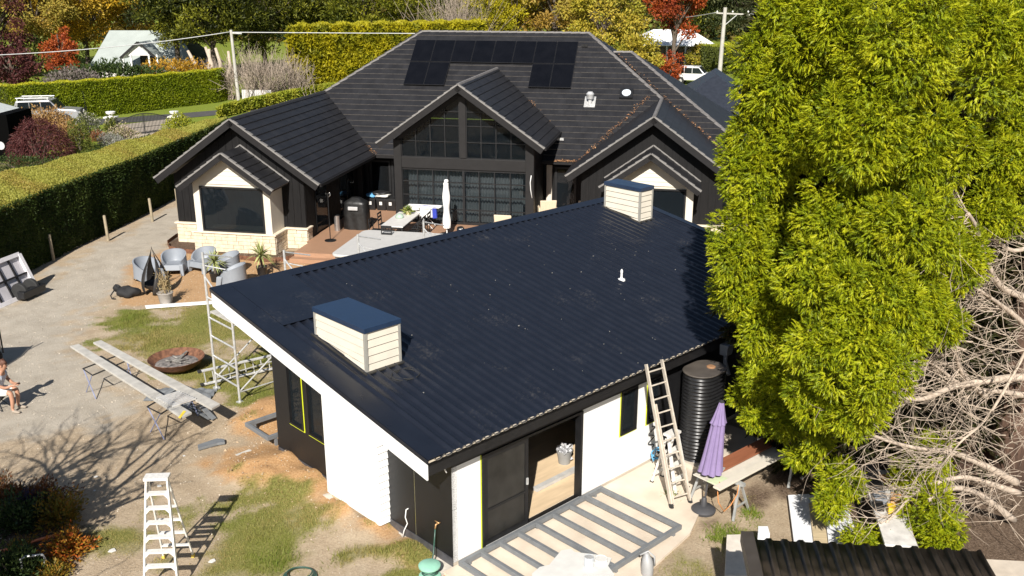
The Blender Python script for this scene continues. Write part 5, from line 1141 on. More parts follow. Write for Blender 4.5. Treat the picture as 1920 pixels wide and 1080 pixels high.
for s in (-1, 1):
    limb(3, [(bx0 + .16, .03 + s * .18, .95, .06), (bx0 + .2, .02 + s * .24, .74, .047), (bx0 + .36, .0 + s * .17, .66, .04), (bx0 + .5, -.03 + s * .07, .7, .028), (bx0 + .55, -.03 + s * .05, .71, (.035, .02))])
    hand = Vector((bx0 + .56, -.03 + s * .05, .71))
    k = len(V) - 1
    for f in range(4): y = -.03 + s * (.025 + .018 * f); limb(k, [(hand.x + .03, y, .715, .0085), (hand.x + .065, y - s * .01, .712, .008), (hand.x + .085 - .008 * abs(f - 1.5), y - s * .02, .695, .007)])
    limb(k, [(hand.x + .005, hand.y - s * .035, .735, .009), (hand.x + .04, hand.y - s * .035, .745, .008)])
    limb(0, [(bx0 + .1, .05 + s * .1, .49, .095), (bx0 + .45, .0 + s * .14, .52, .065), (bx0 + .47, -.02 + s * .14, .3, .055), (bx0 + .44, -.03 + s * .14, .09, .037), (bx0 + .5, -.05 + s * .15, .045, (.04, .03)), (bx0 + .63, -.07 + s * .16, .03, (.042, .025))])
skinned('body', V, Eg, SK, person)
skinned('shirt', [(bx0 - .0, .05, .52, (.16, .14)), (bx0 + .06, .05, .68, (.172, .13)), (bx0 + .14, .04, .86, (.18, .14)), (bx0 + .19, .03, .97, (.12, .1)), (bx0 + .16, -.16, .94, .075), (bx0 + .185, -.2, .82, .068), (bx0 + .16, .22, .94, .075), (bx0 + .185, .26, .82, .068)], [(0, 1), (1, 2), (2, 3), (3, 4), (4, 5), (3, 6), (6, 7)], M('pale_shirt', (.5, .53, .6), .85, var=.1), person)
for s in (-1, 1): skinned('shorts', [(bx0 - .02, .05 + s * .05, .49, (.13, .12)), (bx0 + .12, .04 + s * .1, .5, .112), (bx0 + .4, .0 + s * .14, .52, .088)], [(0, 1), (1, 2)], M('white_shorts', (.7, .7, .68), .85), person)
for s in (-1, 1): skinned('shoe', [(bx0 + .43, -.035 + s * .14, .05, (.05, .045)), (bx0 + .53, -.055 + s * .152, .04, (.052, .04)), (bx0 + .66, -.075 + s * .162, .03, (.045, .028))], [(0, 1), (1, 2)], M('tan_shoe', (.3, .25, .2), .8), person)
blob(bx0 + .29, 0, 1.27, .1, .105, .09, 4, 'hair', M('brown_hair', (.12, .05, .03), .7), person)
blob(bx0 + .375, 0, 1.215, .02, .016, .02, 5, 'nose', SK, person)
for s in (-1, 1): blob(bx0 + .385, .035 * s, 1.24, .01, .012, .009, 6, 'eye', M('eye_dark', (.03, .025, .02), .3), person); blob(bx0 + .3, .1 * s, 1.215, .018, .01, .03, 7, 'ear', SK, person)
MB().box(bx0 + .372, -.03, 1.165, bx0 + .392, .03, 1.175).build('mouth', M('lip', (.3, .12, .09), .5), person)
ph = MB().box(-.04, -.035, 0, .04, .035, .01).build('phone', BLACKPL); ph.location = (pp.x + bx0 + .6, pp.y - .03, .725); ph.rotation_euler = (0, -.4, 0); tag(ph, 'dark phone held in the seated person\'s hands', 'phone')
stl = thing('camp_stool', 'low folding stool under the seated person', 'stool', (pp.x + bx0 - .02, pp.y + .05, 0)); MB().box(-.2, -.2, .33, .2, .2, .37).build('seat', BAG, stl)
for a, b in (((-.18, -.18, 0), (.18, -.18, .34)), ((.18, -.18, 0), (-.18, -.18, .34)), ((-.18, .18, 0), (.18, .18, .34)), ((.18, .18, 0), (-.18, .18, .34))): MB().tube([a, b], .012, 6).build('leg', BLACK, stl)
cp = G(-10, 690); ct = thing('garden_cart', 'tan sided cart with a black frame at the left edge', 'cart', (cp.x, cp.y, 0), .12)
MB().box(-1.5, -.35, .42, .12, .35, .95).build('cart_box', M('tan_panel', (.36, .33, .26), .7, var=.1), ct, bevel=.02)
for p, q in (((.14, -.37, .3), (.14, -.37, 1.0)), ((.14, .37, .3), (.14, .37, 1.0)), ((.14, -.37, .98), (.14, .37, .98)), ((.14, .0, .98), (.2, .0, 1.45)), ((-1.5, -.37, .4), (.14, -.37, .4)), ((.14, -.37, .3), (.3, -.37, .2))): MB().tube([p, q], .022, 8).build('frame_tube', BLACK, ct)
for y in (-.36, .36):
    for x in (-1.2, -.1): MB().lathe([(.05, -.04), (.2, -.04), (.21, 0), (.2, .04), (.05, .04)], 18).build('wheel', RUBBER, ct, loc=(x, y, .21), rot=(math.pi / 2, 0, 0), smooth=40)
# metal rail and orange tape in the garden bed
gr_ = MB(); q = G(45, 1082); gr_.tube([q, q + Vector((0, 0, .38)), q + Vector((.1, .02, .42)), q + Vector((.35, .1, .4)), q + Vector((.38, .12, .28)), q + Vector((.3, .1, .14))], .024, 8); tag(gr_.build('bike_rail', GALV, None, smooth=True), 'bent metal rail end poking up in the garden bed', 'rail')
cable('orange_tape', 'orange tape stretched across the garden bed', [G(-40, 1045, .12), G(30, 1026, .1), G(70, 1013, .1), G(108, 1003, .09)], .03, M('orange_tape', (.75, .22, .09), .6), 'tape')
# ------------------------------------------------------------------ things on the deck
ZD = .336
def hp(X, Y, Z=ZD): return HWd(X, Y, Z)
spa = thing('spa', 'spa tub under a pale grey cover at the deck edge', 'spa', hp(10.1, -1.8, 0), HRZ)
def rrect(x, y, r, n=6):
    return [(sx * (x - r) + r * math.cos(t), sy * (y - r) + r * math.sin(t)) for sx, sy, a in ((1, 1, 0), (-1, 1, 1), (-1, -1, 2), (1, -1, 3)) for t in [a * math.pi / 2 + k / n * math.pi / 2 for k in range(n + 1)]]
MB().prism([(x, y, 0) for x, y in rrect(2.05, 1.75, .3)], (0, 0, .8)).build('tub_cabinet', M('spa_cabinet', (.3, .3, .29), .6), spa)
MB().prism([(x, y, .8) for x, y in rrect(2.12, 1.82, .32)], (0, 0, .1)).build('cover', M('spa_cover', (.5, .49, .47), .6, var=.05), spa, bevel=.03)
bq = thing('barbecue', 'barbecue under a black fitted cover on the deck', 'barbecue', hp(6.85, 2.25), HRZ)
def cover(u, v):
    t = u * 6.2832; c, s = math.cos(t), math.sin(t); q = (abs(c) ** 4 + abs(s) ** 4) ** .25; z = 1.32 * v; k = 1 - .12 * max(0, v - .55) / .45 - (.55 * max(0, v - .86) / .14); w_ = 1 + .05 * math.sin(9 * t + 4 * v) * (1 - v)
    return (.52 * c / q * k * w_, .34 * s / q * k * w_, z)
MB().grid(cover, 48, 20, cu=True).prism([(.2 * math.cos(t), .12 * math.sin(t), 1.318) for t in np.linspace(0, 6.28, 9)[:-1]], (0, 0, .004)).build('fabric_cover', M('cover_black', (.012, .012, .012), .45, var=.3, bump=.01, bscale=6), bq, smooth=60)
MB().box(-.22, -.44, .85, .2, -.36, 1.0).build('side_tray', M('tray_pale', (.42, .42, .42), .4), bq, bevel=.02)
hs = thing('hook_stand', 'tall black pole with a hook and round base on the deck', 'stand', hp(6.5, .1)); MB().lathe([(.23, 0), (.23, .03), (.05, .06)], 24).build('base', BLACKPL, hs, smooth=40); MB().tube([(0, 0, .05), (0, 0, 1.9)], .018, 8).build('pole', BLACKPL, hs); MB().tube([(0, 0, 1.9), (.08, 0, 1.96), (.1, 0, 1.85), (.02, 0, 1.78)], .014, 8).build('hook', M('chrome', (.5, .5, .5), .25, .8), hs, smooth=True)
p = G(633, 432, ZD); bn_ = thing('bin', 'slim steel pedal bin beside the covered barbecue', 'bin', p); MB().lathe([(.12, 0), (.12, .62), (.125, .64)], 20).build('bin_body', M('brushed_steel', (.45, .44, .43), .3, .8), bn_, smooth=40); MB().lathe([(.125, .64), (.12, .68), (.04, .7)], 20).build('bin_lid', BLACKPL, bn_, smooth=40)
for i, (x, lb) in enumerate(((6.3, 'black storage tub on the left under the folded covers'), (6.8, 'black storage tub in the middle under the folded covers'), (7.25, 'black storage tub on the right beside the gable post'))):
    t = thing('storage_tub', lb, 'storage box', hp(x, 5.75), HRZ); MB().hexa([(-.2, -.26, 0), (.2, -.26, 0), (.2, .26, 0), (-.2, .26, 0), (-.23, -.29, .5), (.23, -.29, .5), (.23, .29, .5), (-.23, .29, .5)]).build('box', BLACKPL, t, bevel=.015); MB().box(-.24, -.3, .5, .24, .3, .54).build('lid', BLACKPL, t, bevel=.01); MB().box(-.08, -.286, .25, .05, -.279, .4).build('paper_label', WS, t)
for nm, lb, x, w_, z, m, sd in (('folded_cover', 'light blue folded cover on the storage tubs', 6.3, .32, .55, M('blue_cloth', (.12, .35, .6), .7), 1), ('folded_cover', 'white folded cover on the storage tubs', 6.75, .4, .55, WS, 2), ('folded_cover', 'black plastic heap on top of the storage tubs', 6.7, .42, .66, BLACKPL, 3)):
    o = blob(0, 0, .09, w_, .28, .1, sd, nm, m, None); o.location = hp(x, 5.75, ZD + z); tag(o, lb, 'cover')
# dining set
tb0 = thing('dining_table', 'white topped dining table with dark legs on the deck', 'table', hp(9.1, 1.25), HRZ); MB().box(-.46, -1.2, .7, .46, 1.2, .74).build('table_top', M('table_white', (.62, .6, .57), .5, var=.05), tb0, bevel=.006)
for x in (-.4, .4):
    for y in (-1.12, 1.12): MB().box(x - .035, y - .035, 0, x + .035, y + .035, .7).build('leg', CHAR, tb0)
MB().box(-.42, -1.15, .62, .42, 1.15, .699).build('apron', CHAR, tb0)
ch0 = None
for lb, x, y, yaw in (('black dining chair at the near end of the table', 9.1, -.35, 0), ('black dining chair at the left of the table, nearer the spa', 8.35, .45, -1.57), ('black dining chair at the left of the table, nearer the tubs', 8.35, 1.5, -1.57), ('black dining chair at the right of the table, nearer the spa', 9.85, .5, 1.57), ('black dining chair at the right of the table, middle', 9.85, 1.15, 1.57), ('black dining chair at the right of the table, by the drying rack', 9.85, 1.85, 1.57)):
    if ch0 is None:
        ch0 = thing('dining_chair', lb, 'chair', hp(x, y), HRZ + yaw, 'chairs round the dining table')
        MB().box(-.22, -.22, .43, .22, .22, .46).build('seat', BLACK, ch0, bevel=.008)
        for sx in (-.2, .2): MB().beam((sx, -.2, 0), (sx, -.26, .92), .03, .03).build('rear_leg', BLACK, ch0); MB().beam((sx, .2, 0), (sx, .2, .43), .03, .03).build('front_leg', BLACK, ch0)
        for z in (.6, .74, .89): MB().box(-.2, -.265, z - .03, .2, -.235, z + .03).build('back_slat', BLACK, ch0)
        MB().beam((-.2, -.2, .2), (-.2, .2, .2), .02, .02).build('stretcher', BLACK, ch0); MB().beam((.2, -.2, .2), (.2, .2, .2), .02, .02).build('stretcher', BLACK, ch0)
    else: copy_tree(ch0, None, loc=hp(x, y), rz=HRZ + yaw, label=lb)
tin_ = thing('table_plant', 'leafy green potted plant on the dining table', 'plant', hp(9.15, 2.05, ZD + .741)); MB().lathe([(.09, 0), (.13, .16), (.12, .16)], 14).build('pot', M('cream_pot', (.6, .5, .3), .6), tin_, smooth=40)
N = 260; rgp = np.random.default_rng(5); leaf_obj('foliage', np.tile([0, 0, .15], (N, 1)) + rgp.normal(0, .03, (N, 3)), unit(rgp.normal(size=(N, 3)) + [0, 0, .5]), rgp.uniform(.14, .3, N), .04, leafmat('pot_leaves', [(.25, .3, .05), (.1, .16, .03), (.4, .38, .1)]), tin_, 4, kind='stuff')
dm = thing('glass_cloche', 'pale green dome on the dining table', 'dome', hp(8.98, 1.45, ZD + .741)); MB().lathe([(.17, 0), (.17, .05), (.14, .12), (.06, .17), (.01, .18)], 20).build('dome', M('sage_dome', (.35, .45, .36), .3), dm, smooth=True)
dr = thing('drying_rack', 'folding drying rack with white and blue laundry', 'drying rack', hp(9.55, 2.95), HRZ)
for y in (-.25, .25): MB().tube([(-.45, y, 0), (.4, y, .9)], .012, 6).build('leg', WHITEPL, dr); MB().tube([(.45, y, 0), (-.4, y, .9)], .012, 6).build('leg', WHITEPL, dr)
for k in range(8): MB().tube([(-.72, -.28 + .08 * k, .9), (.75, -.28 + .08 * k, .9)], .006, 6).build('wire', WHITEPL, dr)
for x0, x1, y, m, d in ((-.6, -.1, -.28, WS, .12), (-.3, .45, -.12, WS, .45), (.45, .62, -.2, M('blue_towel', (.03, .05, .35), .9), .45), (-.2, .3, .1, MAT['blue_towel'], .3), (-.7, .7, .25, WS, .1)):
    MB().grid(lambda u, v: (x0 + (x1 - x0) * u, y + .03 * math.sin(v * 3.14 + 5 * u) * (1 if v > .5 else -1) + (.04 if v > .5 else -.04), .915 - d * abs(v - .5) * 2), 10, 10).build('laundry', m, dr, smooth=True)
wu = thing('parasol', 'closed white parasol on the deck in front of the glazed gable', 'parasol', hp(10.83, 1.9)); MB().lathe([(.3, 0), (.3, .05), (.04, .08)], 24).build('base', BLACKPL, wu, smooth=40); MB().tube([(0, 0, .05), (0, 0, 2.2)], .025, 8).build('pole', WHITEPL, wu)
MB().grid(lambda u, v: ((.13 - .02 * v + .02 * math.sin(2 * v * 6)) * (1 + .12 * math.cos(8 * u * 6.283)) * math.cos(u * 6.283) * (1 if v < .96 else .4), (.13 - .02 * v) * (1 + .12 * math.cos(8 * u * 6.283)) * math.sin(u * 6.283) * (1 if v < .96 else .4), .3 + 1.92 * v), 48, 24, cu=True).build('cover', M('white_canvas', (.8, .8, .78), .8), wu, smooth=True)
MB().lathe([(.06, 0), (.1, .05), (.06, .12)], 14, (.02, 0, 2.18)).build('knot', MAT['white_canvas'], wu, smooth=True)
WK = M('wicker_cream', (.6, .5, .36), .8, var=.12, scale=30, bump=.006, bscale=50)
def wicker(label, pos, yaw, first=[None]):
    if first[0]: return copy_tree(first[0], None, loc=pos, rz=yaw, label=label)
    t = first[0] = thing('wicker_chair', label, 'chair', pos, yaw, 'cream wicker chairs')
    MB().hexa([(-.32, -.32, .1), (.32, -.32, .1), (.32, .3, .1), (-.32, .3, .1), (-.34, -.34, .42), (.34, -.34, .42), (.34, .32, .42), (-.34, .32, .42)]).build('seat', WK, t, bevel=.03)
    MB().hexa([(-.33, .26, .42), (.33, .26, .42), (.33, .36, .42), (-.33, .36, .42), (-.36, .36, .98), (.36, .36, .98), (.36, .44, .98), (-.36, .44, .98)]).build('backrest', WK, t, bevel=.03)
    for s in (-1, 1): MB().box(s * .36 - .05, -.34, .4, s * .36 + .05, .34, .64).build('arm', WK, t, bevel=.03)
    for x in (-.3, .3):
        for y in (-.28, .28): MB().box(x - .03, y - .03, 0, x + .03, y + .03, .12).build('leg', WK, t)
def deck_at(u, v, z):
    p = G(u, v, ZD + z); return Vector((p.x, p.y, ZD))
wicker('cream wicker chair near the right recess door', deck_at(1026, 372, .98), HRZ + math.pi + .3); wicker('cream wicker chair in front of the glazed doors', deck_at(946, 399, .98), HRZ + math.pi)
o = blob(0, 0, .1, .16, .16, .12, 9, 'door_mat_ball', BLACKPL, None); o.name = 'black_pouf'; o.location = deck_at(864, 430, .1); tag(o, 'small round black pouf half hidden behind the roof edge', 'pouf')
# ------------------------------------------------------------------ plants near the camera
def fan_sprays(anch, dirs, L, rg, k=11, leaf=.13, wid=.03):
    """feathery sprays: leaflets set along an axis, angled to both sides"""
    N = len(anch); R = rg.normal(size=(N, 3)); S = unit(np.cross(dirs, R)); Ls = L * rg.uniform(.6, 1.25, N)
    P, D, LL = [], [], []
    for j in range(k):
        f = j / (k - 1); s = (1 if j % 2 else -1) * (.75 - .45 * f) if j < k - 1 else 0
        P.append(anch + dirs * (Ls * f * .8)[:, None]); D.append(unit(dirs + S * s + rg.normal(0, .18, (N, 3)) + np.array([0, 0, -.10]))); LL.append(leaf * (1.05 - .35 * f) * rg.uniform(.75, 1.25, N))
    return np.concatenate(P), np.concatenate(D), np.concatenate(LL)
def lobe_points(c, r, n, rg):
    v = unit(rg.normal(size=(n, 3))); p = v * np.array(r) * rg.uniform(.82, 1.04, (n, 1)) + np.array(c); d = unit(v * np.array([1, 1, .6]) + np.array([0, 0, .12]) + rg.normal(0, .32, (n, 3))); return p, d, v
cyp = thing('cypress_tree', 'huge golden green feathery cypress filling the right side', 'tree', (10.6, 18.2, 0))
OFF = np.array([10.6, 18.2, 0])
rg = np.random.default_rng(21)
MASS = [(1860, 395, 55, 60, .2), (1935, 330, 60, 60, .5), (1450, 130, 72, 115, .1), (1490, 30, 55, 85, .2), (1560, 60, 90, 120, .2), (1690, 70, 110, 130, -.4), (1845, 90, 110, 150, -.3), (1965, 190, 80, 150, .2),
        (1412, 290, 56, 130, .0), (1505, 250, 62, 110, .3), (1610, 235, 88, 105, -.5), (1745, 275, 95, 95, -.2), (1880, 290, 70, 80, .4),
        (1388, 470, 62, 110, -.2), (1425, 590, 52, 95, .0), (1372, 545, 36, 55, .2), (1585, 395, 85, 95, -.2), (1705, 425, 88, 95, -.7), (1790, 480, 55, 70, -.2), (1455, 400, 48, 100, .6), (1500, 600, 45, 60, .2), (1600, 775, 50, 45, -.9), (1470, 720, 40, 60, .2),
        (1545, 515, 85, 80, -.5), (1640, 560, 85, 85, -.9), (1482, 655, 34, 95, .3), (1575, 655, 88, 85, -1.1), (1640, 700, 70, 75, -1.2), (1545, 740, 70, 60, -.8), (1730, 560, 42, 55, -.6), (1690, 625, 45, 45, -.7), (1762, 600, 38, 45, -.5), (1425, 690, 32, 60, .2), (1470, 780, 34, 50, .1)]
cent, rad, pers = [], [], []
for u, v, rx, ry, dj in MASS:
    Y = 15.9 + 1.9 * ((u - 1690) / 330) ** 2 + dj * 1.5; p = AY(u, v, Y); sc_ = (Y * CT + (HC - p.z) * ST) / F_PX
    rx, ry = rx * .9, ry * .86; cent.append(tuple(p)); rad.append((rx * sc_, max(rx * sc_ * .85, .35), ry * sc_))
for u, v, z, r in ((1398, 735, 2.0, .26), (1505, 850, 1.6, .26), (1575, 905, 1.25, .34), (1560, 940, 1.0, .24), (1745, 860, 1.5, .42), (1700, 880, 1.2, .26), (1745, 960, .9, .4), (1765, 1000, .7, .36), (1610, 1010, .45, .22), (1655, 1020, .3, .2), (1535, 820, 2.2, .25), (1420, 780, 2.0, .22)):
    cent.append(tuple(G(u, v, z))); rad.append((r, r, r * 1.15))
nvis = len(cent)
for i in range(70):                        # the rest of the crown, away from the camera, above and beside the picture
    z = rg.uniform(5.5, 14.5); R = 5.6 * (1 - max(0, (z - 6) / 9.5) ** 1.6); a = rg.uniform(-1.1, 3.3)
    if z > 11: a = rg.uniform(0, 6.28)
    cent.append((11.2 + R * .85 * math.cos(a), 19.2 + R * .7 * math.sin(a), z)); k = rg.uniform(.8, 1.2); rad.append((k, k, k * 1.4))
def mass_points(c, r, n, rg):
    v = unit(rg.normal(size=(n, 3))); ph = rg.uniform(0, 6.28, 8); x, y, z = v[:, 0], v[:, 1], v[:, 2]; s = max(.5, min(1.3, r[2]))
    bump = .5 * np.sin(5.2 * s * z + ph[0] + 2.1 * np.sin(3 * x + ph[1])) + .5 * np.sin(5.5 * s * x + 3.1 * z + ph[2]) * np.sin(4.5 * s * y + ph[3]) + .35 * np.sin(9.5 * s * x + ph[4] - 6 * z) * np.sin(8 * s * z + ph[5])
    k = 1 + .15 * bump + rg.uniform(-.12, .03, n); g_ = unit(v / np.array(r)); p = v * np.array(r) * k[:, None] + np.array(c)
    d = unit(g_ * .75 + np.array([-.12, -.15, -.12]) + rg.normal(0, .34, (n, 3))); nr = unit(g_ + .45 * rg.normal(size=(n, 3)) * 0 + np.stack([np.cos(5.5 * s * x + ph[2]), np.cos(4.5 * s * y + ph[3]), np.cos(5.2 * s * z + ph[0])], 1) * .35)
    return p, d, nr, np.clip(.5 + .35 * bump + rg.normal(0, .1, n), 0, 1)
A, D, NR, shade = [], [], [], []
C2, R2, CORE = [], [], set()                           # every visible mass is made of many rounded billows
for c, r in zip(cent[:nvis], rad[:nvis]):
    m_ = int(6 + 9 * (r[0] * r[2]) ** .5); v = unit(rg.normal(size=(m_ * 2, 3)) + [0, -.5, .1]); q = v * np.array(r) * .72 + np.array(c); keep = []
    for j in range(len(q)):
        if all(np.linalg.norm((q[j] - q[i_]) / np.array(r)) > .42 for i_ in keep): keep.append(j)
    for j in keep: k = rg.uniform(.3, .45); C2.append(tuple(q[j])); R2.append((r[0] * k + .05, r[1] * k + .05, (r[2] * k + .05) * .95))
    CORE.add(len(C2)); C2.append(tuple(c)); R2.append(tuple(x * .68 for x in r))
cent, rad, nvis = C2 + cent[nvis:], R2 + rad[nvis:], len(C2)
for i, (c, r) in enumerate(zip(cent, rad)):
    area = 4 * math.pi * ((r[0] * r[1]) ** 1.6 / 3 + 2 * (r[0] * r[2]) ** 1.6 / 3) ** (1 / 1.6); n = int(area * ((60 if i in CORE else 235) if i < nvis else 22)) + 20
    p, d, v_, sh_ = mass_points(c, r, n, rg)
    if i < nvis: k = (p[:, 1] < c[1] + .45 * r[1]); p, d, v_, sh_ = p[k], d[k], v_[k], sh_[k]
    A.append(p); D.append(d); NR.append(v_); shade.append(sh_ if i < nvis else np.full(len(p), .4))
A, D, NR, shade = map(np.concatenate, (A, D, NR, shade))
P, DD, LL = fan_sprays(A, D, .16, rg, 10, .075, .02)
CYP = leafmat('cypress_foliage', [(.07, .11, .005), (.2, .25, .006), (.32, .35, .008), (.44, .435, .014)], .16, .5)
leaf_obj('crown', P - OFF, DD, LL * .92, .0185, CYP, cyp, 22, tris=True, rndv=np.tile(shade, 10), nref=np.tile(NR, (10, 1)), nj=.28)['kind'] = 'stuff'
LOB = [(m[0] + rg.normal(0, 25), m[1] + rg.normal(0, 30), 0) for m in MASS for _ in range(3)]
# inner growth: dull sprays, the crown's deep shade put into their colour
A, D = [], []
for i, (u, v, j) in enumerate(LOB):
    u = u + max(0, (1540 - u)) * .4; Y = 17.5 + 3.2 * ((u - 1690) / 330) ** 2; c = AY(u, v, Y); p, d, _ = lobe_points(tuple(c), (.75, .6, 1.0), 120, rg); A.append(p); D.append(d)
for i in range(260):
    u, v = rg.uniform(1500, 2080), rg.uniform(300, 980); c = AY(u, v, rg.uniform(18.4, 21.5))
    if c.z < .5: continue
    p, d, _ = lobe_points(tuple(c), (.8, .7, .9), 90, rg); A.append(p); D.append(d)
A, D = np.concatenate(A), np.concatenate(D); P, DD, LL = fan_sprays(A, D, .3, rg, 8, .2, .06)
leaf_obj('inner_shade_growth', P - OFF, DD, LL, .075, leafmat('cypress_crown_shade', [(.02, .02, .006), (.03, .034, .007), (.045, .03, .016)], .1), cyp, 23, tris=True)['kind'] = 'stuff'
# trunks and bare limbs
TRK = M('cypress_bark', (.08, .045, .03), .95, var=.4, scale=9, bump=.03, bscale=10, stretch=(1, 1, .25), col2=(.16, .095, .065))
MB().tube([(0, 0, -.2), (.05, 0, 2), (.0, .1, 5), (-.1, .2, 9), (0, .2, 14)], [.5, .4, .34, .25, .06], 14).build('trunk', TRK, cyp, smooth=True)
for (x, y, lx, ly) in ((-1.6, .9, -2.6, 1.6), (.9, .7, 1.5, 1.6), (-.6, 1.6, -1.2, 3.0)): MB().tube([(x * .3, y * .3, -.1), (x, y, 1.6), (lx, ly, 4.5), (lx * 1.3, ly * 1.1, 8)], [.3, .24, .17, .06], 10).build('stem', TRK, cyp, smooth=True)
LIMB = []
def pxlimb(pts, Y0, Y1, r0, r1):
    n = len(pts); q = [AY(u, v, Y0 + (Y1 - Y0) * i / (n - 1)) - Vector(OFF) for i, (u, v) in enumerate(pts)]
    s = []                                  # smooth the polyline
    for i in range(n - 1):
        p0, p1, p2, p3 = q[max(i - 1, 0)], q[i], q[i + 1], q[min(i + 2, n - 1)]
        for k in range(5): t = k / 5; s.append(.5 * ((2 * p1) + (p2 - p0) * t + (2 * p0 - 5 * p1 + 4 * p2 - p3) * t * t + (3 * p1 - p0 - 3 * p2 + p3) * t ** 3))
    s.append(q[-1]); m = len(s); r0, r1 = r0 * 1.25, r1 * 1.25; rr = [r0 + (r1 - r0) * (i / (m - 1)) ** .8 for i in range(m)]; return s, rr
for pts, Y0, Y1, r0, r1 in (
    ([(1960, 705), (1900, 708), (1840, 715), (1780, 728), (1730, 748), (1690, 745), (1660, 735)], 16.6, 15.0, .075, .018),
    ([(1960, 745), (1880, 735), (1810, 725), (1760, 690), (1720, 665)], 16.9, 15.6, .05, .014),
    ([(1905, 905), (1860, 880), (1790, 850), (1720, 840), (1660, 825), (1600, 800)], 16.6, 15.2, .07, .015),
    ([(1910, 925), (1850, 905), (1800, 895), (1730, 915), (1690, 950), (1640, 1005)], 16.5, 15.3, .055, .012),
    ([(1900, 975), (1840, 930), (1790, 915), (1740, 938)], 16.4, 15.4, .06, .03),
    ([(1935, 560), (1880, 540), (1850, 490), (1832, 430), (1815, 400)], 17.3, 16.0, .06, .025),
    ([(1960, 640), (1900, 590), (1860, 560), (1800, 520)], 17.0, 15.8, .055, .015),
    ([(1850, 745), (1805, 700), (1790, 650), (1768, 610)], 16.3, 15.6, .045, .02),
    ([(1960, 590), (1860, 770), (1800, 830), (1760, 880)], 15.2, 15.0, .026, .01),
    ([(1960, 450), (1900, 470), (1850, 440), (1800, 470)], 17.3, 16.2, .045, .01)):
    s, rr = pxlimb(pts, Y0, Y1, r0, r1); LIMB.append((s, rr)); MB().tube(s, rr, 8).build('bare_limb', PALEBARK, cyp, smooth=True)
TW = []
for i in range(680):
    s, rr = LIMB[rg.integers(len(LIMB))] if rg.random() < .6 else (None, None)
    if s: p = Vector(s[rg.integers(2, len(s))])
    else: p = AY(rg.uniform(1700, 1985), rg.uniform(470, 960), rg.uniform(15.6, 18.2)) - Vector(OFF)
    L = rg.uniform(.4, 1.9); a = math.pi + rg.normal(0, .75); e = rg.normal(.08, .3); d = Vector((math.cos(a) * math.cos(e), -.25 + rg.normal(0, .35), math.sin(e))).normalized(); pts = [p]; bend = Vector(rg.normal(0, .22, 3))
    for k in range(6): d = (d + bend * .5 + Vector(rg.normal(0, .1, 3))).normalized(); pts.append(pts[-1] + d * L / 6)
    r = rg.uniform(.005, .0135); TW.append((pts, [r * (1 - .8 * k / 6) for k in range(7)]))
    for c in range(rg.integers(1, 4)):
        q = pts[rg.integers(2, 6)]; dd = (d + Vector(rg.normal(0, .55, 3))).normalized(); pp_ = [q]
        for k in range(3): dd = (dd + Vector(rg.normal(0, .15, 3))).normalized(); pp_.append(pp_[-1] + dd * L * .13)
        TW.append((pp_, [r * .55, r * .45, r * .35, r * .2]))
tubes_obj('bare_twigs', [(p, r) for p, r in TW], M('pale_twig', (.42, .34, .265), .85, var=.2, scale=5), cyp, 4)['kind'] = 'stuff'
# the dark inner sprays stand in for shade behind the bare limbs
# bare garden tree outside the picture whose shadow lies on the drive
bt = thing('bare_tree', 'leafless garden tree beside the drive, its branching shadow on the dirt', 'tree', (-10.0, 12.3, 0)); BR = []
def grow(p, d, L, r, lv, rg):
    pts = [p]; n = 5
    for k in range(n): d = (d + Vector(rg.normal(0, .13, 3)) + Vector((0, 0, .03))).normalized(); pts.append(pts[-1] + d * L / n)
    if any(PR(q_ + Vector((-10.0, 12.3, 0)))[0] > -14 for q_ in pts): return
    BR.append((pts, [r * (1 - .45 * k / n) for k in range(n + 1)]))
    if lv == 0: return
    for c in range(3 if lv > 1 else 4):
        q = pts[rg.integers(2, n + 1)]; dd = (d + Vector(rg.normal(0, .55, 3))).normalized(); grow(q, dd, L * rg.uniform(.55, .8), r * .55, lv - 1, rg)
rg2 = np.random.default_rng(31)
for a in (.1, .9, 1.7, 2.6, 3.4, 4.4, 5.4): grow(Vector((0, 0, 1.6)), Vector((math.cos(a) * .5, math.sin(a) * .5, .9)).normalized(), 2.5, .1, 4, rg2)
BR.append(([Vector((0, 0, -.1)), Vector((.03, 0, .9)), Vector((0, 0, 1.7))], [.13, .1, .09])); o = tubes_obj('branches', BR, BARK, bt, 4)
ev = thing('shade_bush', 'unseen evergreen bush added outside the left corner to shade the garden bed', 'shrub', (-9.9, 12.9, 0)); rg3 = np.random.default_rng(33); n = 9000  # out of view, added to deepen the shade over the bed
P = unit(rg3.normal(size=(n, 3))) * rg3.uniform(.3, 1, (n, 1)) * [1.5, .9, 1.6] + [0, 0, 2.5]; u_ = 960 + F_PX * (P[:, 0] - 9.9) / ((P[:, 1] + 12.9) * CT - (P[:, 2] - HC) * ST); P = P[u_ < -12]; n = len(P)
leaf_obj('foliage', P, unit(rg3.normal(size=(n, 3))), .13, .07, leafmat('evergreen', [(.03, .05, .01), (.06, .08, .02)]), ev, 34)['kind'] = 'stuff'; MB().tube([(0, 0, -.1), (0, 0, 2.6)], [.1, .05], 8).build('stem', BARK, ev)
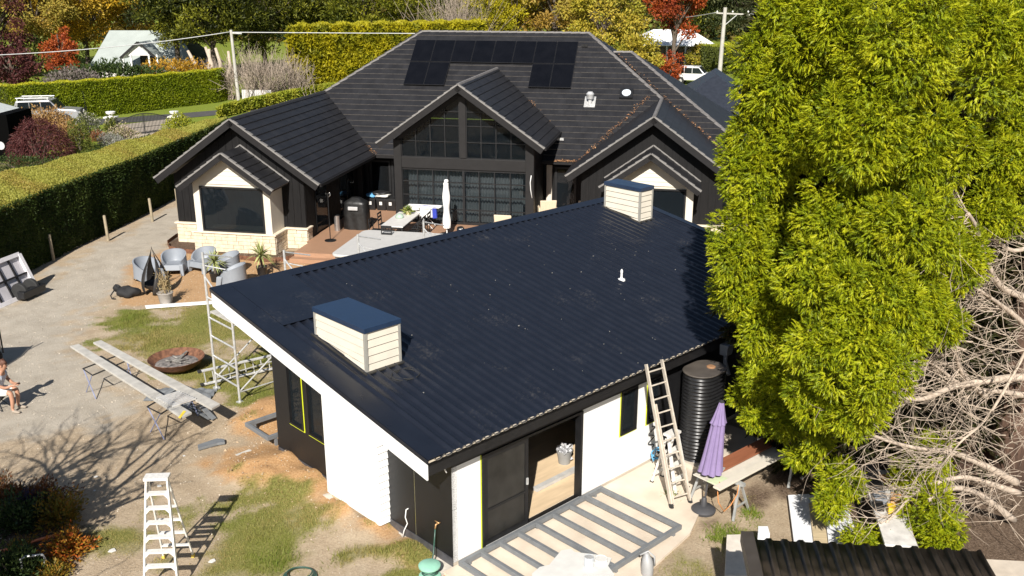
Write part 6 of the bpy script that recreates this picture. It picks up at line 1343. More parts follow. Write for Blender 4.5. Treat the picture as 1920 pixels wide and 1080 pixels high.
# ------------------------------------------------------------------ shrubs
def shrub(name, label, pos, r, n, leaf, mat, seed, cat='shrub', stems=6, wid=.45, up=.25, group=None, lump=.25, shell=.45, zmin=.02):
    rg = np.random.default_rng(seed); t = thing(name, label, cat, pos, 0, group); r = np.array(r)
    v = unit(rg.normal(size=(n, 3))); v[:, 2] = np.abs(v[:, 2]) * np.where(rg.random(n) < .85, 1, -.3); k = rg.uniform(shell, 1, (n, 1)) ** .6
    ph = rg.uniform(0, 6, 4); lum = 1 + lump * (np.sin(4 * np.arctan2(v[:, 1], v[:, 0]) + ph[0] + 3 * v[:, 2]) * .5 + np.sin(7 * v[:, 0] + ph[1]) * .3 + np.sin(6 * v[:, 2] + ph[2]) * .3)[:, None]
    P = v * k * r * lum + np.array([0, 0, r[2] * .12]); P[:, 2] = np.maximum(P[:, 2], zmin); D = unit(v + [0, 0, up] + rg.normal(0, .5, (n, 3)))
    leaf_obj('foliage', P, D, leaf * rg.uniform(.6, 1.3, n), leaf * wid, mat, t, seed + 1, fold=.15, rndv=rg.random(n), nref=v, nj=.6)['kind'] = 'stuff'
    br = []
    for i in range(stems):
        a = rg.uniform(0, 6.28); e = rg.uniform(.2, .9); br.append(([(0, 0, -.05), (r[0] * .3 * math.cos(a), r[1] * .3 * math.sin(a), r[2] * .45), (r[0] * e * .8 * math.cos(a), r[1] * e * .8 * math.sin(a), r[2] * (1.05 - .3 * e))], [.03 * r[2] + .006, .02 * r[2] + .004, .004]))
    tubes_obj('stems', br, BARK, t, 5); return t
ORG = leafmat('autumn_orange', [(.36, .07, .015), (.4, .13, .015), (.22, .15, .015), (.4, .2, .03)]); DKG = leafmat('dark_green_leaf', [(.02, .04, .012), (.045, .075, .02), (.08, .11, .03)]); PUR = leafmat('purple_leaf', [(.04, .02, .06), (.07, .05, .09), (.05, .06, .03)])
OLV = leafmat('olive_leaf', [(.12, .12, .02), (.22, .16, .02), (.3, .14, .02)]); BRN = leafmat('brown_leaf', [(.1, .04, .02), (.2, .07, .02), (.08, .06, .02)])
for nm, lb, (u, v), r, n, lf, m in (
    ('orange_shrub', 'bright orange low shrub at the edge of the garden bed', (128, 1038), (.38, .45, .38), 2600, .07, ORG),
    ('orange_shrub', 'olive and orange shrub just behind the bright orange one', (115, 975), (.4, .5, .42), 2600, .07, OLV),
    ('orange_shrub', 'small orange tipped shrub at the bottom of the garden bed', (100, 1082), (.3, .3, .26), 1400, .06, OLV),
    ('green_shrub', 'dark green shrub in the bottom left corner', (22, 1082), (.62, .55, .5), 3200, .08, DKG),
    ('green_shrub', 'dark green clump in the middle of the garden bed', (35, 985), (.5, .5, .45), 2600, .08, DKG),
    ('purple_shrub', 'purple tinged shrub in the shaded bed', (62, 955), (.42, .4, .36), 1800, .07, PUR),
    ('brown_shrub', 'brown leaved shrub at the shaded back of the bed', (85, 945), (.5, .45, .4), 2200, .07, BRN),
    ('brown_shrub', 'rusty brown shrub at the left edge of the bed', (8, 945), (.6, .5, .42), 2600, .07, BRN),
    ('olive_shrub', 'small olive shrub beside the orange tape', (42, 1030), (.25, .22, .18), 900, .05, OLV)):
    shrub(nm, lb, G(u, v), r, int(n * .8), lf * 1.1, m, int(u * 7 + v), lump=.6, shell=.15)
# tufts of grass by the saw horses
for i, (u, v, s) in enumerate(((1365, 1000, .35), (1345, 1010, .25), (1408, 965, .25), (1258, 928, .18), (1620, 1060, .3), (1480, 1060, .3), (1590, 1085, .3))):
    rg = np.random.default_rng(60 + i); n = int(900 * s); p = G(u, v); P = np.stack([rg.normal(0, s * .5, n), rg.normal(0, s * .5, n), np.zeros(n) + .01], 1); D = unit(np.stack([rg.normal(0, .5, n), rg.normal(0, .5, n), np.ones(n)], 1))
    o = leaf_obj('grass_tuft', P, D, rg.uniform(.06, .17, n), .012, leafmat('tuft_green', [(.2, .26, .03), (.14, .22, .02), (.32, .32, .07)], .3), None, i, tris=True, kind='stuff'); o.location = p; tag(o, 'tuft of longer green grass near the shelter roof', 'grass')
# ------------------------------------------------------------------ the long clipped hedge on the left
def hedge(name, label, front, back, h, leaf, n_side, n_top, mside, mtop, seed, bulge=.12, core=DKG):
    """front/back: lists of ground points of its two long faces"""
    rg = np.random.default_rng(seed); t = thing(name, label, 'hedge', (front[0][0], front[0][1], 0)); o0 = np.array([front[0][0], front[0][1], 0])
    Fp = np.array([[p[0], p[1]] for p in front]); Bp = np.array([[p[0], p[1]] for p in back])
    seg = np.linalg.norm(np.diff(Fp, axis=0), axis=1); cum = np.concatenate([[0], np.cumsum(seg)]) / seg.sum(); segb = np.linalg.norm(np.diff(Bp, axis=0), axis=1); cumb = np.concatenate([[0], np.cumsum(segb)]) / segb.sum()
    f_ = lambda s: np.stack([np.interp(s, cum, Fp[:, 0]), np.interp(s, cum, Fp[:, 1])], -1); b_ = lambda s: np.stack([np.interp(s, cumb, Bp[:, 0]), np.interp(s, cumb, Bp[:, 1])], -1)
    mb = MB(); m = 60; S = np.linspace(0, 1, m); fr, bk = f_(S), b_(S)
    for i in range(m):
        c = (fr[i] + bk[i]) / 2; a = c + (fr[i] - c) * .93; b = c + (bk[i] - c) * .93
        for q, z in ((a, 0), (a, h * .96), (b, h * .96), (b, 0)): mb.v.append((q[0] - o0[0], q[1] - o0[1], z))
    for i in range(m - 1):
        for j in range(3): a = i * 4 + j; mb.f.append((a, a + 4, a + 5, a + 1)); mb.m.append(0)
    mb.f += [(0, 1, 2, 3), tuple((m - 1) * 4 + k for k in (3, 2, 1, 0))]; mb.m += [0, 0]
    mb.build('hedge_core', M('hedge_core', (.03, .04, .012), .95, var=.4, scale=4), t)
    def scatter(n, face):
        s = rg.random(n); f, b = f_(s), b_(s); ds = 1e-3; out = unit(f - b)
        if face == 'top': w = rg.random(n)[:, None]; xy = f * (1 - w) + b * w; z = h * (1 + .02 * np.sin(xy[:, 0] * 3 + xy[:, 1])) + rg.normal(0, .025, n) - .12 * (np.abs(w[:, 0] - .5) * 2) ** 8; N = np.tile([0, 0, 1.], (n, 1))
        elif face == 'end0' or face == 'end1': s0 = 0. if face == 'end0' else 1.; f, b = np.tile(f_(np.array([s0])), (n, 1)), np.tile(b_(np.array([s0])), (n, 1)); w = rg.random(n)[:, None]; xy = f * (1 - w) + b * w; z = rg.random(n) * h; tg = unit((f_(np.array([s0])) - f_(np.array([.5]))))[0]; N = np.tile([tg[0], tg[1], 0], (n, 1)); xy = xy + rg.normal(0, .04, (n, 2))
        else:
            sg = 1 if face == 'front' else -1; base = f if sg > 0 else b; z = h * rg.random(n); lump = fbm(s * 60, z * 1.0, .9, seed) - .5; xy = base + sg * out * (lump * bulge * 2 + rg.normal(0, .035, n) + bulge * np.sin(z / h * 3.1))[:, None]; N = np.concatenate([sg * out, np.zeros((n, 1))], 1)
        D = unit(N * .8 + rg.normal(0, .6, (n, 3)) + [0, 0, .25]); return np.concatenate([xy - o0[:2], z[:, None]], 1), D, N
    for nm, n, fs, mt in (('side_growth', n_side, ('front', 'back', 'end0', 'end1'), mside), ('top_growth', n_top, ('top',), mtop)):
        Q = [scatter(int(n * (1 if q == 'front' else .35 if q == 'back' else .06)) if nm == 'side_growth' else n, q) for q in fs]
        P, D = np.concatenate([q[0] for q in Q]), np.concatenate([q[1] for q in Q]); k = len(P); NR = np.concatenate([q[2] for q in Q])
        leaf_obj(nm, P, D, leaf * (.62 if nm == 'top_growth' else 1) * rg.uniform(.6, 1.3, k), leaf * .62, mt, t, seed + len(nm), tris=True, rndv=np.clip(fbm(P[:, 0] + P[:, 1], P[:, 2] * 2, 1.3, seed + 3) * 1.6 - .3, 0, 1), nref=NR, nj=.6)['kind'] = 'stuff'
    return t
HZ = 2.7
front = [G(u, v, HZ) for u, v in ((-70, 420), (-30, 402), (0, 388), (80, 357), (150, 332), (220, 307), (290, 280), (350, 255), (405, 232), (425, 222))]
back = [G(u, v, HZ) for u, v in ((-70, 335), (-30, 328), (0, 322), (80, 304), (150, 287), (220, 267), (290, 249), (350, 235), (405, 222), (424, 219))]
hedge('clipped_hedge', 'long clipped hedge along the driveway, sunlit flat top and shaded side', front, back, HZ, .085, 60000, 120000, leafmat('hedge_side_shade', [(.02, .04, .008), (.04, .065, .012), (.08, .11, .022)]), leafmat('hedge_top_sun', [(.33, .24, .055), (.3, .29, .05), (.38, .37, .075)]), 41)  # dark sides and pale top put shade and sunlight into leaf colours
# ------------------------------------------------------------------ beyond the garden: gate, street, neighbours, trees
def upon(u, v, z=0.): return G(u, v, z)
ASPH = M('asphalt', (.07, .068, .066), .9, var=.15, scale=2); 
rd = [G(u, v) for u, v in ((-260, 262), (0, 246), (160, 236), (320, 224), (430, 214), (620, 192))]; rb = [G(u, v) for u, v in ((-260, 246), (0, 233), (160, 225), (320, 214), (430, 205), (620, 184))]
mb = MB()
for i in range(len(rd) - 1): mb.face([rd[i] + Vector((0, 0, .012)), rd[i + 1] + Vector((0, 0, .012)), rb[i + 1] + Vector((0, 0, .012)), rb[i] + Vector((0, 0, .012))])
mb.build('road', ASPH)['kind'] = 'structure'
dv = MB(); dv.face([G(u, v, .016) for u, v in ((225, 275), (330, 262), (325, 222), (225, 234))]); dv.build('driveway', M('pale_drive', (.45, .38, .3), .9, var=.15, scale=2))['kind'] = 'structure'
# gate with two pillars
GI = M('gate_iron', (.02, .02, .02), .5); g0, g1 = G(224, 257), G(319, 246); gd = (g1 - g0); gl_ = gd.length
gt = thing('double_gate', 'black iron double gate with a curved top across the driveway', 'gate', g0, math.atan2(gd.y, gd.x))
def gtop(s): return 1.05 + .38 * math.sin(math.pi * s) ** 1.3
for k in range(37):
    s = k / 36; x = gl_ * s; r = .045 if k in (0, 18, 36) else .02
    MB().tube([(x, 0, .08 if k not in (18,) else -.02), (x, 0, gtop(s))], r, 6).build('bar', GI, gt)
MB().tube([(gl_ * s, 0, gtop(s)) for s in np.linspace(0, 1, 24)], .028, 6).build('top_rail', GI, gt); MB().tube([(0, 0, .12), (gl_, 0, .12)], .025, 6).build('rail', GI, gt); MB().tube([(0, 0, .5), (gl_, 0, .5)], .02, 6).build('rail', GI, gt)
URN = M('white_urn', (.75, .73, .7), .6)
def pillar(label, p, h):
    t = thing('gate_pillar', label, 'pillar', p); MB().box(-.3, -.3, 0, .3, .3, h).build('shaft', M('pillar_stone', (.3, .27, .22), .9, var=.2), t); MB().box(-.38, -.38, h, .38, .38, h + .08).build('cap', URN, t); MB().lathe([(.12, 0), (.1, .1), (.28, .2), (.32, .32), (.28, .34)], 16, (0, 0, h + .08)).build('urn', URN, t, smooth=40)
pillar('gate pillar with white urn left of the iron gate', G(213, 258), 1.35); pillar('gate pillar with white urn right of the iron gate', G(330, 246), 1.0)
IVY = leafmat('ivy', [(.06, .08, .02), (.12, .15, .03), (.28, .27, .04)]); ROSE = leafmat('rose_leaf', [(.07, .09, .03), (.13, .15, .04), (.6, .56, .5)]); GRY = leafmat('lavender', [(.25, .25, .22), (.35, .33, .3), (.2, .22, .15)]); STRAW = leafmat('straw', [(.35, .2, .08), (.45, .28, .1), (.25, .15, .07)]); LIME = leafmat('lime_leaf', [(.2, .24, .02), (.3, .32, .03), (.38, .36, .04)]); MAR = leafmat('maroon_leaf', [(.06, .018, .02), (.1, .03, .03), (.14, .05, .04)])
for nm, lb, (u, v), r, n, lf, m in (
    ('ivy_shrub', 'ivy climbing the left gate pillar', (211, 262), (.55, .5, 1.25), 1800, .14, IVY), ('green_shrub', 'yellow green shrub against the right gate pillar', (338, 250), (1.1, .7, 1.1), 2600, .15, LIME),
    ('rose_bush', 'white flowered rose bush left of the gate', (166, 252), (.9, .8, 1.35), 2000, .13, ROSE), ('rose_bush', 'pale flowered bush in front of the gate', (232, 268), (1.0, .7, 1.1), 1800, .12, leafmat('pale_rose', [(.25, .25, .1), (.35, .3, .15), (.65, .5, .45)])),
    ('lavender_mound', 'grey lavender mound beside the gate drive', (208, 273), (.75, .6, .75), 1500, .11, GRY), ('lavender_mound', 'smaller grey lavender mound nearer the hedge', (225, 276), (.6, .5, .55), 1200, .11, GRY),
    ('conifer_shrub', 'small dense green conifer near the maroon maple', (152, 283), (.8, .7, 1.7), 2600, .12, leafmat('conifer_green', [(.08, .1, .02), (.14, .16, .03), (.2, .2, .04)])), ('red_shrub', 'low reddish shrub on the garden lawn', (184, 264), (.7, .5, .55), 1000, .12, leafmat('rust_leaf', [(.2, .07, .03), (.3, .12, .06), (.15, .1, .04)])),
    ('straw_shrub', 'straw coloured shrub behind the maroon maple', (95, 262), (2.0, .9, 1.75), 3600, .2, STRAW), ('straw_shrub', 'tan and gold shrub right of the maroon maple', (128, 280), (.9, .7, 1.6), 1800, .18, STRAW), ('straw_shrub', 'pale straw shrub at the rear of the white wagon', (52, 258), (1.0, .8, 1.45), 1800, .18, STRAW),
    ('green_shrub', 'dark green camellia near the left picture edge', (8, 250), (1.2, 1.0, 2.6), 2600, .16, IVY), ('green_shrub', 'low dark hedge plant at the far end of the clipped hedge', (40, 318), (3.2, .6, .7), 2200, .13, DKG)):
    shrub(nm, lb, G(u, v), r, n, lf, m, int(u * 3 + v * 5), lump=.3)
wm = shrub('weeping_maple', 'dark maroon weeping maple dome behind the hedge', G(80, 304), (1.75, 1.5, 2.35), 9000, .22, MAR, 71, 'tree', 10, wid=.16, up=-1.1, lump=.12, shell=.7)
ds = thing('garden_shed', 'dark shed with a pale roof edge at the left picture edge', 'shed', G(2, 303)); MB().box(-2.5, 0, 0, .75, 3, 2.75).build('wall', M('shaded_shed_wall', (.002, .002, .002), .95, spec=.05), ds); MB().prism([(-2.7, -.1, 2.76), (.0, -.1, 2.76), (-1.6, -.1, 3.2)], (0, 3.2, 0)).build('roof', M('pale_roof', (.5, .52, .5), .5), ds); MB().lathe([(.24, 0), (.24, .03)], 16).build('wall_lamp', M('lamp_disc', (.5, .5, .5), .6), ds, loc=(.15, -.02, .95), rot=(math.pi / 2, 0, 0))  # near-black wall colour stands in for the shade on the shed
# street hedge and lime growth
sf = [G(u, v) for u, v in ((-260, 262), (-100, 243), (60, 229), (150, 222), (230, 214), (320, 203), (409, 192))]; sbk = [p + Vector((.3, 1.9, 0)) for p in sf]
hedge('street_hedge', 'tall bright green clipped hedge across the street', sf, sbk, 2.75, .16, 34000, 14000, leafmat('street_hedge_side', [(.13, .175, .006), (.19, .235, .008), (.25, .285, .012)]), leafmat('street_hedge_top', [(.36, .36, .015), (.45, .42, .02), (.3, .32, .02)]), 43, .08)
lf_ = [G(u, v) for u, v in ((412, 222), (470, 207), (530, 194), (600, 180), (680, 170))]; lb_ = [p + Vector((.4, 2.0, 0)) for p in lf_]
hedge('lime_border', 'long border of lime green grasses behind the left wing roof', lf_, lb_, .85, .3, 6000, 8000, LIME, LIME, 44, .2)
gf = [G(u, v) for u, v in ((548, 178), (640, 172), (760, 166), (900, 160))]; gb = [p + Vector((.5, 3.5, 0)) for p in gf]
hedge('golden_hedge', 'tall golden conifer hedge behind the main roof', gf, gb, 6.1, .4, 16000, 7000, leafmat('golden_side', [(.14, .15, .01), (.3, .27, .01), (.48, .41, .015)]), leafmat('golden_top', [(.3, .28, .012), (.42, .37, .02), (.25, .24, .01)]), 45, .45)
rf = [G(u, v) for u, v in ((1318, 137), (1400, 140), (1520, 142))]; rb_ = [p + Vector((0, 3, 0)) for p in rf]
hedge('yard_hedge', 'clipped green hedge beyond the pole on the right', rf, rb_, 3.0, .25, 6000, 3000, leafmat('yard_hedge_side', [(.08, .1, .02), (.13, .15, .03)]), LIME, 46, .15)
# 4WD wagon ---------------------------------------------------------------
def car(name, label, pos, yaw, paint, rack):
    c = thing(name, label, 'car', pos, yaw); P = M(paint[0], paint[1], .3, .2, var=.04, coat=.4); L_ = 4.7
    side = [(-2.3, .45), (-2.32, 1.0), (-2.25, 1.12), (-2.0, 1.78), (.35, 1.82), (.95, 1.18), (2.15, 1.08), (2.28, .95), (2.3, .45)]
    bod = MB(); bod.prism([(x, -.85, z) for x, z in side], (0, 1.7, 0)); recalc(bod.build('body', P, c, bevel=.06))
    for y in (-.856, .856):
        for x0, x1, k in ((-1.95, -1.1, .12), (-1.05, -.3, 0), (-.25, .42, -.45)):
            q = [(x0, y, 1.15), (x1 - min(0, k) * .9, y, 1.15), (x1, y, 1.7), (x0 + max(0, k), y, 1.7)]; MB().prism(q, (0, .012 if y > 0 else -.012, 0)).build('side_window', GLASS2, c)
        for x in (-1.45, 1.4): w_ = MB().lathe([(.12, -.12), (.36, -.12), (.4, -.08), (.4, .08), (.36, .12), (.12, .12)], 20).build('wheel', RUBBER, c, loc=(x, y * .95, .4), rot=(math.pi / 2, 0, 0), smooth=40); MB().lathe([(.2, -.125), (.22, 0), (.2, .125)], 14).build('rim', GALV, w_)
        MB().box(2.2, y * .7 - .12, .8, 2.31, y * .7 + .12, .95).build('headlight', WHITEPL, c)
    MB().prism([(.4, -.75, 1.78), (.4, .75, 1.78), (.95, .75, 1.22), (.95, -.75, 1.22)], (.02, 0, .015)).build('windscreen', GLASS2, c)
    bb = MB(); bb.box(2.3, -.8, .45, 2.45, .8, .7); 
    for y in (-.7, -.25, .25, .7): bb.tube([(2.42, y, .6), (2.46, y, 1.15)], .04, 6)
    bb.tube([(2.46, -.75, 1.12), (2.46, .75, 1.12)], .04, 6); bb.build('bull_bar' if rack else 'bumper', BLACK, c)
    if rack:
        for y in (-.7, .7): MB().tube([(-2.0, y, 1.98), (.3, y, 1.98)], .035, 6).build('rack_rail', WHITEPL, c)
        for x in (-1.9, -1.2, -.5, .2): MB().tube([(x, -.7, 1.96), (x, .7, 1.96)], .03, 6).build('rack_bar', WHITEPL, c); 
        for x in (-1.9, .2):
            for y in (-.7, .7): MB().tube([(x, y, 1.78), (x, y, 1.98)], .025, 6).build('rack_foot', WHITEPL, c)
        MB().tube([(2.4, .7, 1.1), (2.35, .7, 2.3)], .012, 5).build('aerial', BLACK, c)
    return c
car('parked_wagon', 'silver wagon with a white roof rack and black bull bar on the street', G(96, 232), math.radians(8), ('silver_paint', (.33, .33, .345)), True)
car('parked_car', 'white car parked beyond the house on the right', G(1304, 158), math.radians(-20), ('white_paint', (.75, .75, .75)), False)
# cottage across the street ---------------------------------------------------------------
Yc = 106.; base = AY(250, 146, Yc); K = lambda u, v, dy=0.: AY(u, v, Yc + dy); cot = thing('cottage', 'white cottage with a pale green metal roof and a gabled porch', 'house', (base.x, Yc, 0)); o0 = Vector((base.x, Yc, 0))
CR = M('pale_green_roof', (.42, .46, .43), .45, .2, var=.06, scale=1); CW = M('cottage_white', (.62, .58, .56), .8, var=.05)
ev_l, ev_r = K(167, 124), K(372, 130); rg_l, rg_r = K(205, 57, 5), K(335, 57, 5)
MB().prism([ev_l - o0, ev_r - o0, rg_r - o0, rg_l - o0], (0, .1, -.12)).build('roof_slope', CR, cot); MB().prism([ev_l - o0 + Vector((0, 10, 0)), rg_l - o0, rg_r - o0, ev_r - o0 + Vector((0, 10, 0))], (0, .1, -.12)).build('roof_slope', CR, cot)
zw = ev_l.z; MB().box(ev_l.x - o0.x + .5, .6, 0, ev_r.x - o0.x - .5, 9.4, zw).build('wall', CW, cot)
pl, pa, pr2 = K(225, 109, -2.2), K(258, 79, -2.2), K(293, 109, -2.2); 
for a, b in ((pl, pa), (pr2, pa)): q = [a - o0, b - o0, b - o0 + Vector((0, 3.6, 0)), a - o0 + Vector((0, 2.4, 0))]; recalc(MB().prism(q, (0, 0, -.12)).build('porch_roof', CR, cot)); MB().beam(a - o0, b - o0, .08, .22).build('porch_barge', CHAR, cot)
MB().prism([pl - o0 + Vector((.7, .25, .25)), pr2 - o0 + Vector((-.7, .25, .25)), pa - o0 + Vector((0, .25, -.45))], (0, .1, 0)).build('porch_gable', CW, cot)
zf = AY(258, 145, Yc - 2.2).z
for u in (232, 247, 281, 296): q = K(u, 120, -2.0) - o0; MB().box(q.x - .08, q.y - .08, 0, q.x + .08, q.y + .08, 2.6).build('porch_post', WHITEPL, cot)
MB().box(K(236, 140, -2).x - o0.x, -2.2, 0, K(292, 140, -2).x - o0.x, .5, max(.3, zf)).build('porch_floor', CW, cot)
MB().box(K(262, 130).x - o0.x, .5, .3, K(275, 130).x - o0.x, .6, 2.4).build('front_door', CHAR, cot); MB().box(K(281, 130).x - o0.x, .5, .9, K(291, 130).x - o0.x, .6, 2.2).build('window', GLASS2, cot); MB().box(K(252, 130).x - o0.x, -1.6, .4, K(262, 130).x - o0.x, -.8, 1.2).build('porch_seat', CREAM, cot)
for nm, lb, (u, v), r, n, lf2, m in (('green_shrub', 'dark green shrubs in front of the cottage wall', (212, 163), (5.2, 1.5, 2.3), 4200, .35, DKG), ('gold_hedge', 'orange gold clipped shrub right of the cottage porch', (332, 160), (4.4, 1.2, 2.2), 4200, .28, leafmat('gold_orange', [(.4, .2, .02), (.5, .28, .03), (.35, .24, .03)])), ('grey_shrub', 'grey leafless looking shrub left of the cottage', (140, 168), (3.6, 1.4, 1.7), 2600, .3, leafmat('grey_twig', [(.16, .13, .12), (.22, .18, .17), (.12, .12, .08)]))):
    shrub(nm, lb, G(u, v), r, n, lf2, m, int(u + v * 3))
# white roofed house on the right ---------------------------------------------------------------
Yw = 118.; wh = thing('white_roofed_house', 'house with a bright white hipped roof behind the red tree', 'house', (AY(1270, 120, Yw).x, Yw, 0)); o1 = Vector((AY(1270, 120, Yw).x, Yw, 0)); Kw = lambda u, v, dy=0.: AY(u, v, Yw + dy) - o1
WR = M('white_roof', (.8, .8, .8), .5, var=.02); e0, e1, r0_, r1_ = Kw(1190, 84), Kw(1346, 86), Kw(1225, 55, 4), Kw(1296, 55, 4)
recalc(MB().prism([e0, e1, r1_, r0_], (0, 0, -.1)).build('roof_slope', WR, wh)); recalc(MB().prism([e1, e1 + Vector((0, 9, 0)), r1_], (0, 0, -.1)).build('roof_slope', WR, wh)); recalc(MB().prism([e0, r0_, e0 + Vector((0, 9, 0))], (0, 0, -.1)).build('roof_slope', WR, wh)); recalc(MB().prism([e0 + Vector((0, 9, 0)), r0_, r1_, e1 + Vector((0, 9, 0))], (0, 0, -.1)).build('roof_slope', WR, wh))
MB().box(e0.x + .8, .8, 0, e1.x - 2.5, 8, e0.z - .05).build('wall', M('shaded_brick', (.2, .15, .13), .9, var=.2), wh)
for u in (1215, 1250, 1285, 1318): q = Kw(u, 110); MB().box(q.x - .08, .2, 0, q.x + .08, .36, e0.z).build('verandah_post', WHITEPL, wh)
MB().box(Kw(1255, 100).x, .72, .6, Kw(1272, 100).x, .8, 2.2).build('window', GLASS2, wh)
# poles and wires ---------------------------------------------------------------
PW = M('pole_timber', (.42, .4, .36), .85, var=.15, scale=3)
pL = G(448, 192); hL = 6.25; topL = AY(433, 56, pL.y); pl_ = thing('power_pole', 'pale power pole in front of the twiggy bushes', 'pole', pL); MB().tube([(0, 0, 0), tuple(topL - pL)], [.16, .12], 10).build('shaft', PW, pl_, smooth=40); q = topL - pL; MB().beam(q + Vector((-.1, 0, -.25)), q + Vector((.9, 0, -.3)), .1, .1).build('bracket', GALV, pl_)
pR = G(1348, 152); topR = AY(1360, 14, pR.y); pr3 = thing('power_pole', 'power pole with a crossarm beyond the house on the right', 'pole', pR); q = topR - pR; MB().tube([(0, 0, 0), tuple(q)], [.24, .19], 10).build('shaft', PW, pr3, smooth=40); MB().beam(q + Vector((-.9, 0, -.55)), q + Vector((2.6, 0, -.7)), .12, .14).build('crossarm', PW, pr3); MB().beam(q + Vector((.1, -.1, -1.7)), q + Vector((1.2, -.1, -.75)), .06, .08).build('brace', GALV, pr3)
for x in (-.8, .8, 2.4): MB().lathe([(.06, 0), (.09, .08), (.05, .18)], 8).build('insulator', URN, pr3, loc=tuple(q + Vector((x, 0, -.5))))
def wire(label, p, q, sag, r=.035):
    p, q = Vector(p), Vector(q); o = MB().tube([p.lerp(q, t) - Vector((0, 0, sag * 4 * t * (1 - t))) for t in np.linspace(0, 1, 24)], r, 5).build('power_wire', M('wire_grey', (.5, .5, .5), .5), None, smooth=True); tag(o, label, 'wire')
wire('overhead wire running left from the pale pole', topL - Vector((0, 0, .15)), AY(-80, 106, 75), .35); wire('overhead wire running right from the pale pole over the hedge', topL - Vector((0, 0, .2)), AY(800, 63, 84), .0)
wire('overhead wire running left from the crossarm pole', topR - Vector((.9, 0, .5)), AY(1190, 37, 118), .25, .03); wire('overhead wire running right from the crossarm pole', topR + Vector((2.4, 0, -.6)), AY(1560, 35, 118), .2, .03)
# trees ---------------------------------------------------------------
def tree(name, label, pos, h, crown, n, leaf, mat, seed, z0=1.0, clumps=46, trunk=.28, group='trees behind the houses', flat=False, wid=.55, up=.1, droop=0., bark=BARK, spread=1.0):
    rg = np.random.default_rng(seed); t = thing(name, label, 'tree', pos, 0, group); cz = (h + z0) / 2; rz = (h - z0) / 2
    v = unit(rg.normal(size=(clumps, 3))); C = v * rg.uniform(.45, .95, (clumps, 1)) * np.array([crown, crown, rz]) + [0, 0, cz]; C[:, 2] = np.maximum(C[:, 2], z0 * .6)
    i = rg.integers(clumps, size=n); cr = crown * rg.uniform(.2, .36, clumps) * (1.25 if flat else 1); q = unit(rg.normal(size=(n, 3))) * (rg.random((n, 1)) ** .45)
    P = C[i] + q * np.stack([cr, cr, cr * (.3 if flat else .75)], 1)[i] * spread; P[:, 2] = np.maximum(P[:, 2] - droop * (q[:, 0] ** 2 + q[:, 1] ** 2) * cr[i], .1); D = unit(q + rg.normal(0, .5, (n, 3)) + [0, 0, up])
    tone = rg.random(clumps)
    leaf_obj('crown', P, D, leaf * rg.uniform(.6, 1.4, n), leaf * wid, mat, t, seed + 1, fold=.15, rndv=tone[i], nref=q * [.6, .6, 1] + [0, 0, .8 if flat else .3], nj=.5)['kind'] = 'stuff'
    br = [([(0, 0, -.2), (rg.normal(0, .1), 0, h * .3), (rg.normal(0, .2), rg.normal(0, .2), h * .85)], [trunk, trunk * .75, trunk * .2])]
    for c in C[:22]: zb = min(max(.8, c[2] * .55), h * .7); br.append(([(0, 0, zb), (c[0] * .5, c[1] * .5, (zb + c[2]) / 2 + .2), tuple(c)], [trunk * .4, trunk * .25, .03]))
    tubes_obj('trunk', br, bark, t, 6); return t
GOLDL = leafmat('gold_leaf', [(.4, .22, .02), (.52, .31, .02), (.3, .22, .02), (.6, .4, .05)]); BRNG = leafmat('brown_gold_leaf', [(.26, .16, .03), (.42, .27, .05), (.3, .25, .04), (.5, .38, .08)]); REDL = leafmat('red_leaf', [(.3, .05, .015), (.42, .1, .02), (.22, .04, .02)]); DKC = leafmat('dark_conifer', [(.015, .022, .005), (.035, .045, .008), (.1, .11, .012), (.24, .235, .02)]); MIDC = leafmat('mid_conifer', [(.035, .05, .008), (.11, .125, .01), (.26, .25, .018)]); GOLDC = leafmat('golden_conifer', [(.3, .27, .01), (.5, .42, .015), (.2, .2, .01)]); PINE = leafmat('pine_green', [(.03, .045, .015), (.07, .085, .03), (.14, .15, .06)]); YGRN = leafmat('yellow_green_leaf', [(.2, .2, .02), (.38, .31, .03), (.48, .36, .05), (.28, .27, .03)])
def tx(u, Y): return Vector(((u - 960) / F_PX * (Y * CT + HC * ST), Y, 0))
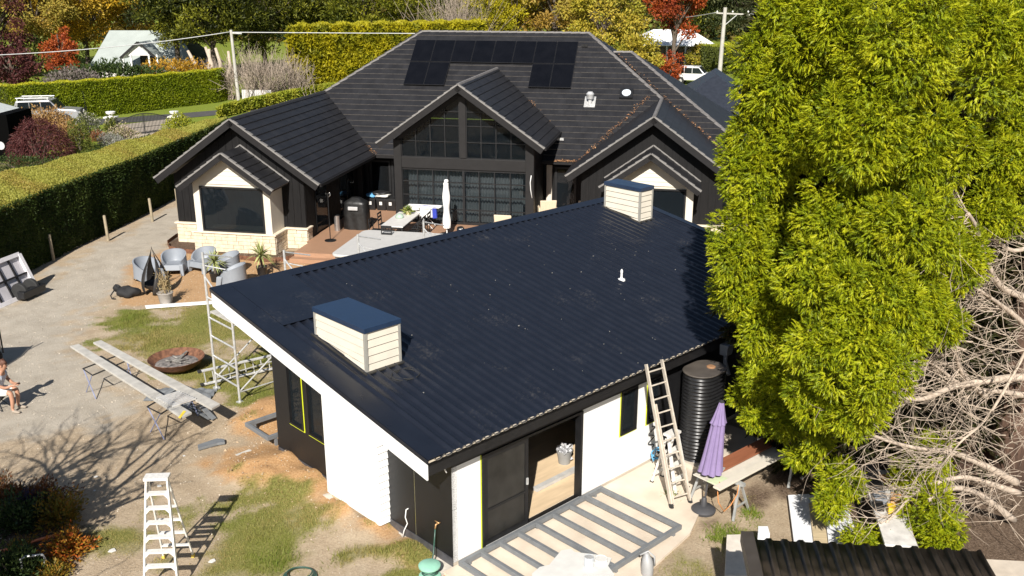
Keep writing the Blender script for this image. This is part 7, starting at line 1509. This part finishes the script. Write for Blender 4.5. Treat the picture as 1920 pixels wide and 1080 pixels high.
TREES = (
    ('maroon_tree', 'dark maroon leaved tree at the far left top corner', 5, 104, 13, 3.6, 9000, .3, MAR, .5), ('maroon_tree', 'low maroon tree left of the street hedge end', 28, 94, 4.2, 2.6, 5000, .28, MAR, .2),
    ('brown_tree', 'brown autumn tree between the maroon and gold trees', 78, 116, 14, 4.6, 11000, .34, BRNG, .8), ('gold_tree', 'orange gold autumn tree left of the cottage', 165, 124, 15, 6.4, 15000, .36, GOLDL, 1.2),
    ('gold_tree', 'golden autumn tree behind the cottage roof', 250, 130, 15, 5.5, 10000, .36, GOLDL, 2.), ('red_tree', 'small orange red tree left of the cottage', 122, 103, 5.6, 1.9, 4200, .26, REDL, .3), ('green_tree', 'dark green shrubby tree below the gold tree', 100, 108, 4.4, 3.4, 5000, .32, IVY, .2),
    ('dark_conifer', 'dark spreading conifer standing over the cottage', 338, 104, 15, 4.7, 20000, .42, DKC, 3.2), ('dark_conifer', 'dark conifer with bare leaning trunks beside the pale pole', 405, 103, 15, 5.6, 20000, .42, DKC, 3.6), ('dark_conifer', 'dark conifer right of the pale pole', 500, 112, 16, 6.2, 18000, .45, DKC, 2.0),
    ('dark_conifer', 'dark conifer behind the golden hedge, left', 600, 118, 16, 6.0, 14000, .45, DKC, 2.5), ('green_conifer', 'mid green conifer behind the golden hedge', 690, 114, 15, 5.4, 14000, .42, MIDC, 2.), ('green_conifer', 'mid green conifer left of the grey bare tree', 775, 122, 16, 5.2, 12000, .42, MIDC, 2.),
    ('golden_conifer', 'golden conifer right of the grey bare tree', 915, 108, 11, 2.6, 8000, .34, GOLDC, .5), ('golden_conifer', 'second golden conifer above the solar panels', 965, 112, 12, 2.6, 8000, .34, GOLDC, .5), ('dark_conifer', 'dark conifer in the gap behind the golden conifers', 890, 128, 16, 4.5, 9000, .45, DKC, 1.),
    ('brown_tree', 'brown gold tree behind the right end of the ridge', 1040, 112, 14, 4.4, 13000, .34, BRNG, .6), ('yellow_tree', 'yellow green autumn tree right of the ridge end', 1130, 104, 13, 4.6, 15000, .32, YGRN, .4), ('yellow_tree', 'yellow green small tree before the white roofed house', 1195, 93, 5.8, 2.6, 6000, .26, YGRN, .2),
    ('red_tree', 'orange red autumn tree in front of the white roofed house', 1262, 108, 12, 3.6, 8500, .3, REDL, 3.4), ('red_tree', 'low orange red tree beside the garage roof', 1250, 98, 3.4, 1.7, 3000, .24, REDL, .4), ('pine_tree', 'dark pine behind the crossarm pole', 1395, 138, 17, 6.5, 16000, .5, PINE, .8), ('pine_tree', 'grey green pine beside the golden cypress', 1480, 126, 16, 6.0, 10000, .5, PINE, .8), ('dark_conifer', 'dark conifer behind the red tree', 1290, 146, 17, 7.0, 12000, .5, DKC, 1.),
    ('green_tree', 'yellow green shrubby tree by the white house verandah', 1310, 114, 3.2, 1.7, 3000, .24, YGRN, .2), ('pine_tree', 'dark pine at the far right behind the cypress', 1620, 130, 16, 7.0, 9000, .5, PINE, .8))
for nm, lb, u, Y, h, cw, n, lf3, m, z0 in TREES:
    con = 'conifer' in nm or 'pine' in nm
    tree(nm, lb, tx(u, Y), h, cw, n, lf3, m, int(u * 13 + Y), z0, 85 if con else 46, .3, flat=con, wid=.3 if con else .55, up=.15 if con else .05, droop=.5 if con else 0.)
def bare(name, label, pos, n, h, r, mat, seed, group=None):
    rg = np.random.default_rng(seed); t = thing(name, label, 'shrub', pos, 0, group); br = []
    for i in range(n):
        a = rg.uniform(0, 6.28); e = abs(rg.normal(0, .45)); L = h * rg.uniform(.6, 1.05); x, y = r * .25 * rg.normal(), r * .2 * rg.normal(); pts = [(x, y, 0)]; d = Vector((math.cos(a) * math.sin(e), math.sin(a) * math.sin(e), math.cos(e)))
        for k in range(4): d = (d + Vector(rg.normal(0, .1, 3))).normalized(); pts.append(tuple(Vector(pts[-1]) + d * L / 4))
        br.append((pts, [.035, .028, .022, .016, .008]))
        for c in range(4):
            q = Vector(pts[rg.integers(1, 4)]); dd = (d + Vector(rg.normal(0, .45, 3))).normalized(); br.append(([q, q + dd * L * .2, q + dd * L * .36 + Vector((0, 0, .1))], [.018, .013, .006]))
    tubes_obj('twigs', br, mat, t, 3)['kind'] = 'stuff'; return t
GT = M('grey_twig_bark', (.36, .29, .23), .9, var=.25, scale=3)
for lb, (u, v), n, h, r in (('leafless grey twiggy bush right of the pale pole', (490, 190), 130, 4.6, 2.6), ('leafless grey twiggy bush beside the golden hedge', (545, 184), 120, 3.8, 3.0), ('leafless brown twiggy bush between hedge end and pole', (425, 186), 90, 3.6, 1.6)): bare('bare_bush', lb, G(u, v), n, h, r, GT, int(u), 'leafless bushes by the pole')
bare('bare_tree', 'pale leafless tree behind the ridge between the conifers', tx(858, 106), 120, 10.5, 3.0, GT, 9)
for i, (u0, u1, vt) in enumerate(((372, 352, 95), (398, 385, 88), (412, 404, 90), (424, 428, 96), (384, 392, 92))):   # leaning bare trunks of the dark conifer
    p = G(u0, 158); o = MB().tube([(0, 0, -.1), tuple((AY((u0 + u1) / 2, (150 + vt) / 2, p.y + .3) - p) + Vector((.3, 0, 0))), tuple(AY(u1, vt, p.y + .6) - p)], [.26, .2, .14], 8).build('leaning_trunk', PALEBARK, None, smooth=True); o.location = p; o['category'] = 'trunk'; tag(o, ('leaning pale trunk furthest left below the dark conifer', 'second pale trunk below the dark conifer', 'pale trunk fourth from the left below the dark conifer', 'pale trunk nearest the power pole', 'pale trunk in the middle below the dark conifer')[i], 'tree trunk', 'bare trunks below the dark conifer')
wf = thing('paling_fence', 'short pale paling fence seen through the twiggy bushes', 'fence', G(455, 192), -.15)
for k in range(16): MB().box(k * .17, -.01, 0, k * .17 + .15, .012, 1.1).build('paling', M('pale_paling', (.5, .48, .47), .8), wf)
# far wood closing the view
rgf = np.random.default_rng(90); N = 60000; x = rgf.uniform(-190, 190, N); Yf = 165 + rgf.uniform(0, 14, N); hh = 9 + 9 * fbm(x, Yf * 0, 14, 91) + 3 * fbm(x, Yf * 0, 4, 92); P = np.stack([x, Yf, rgf.random(N) ** .8 * hh], 1)
o = leaf_obj('far_wood', P, unit(rgf.normal(size=(N, 3)) + [0, -.4, .2]), 1.1, .8, leafmat('far_wood_leaf', [(.04, .05, .015), (.09, .09, .02), (.16, .11, .03), (.06, .07, .02)]), None, 93, rndv=fbm(x, P[:, 2], 9, 94)); tag(o, 'distant mixed wood closing the view behind the trees', 'wood', kind='stuff')
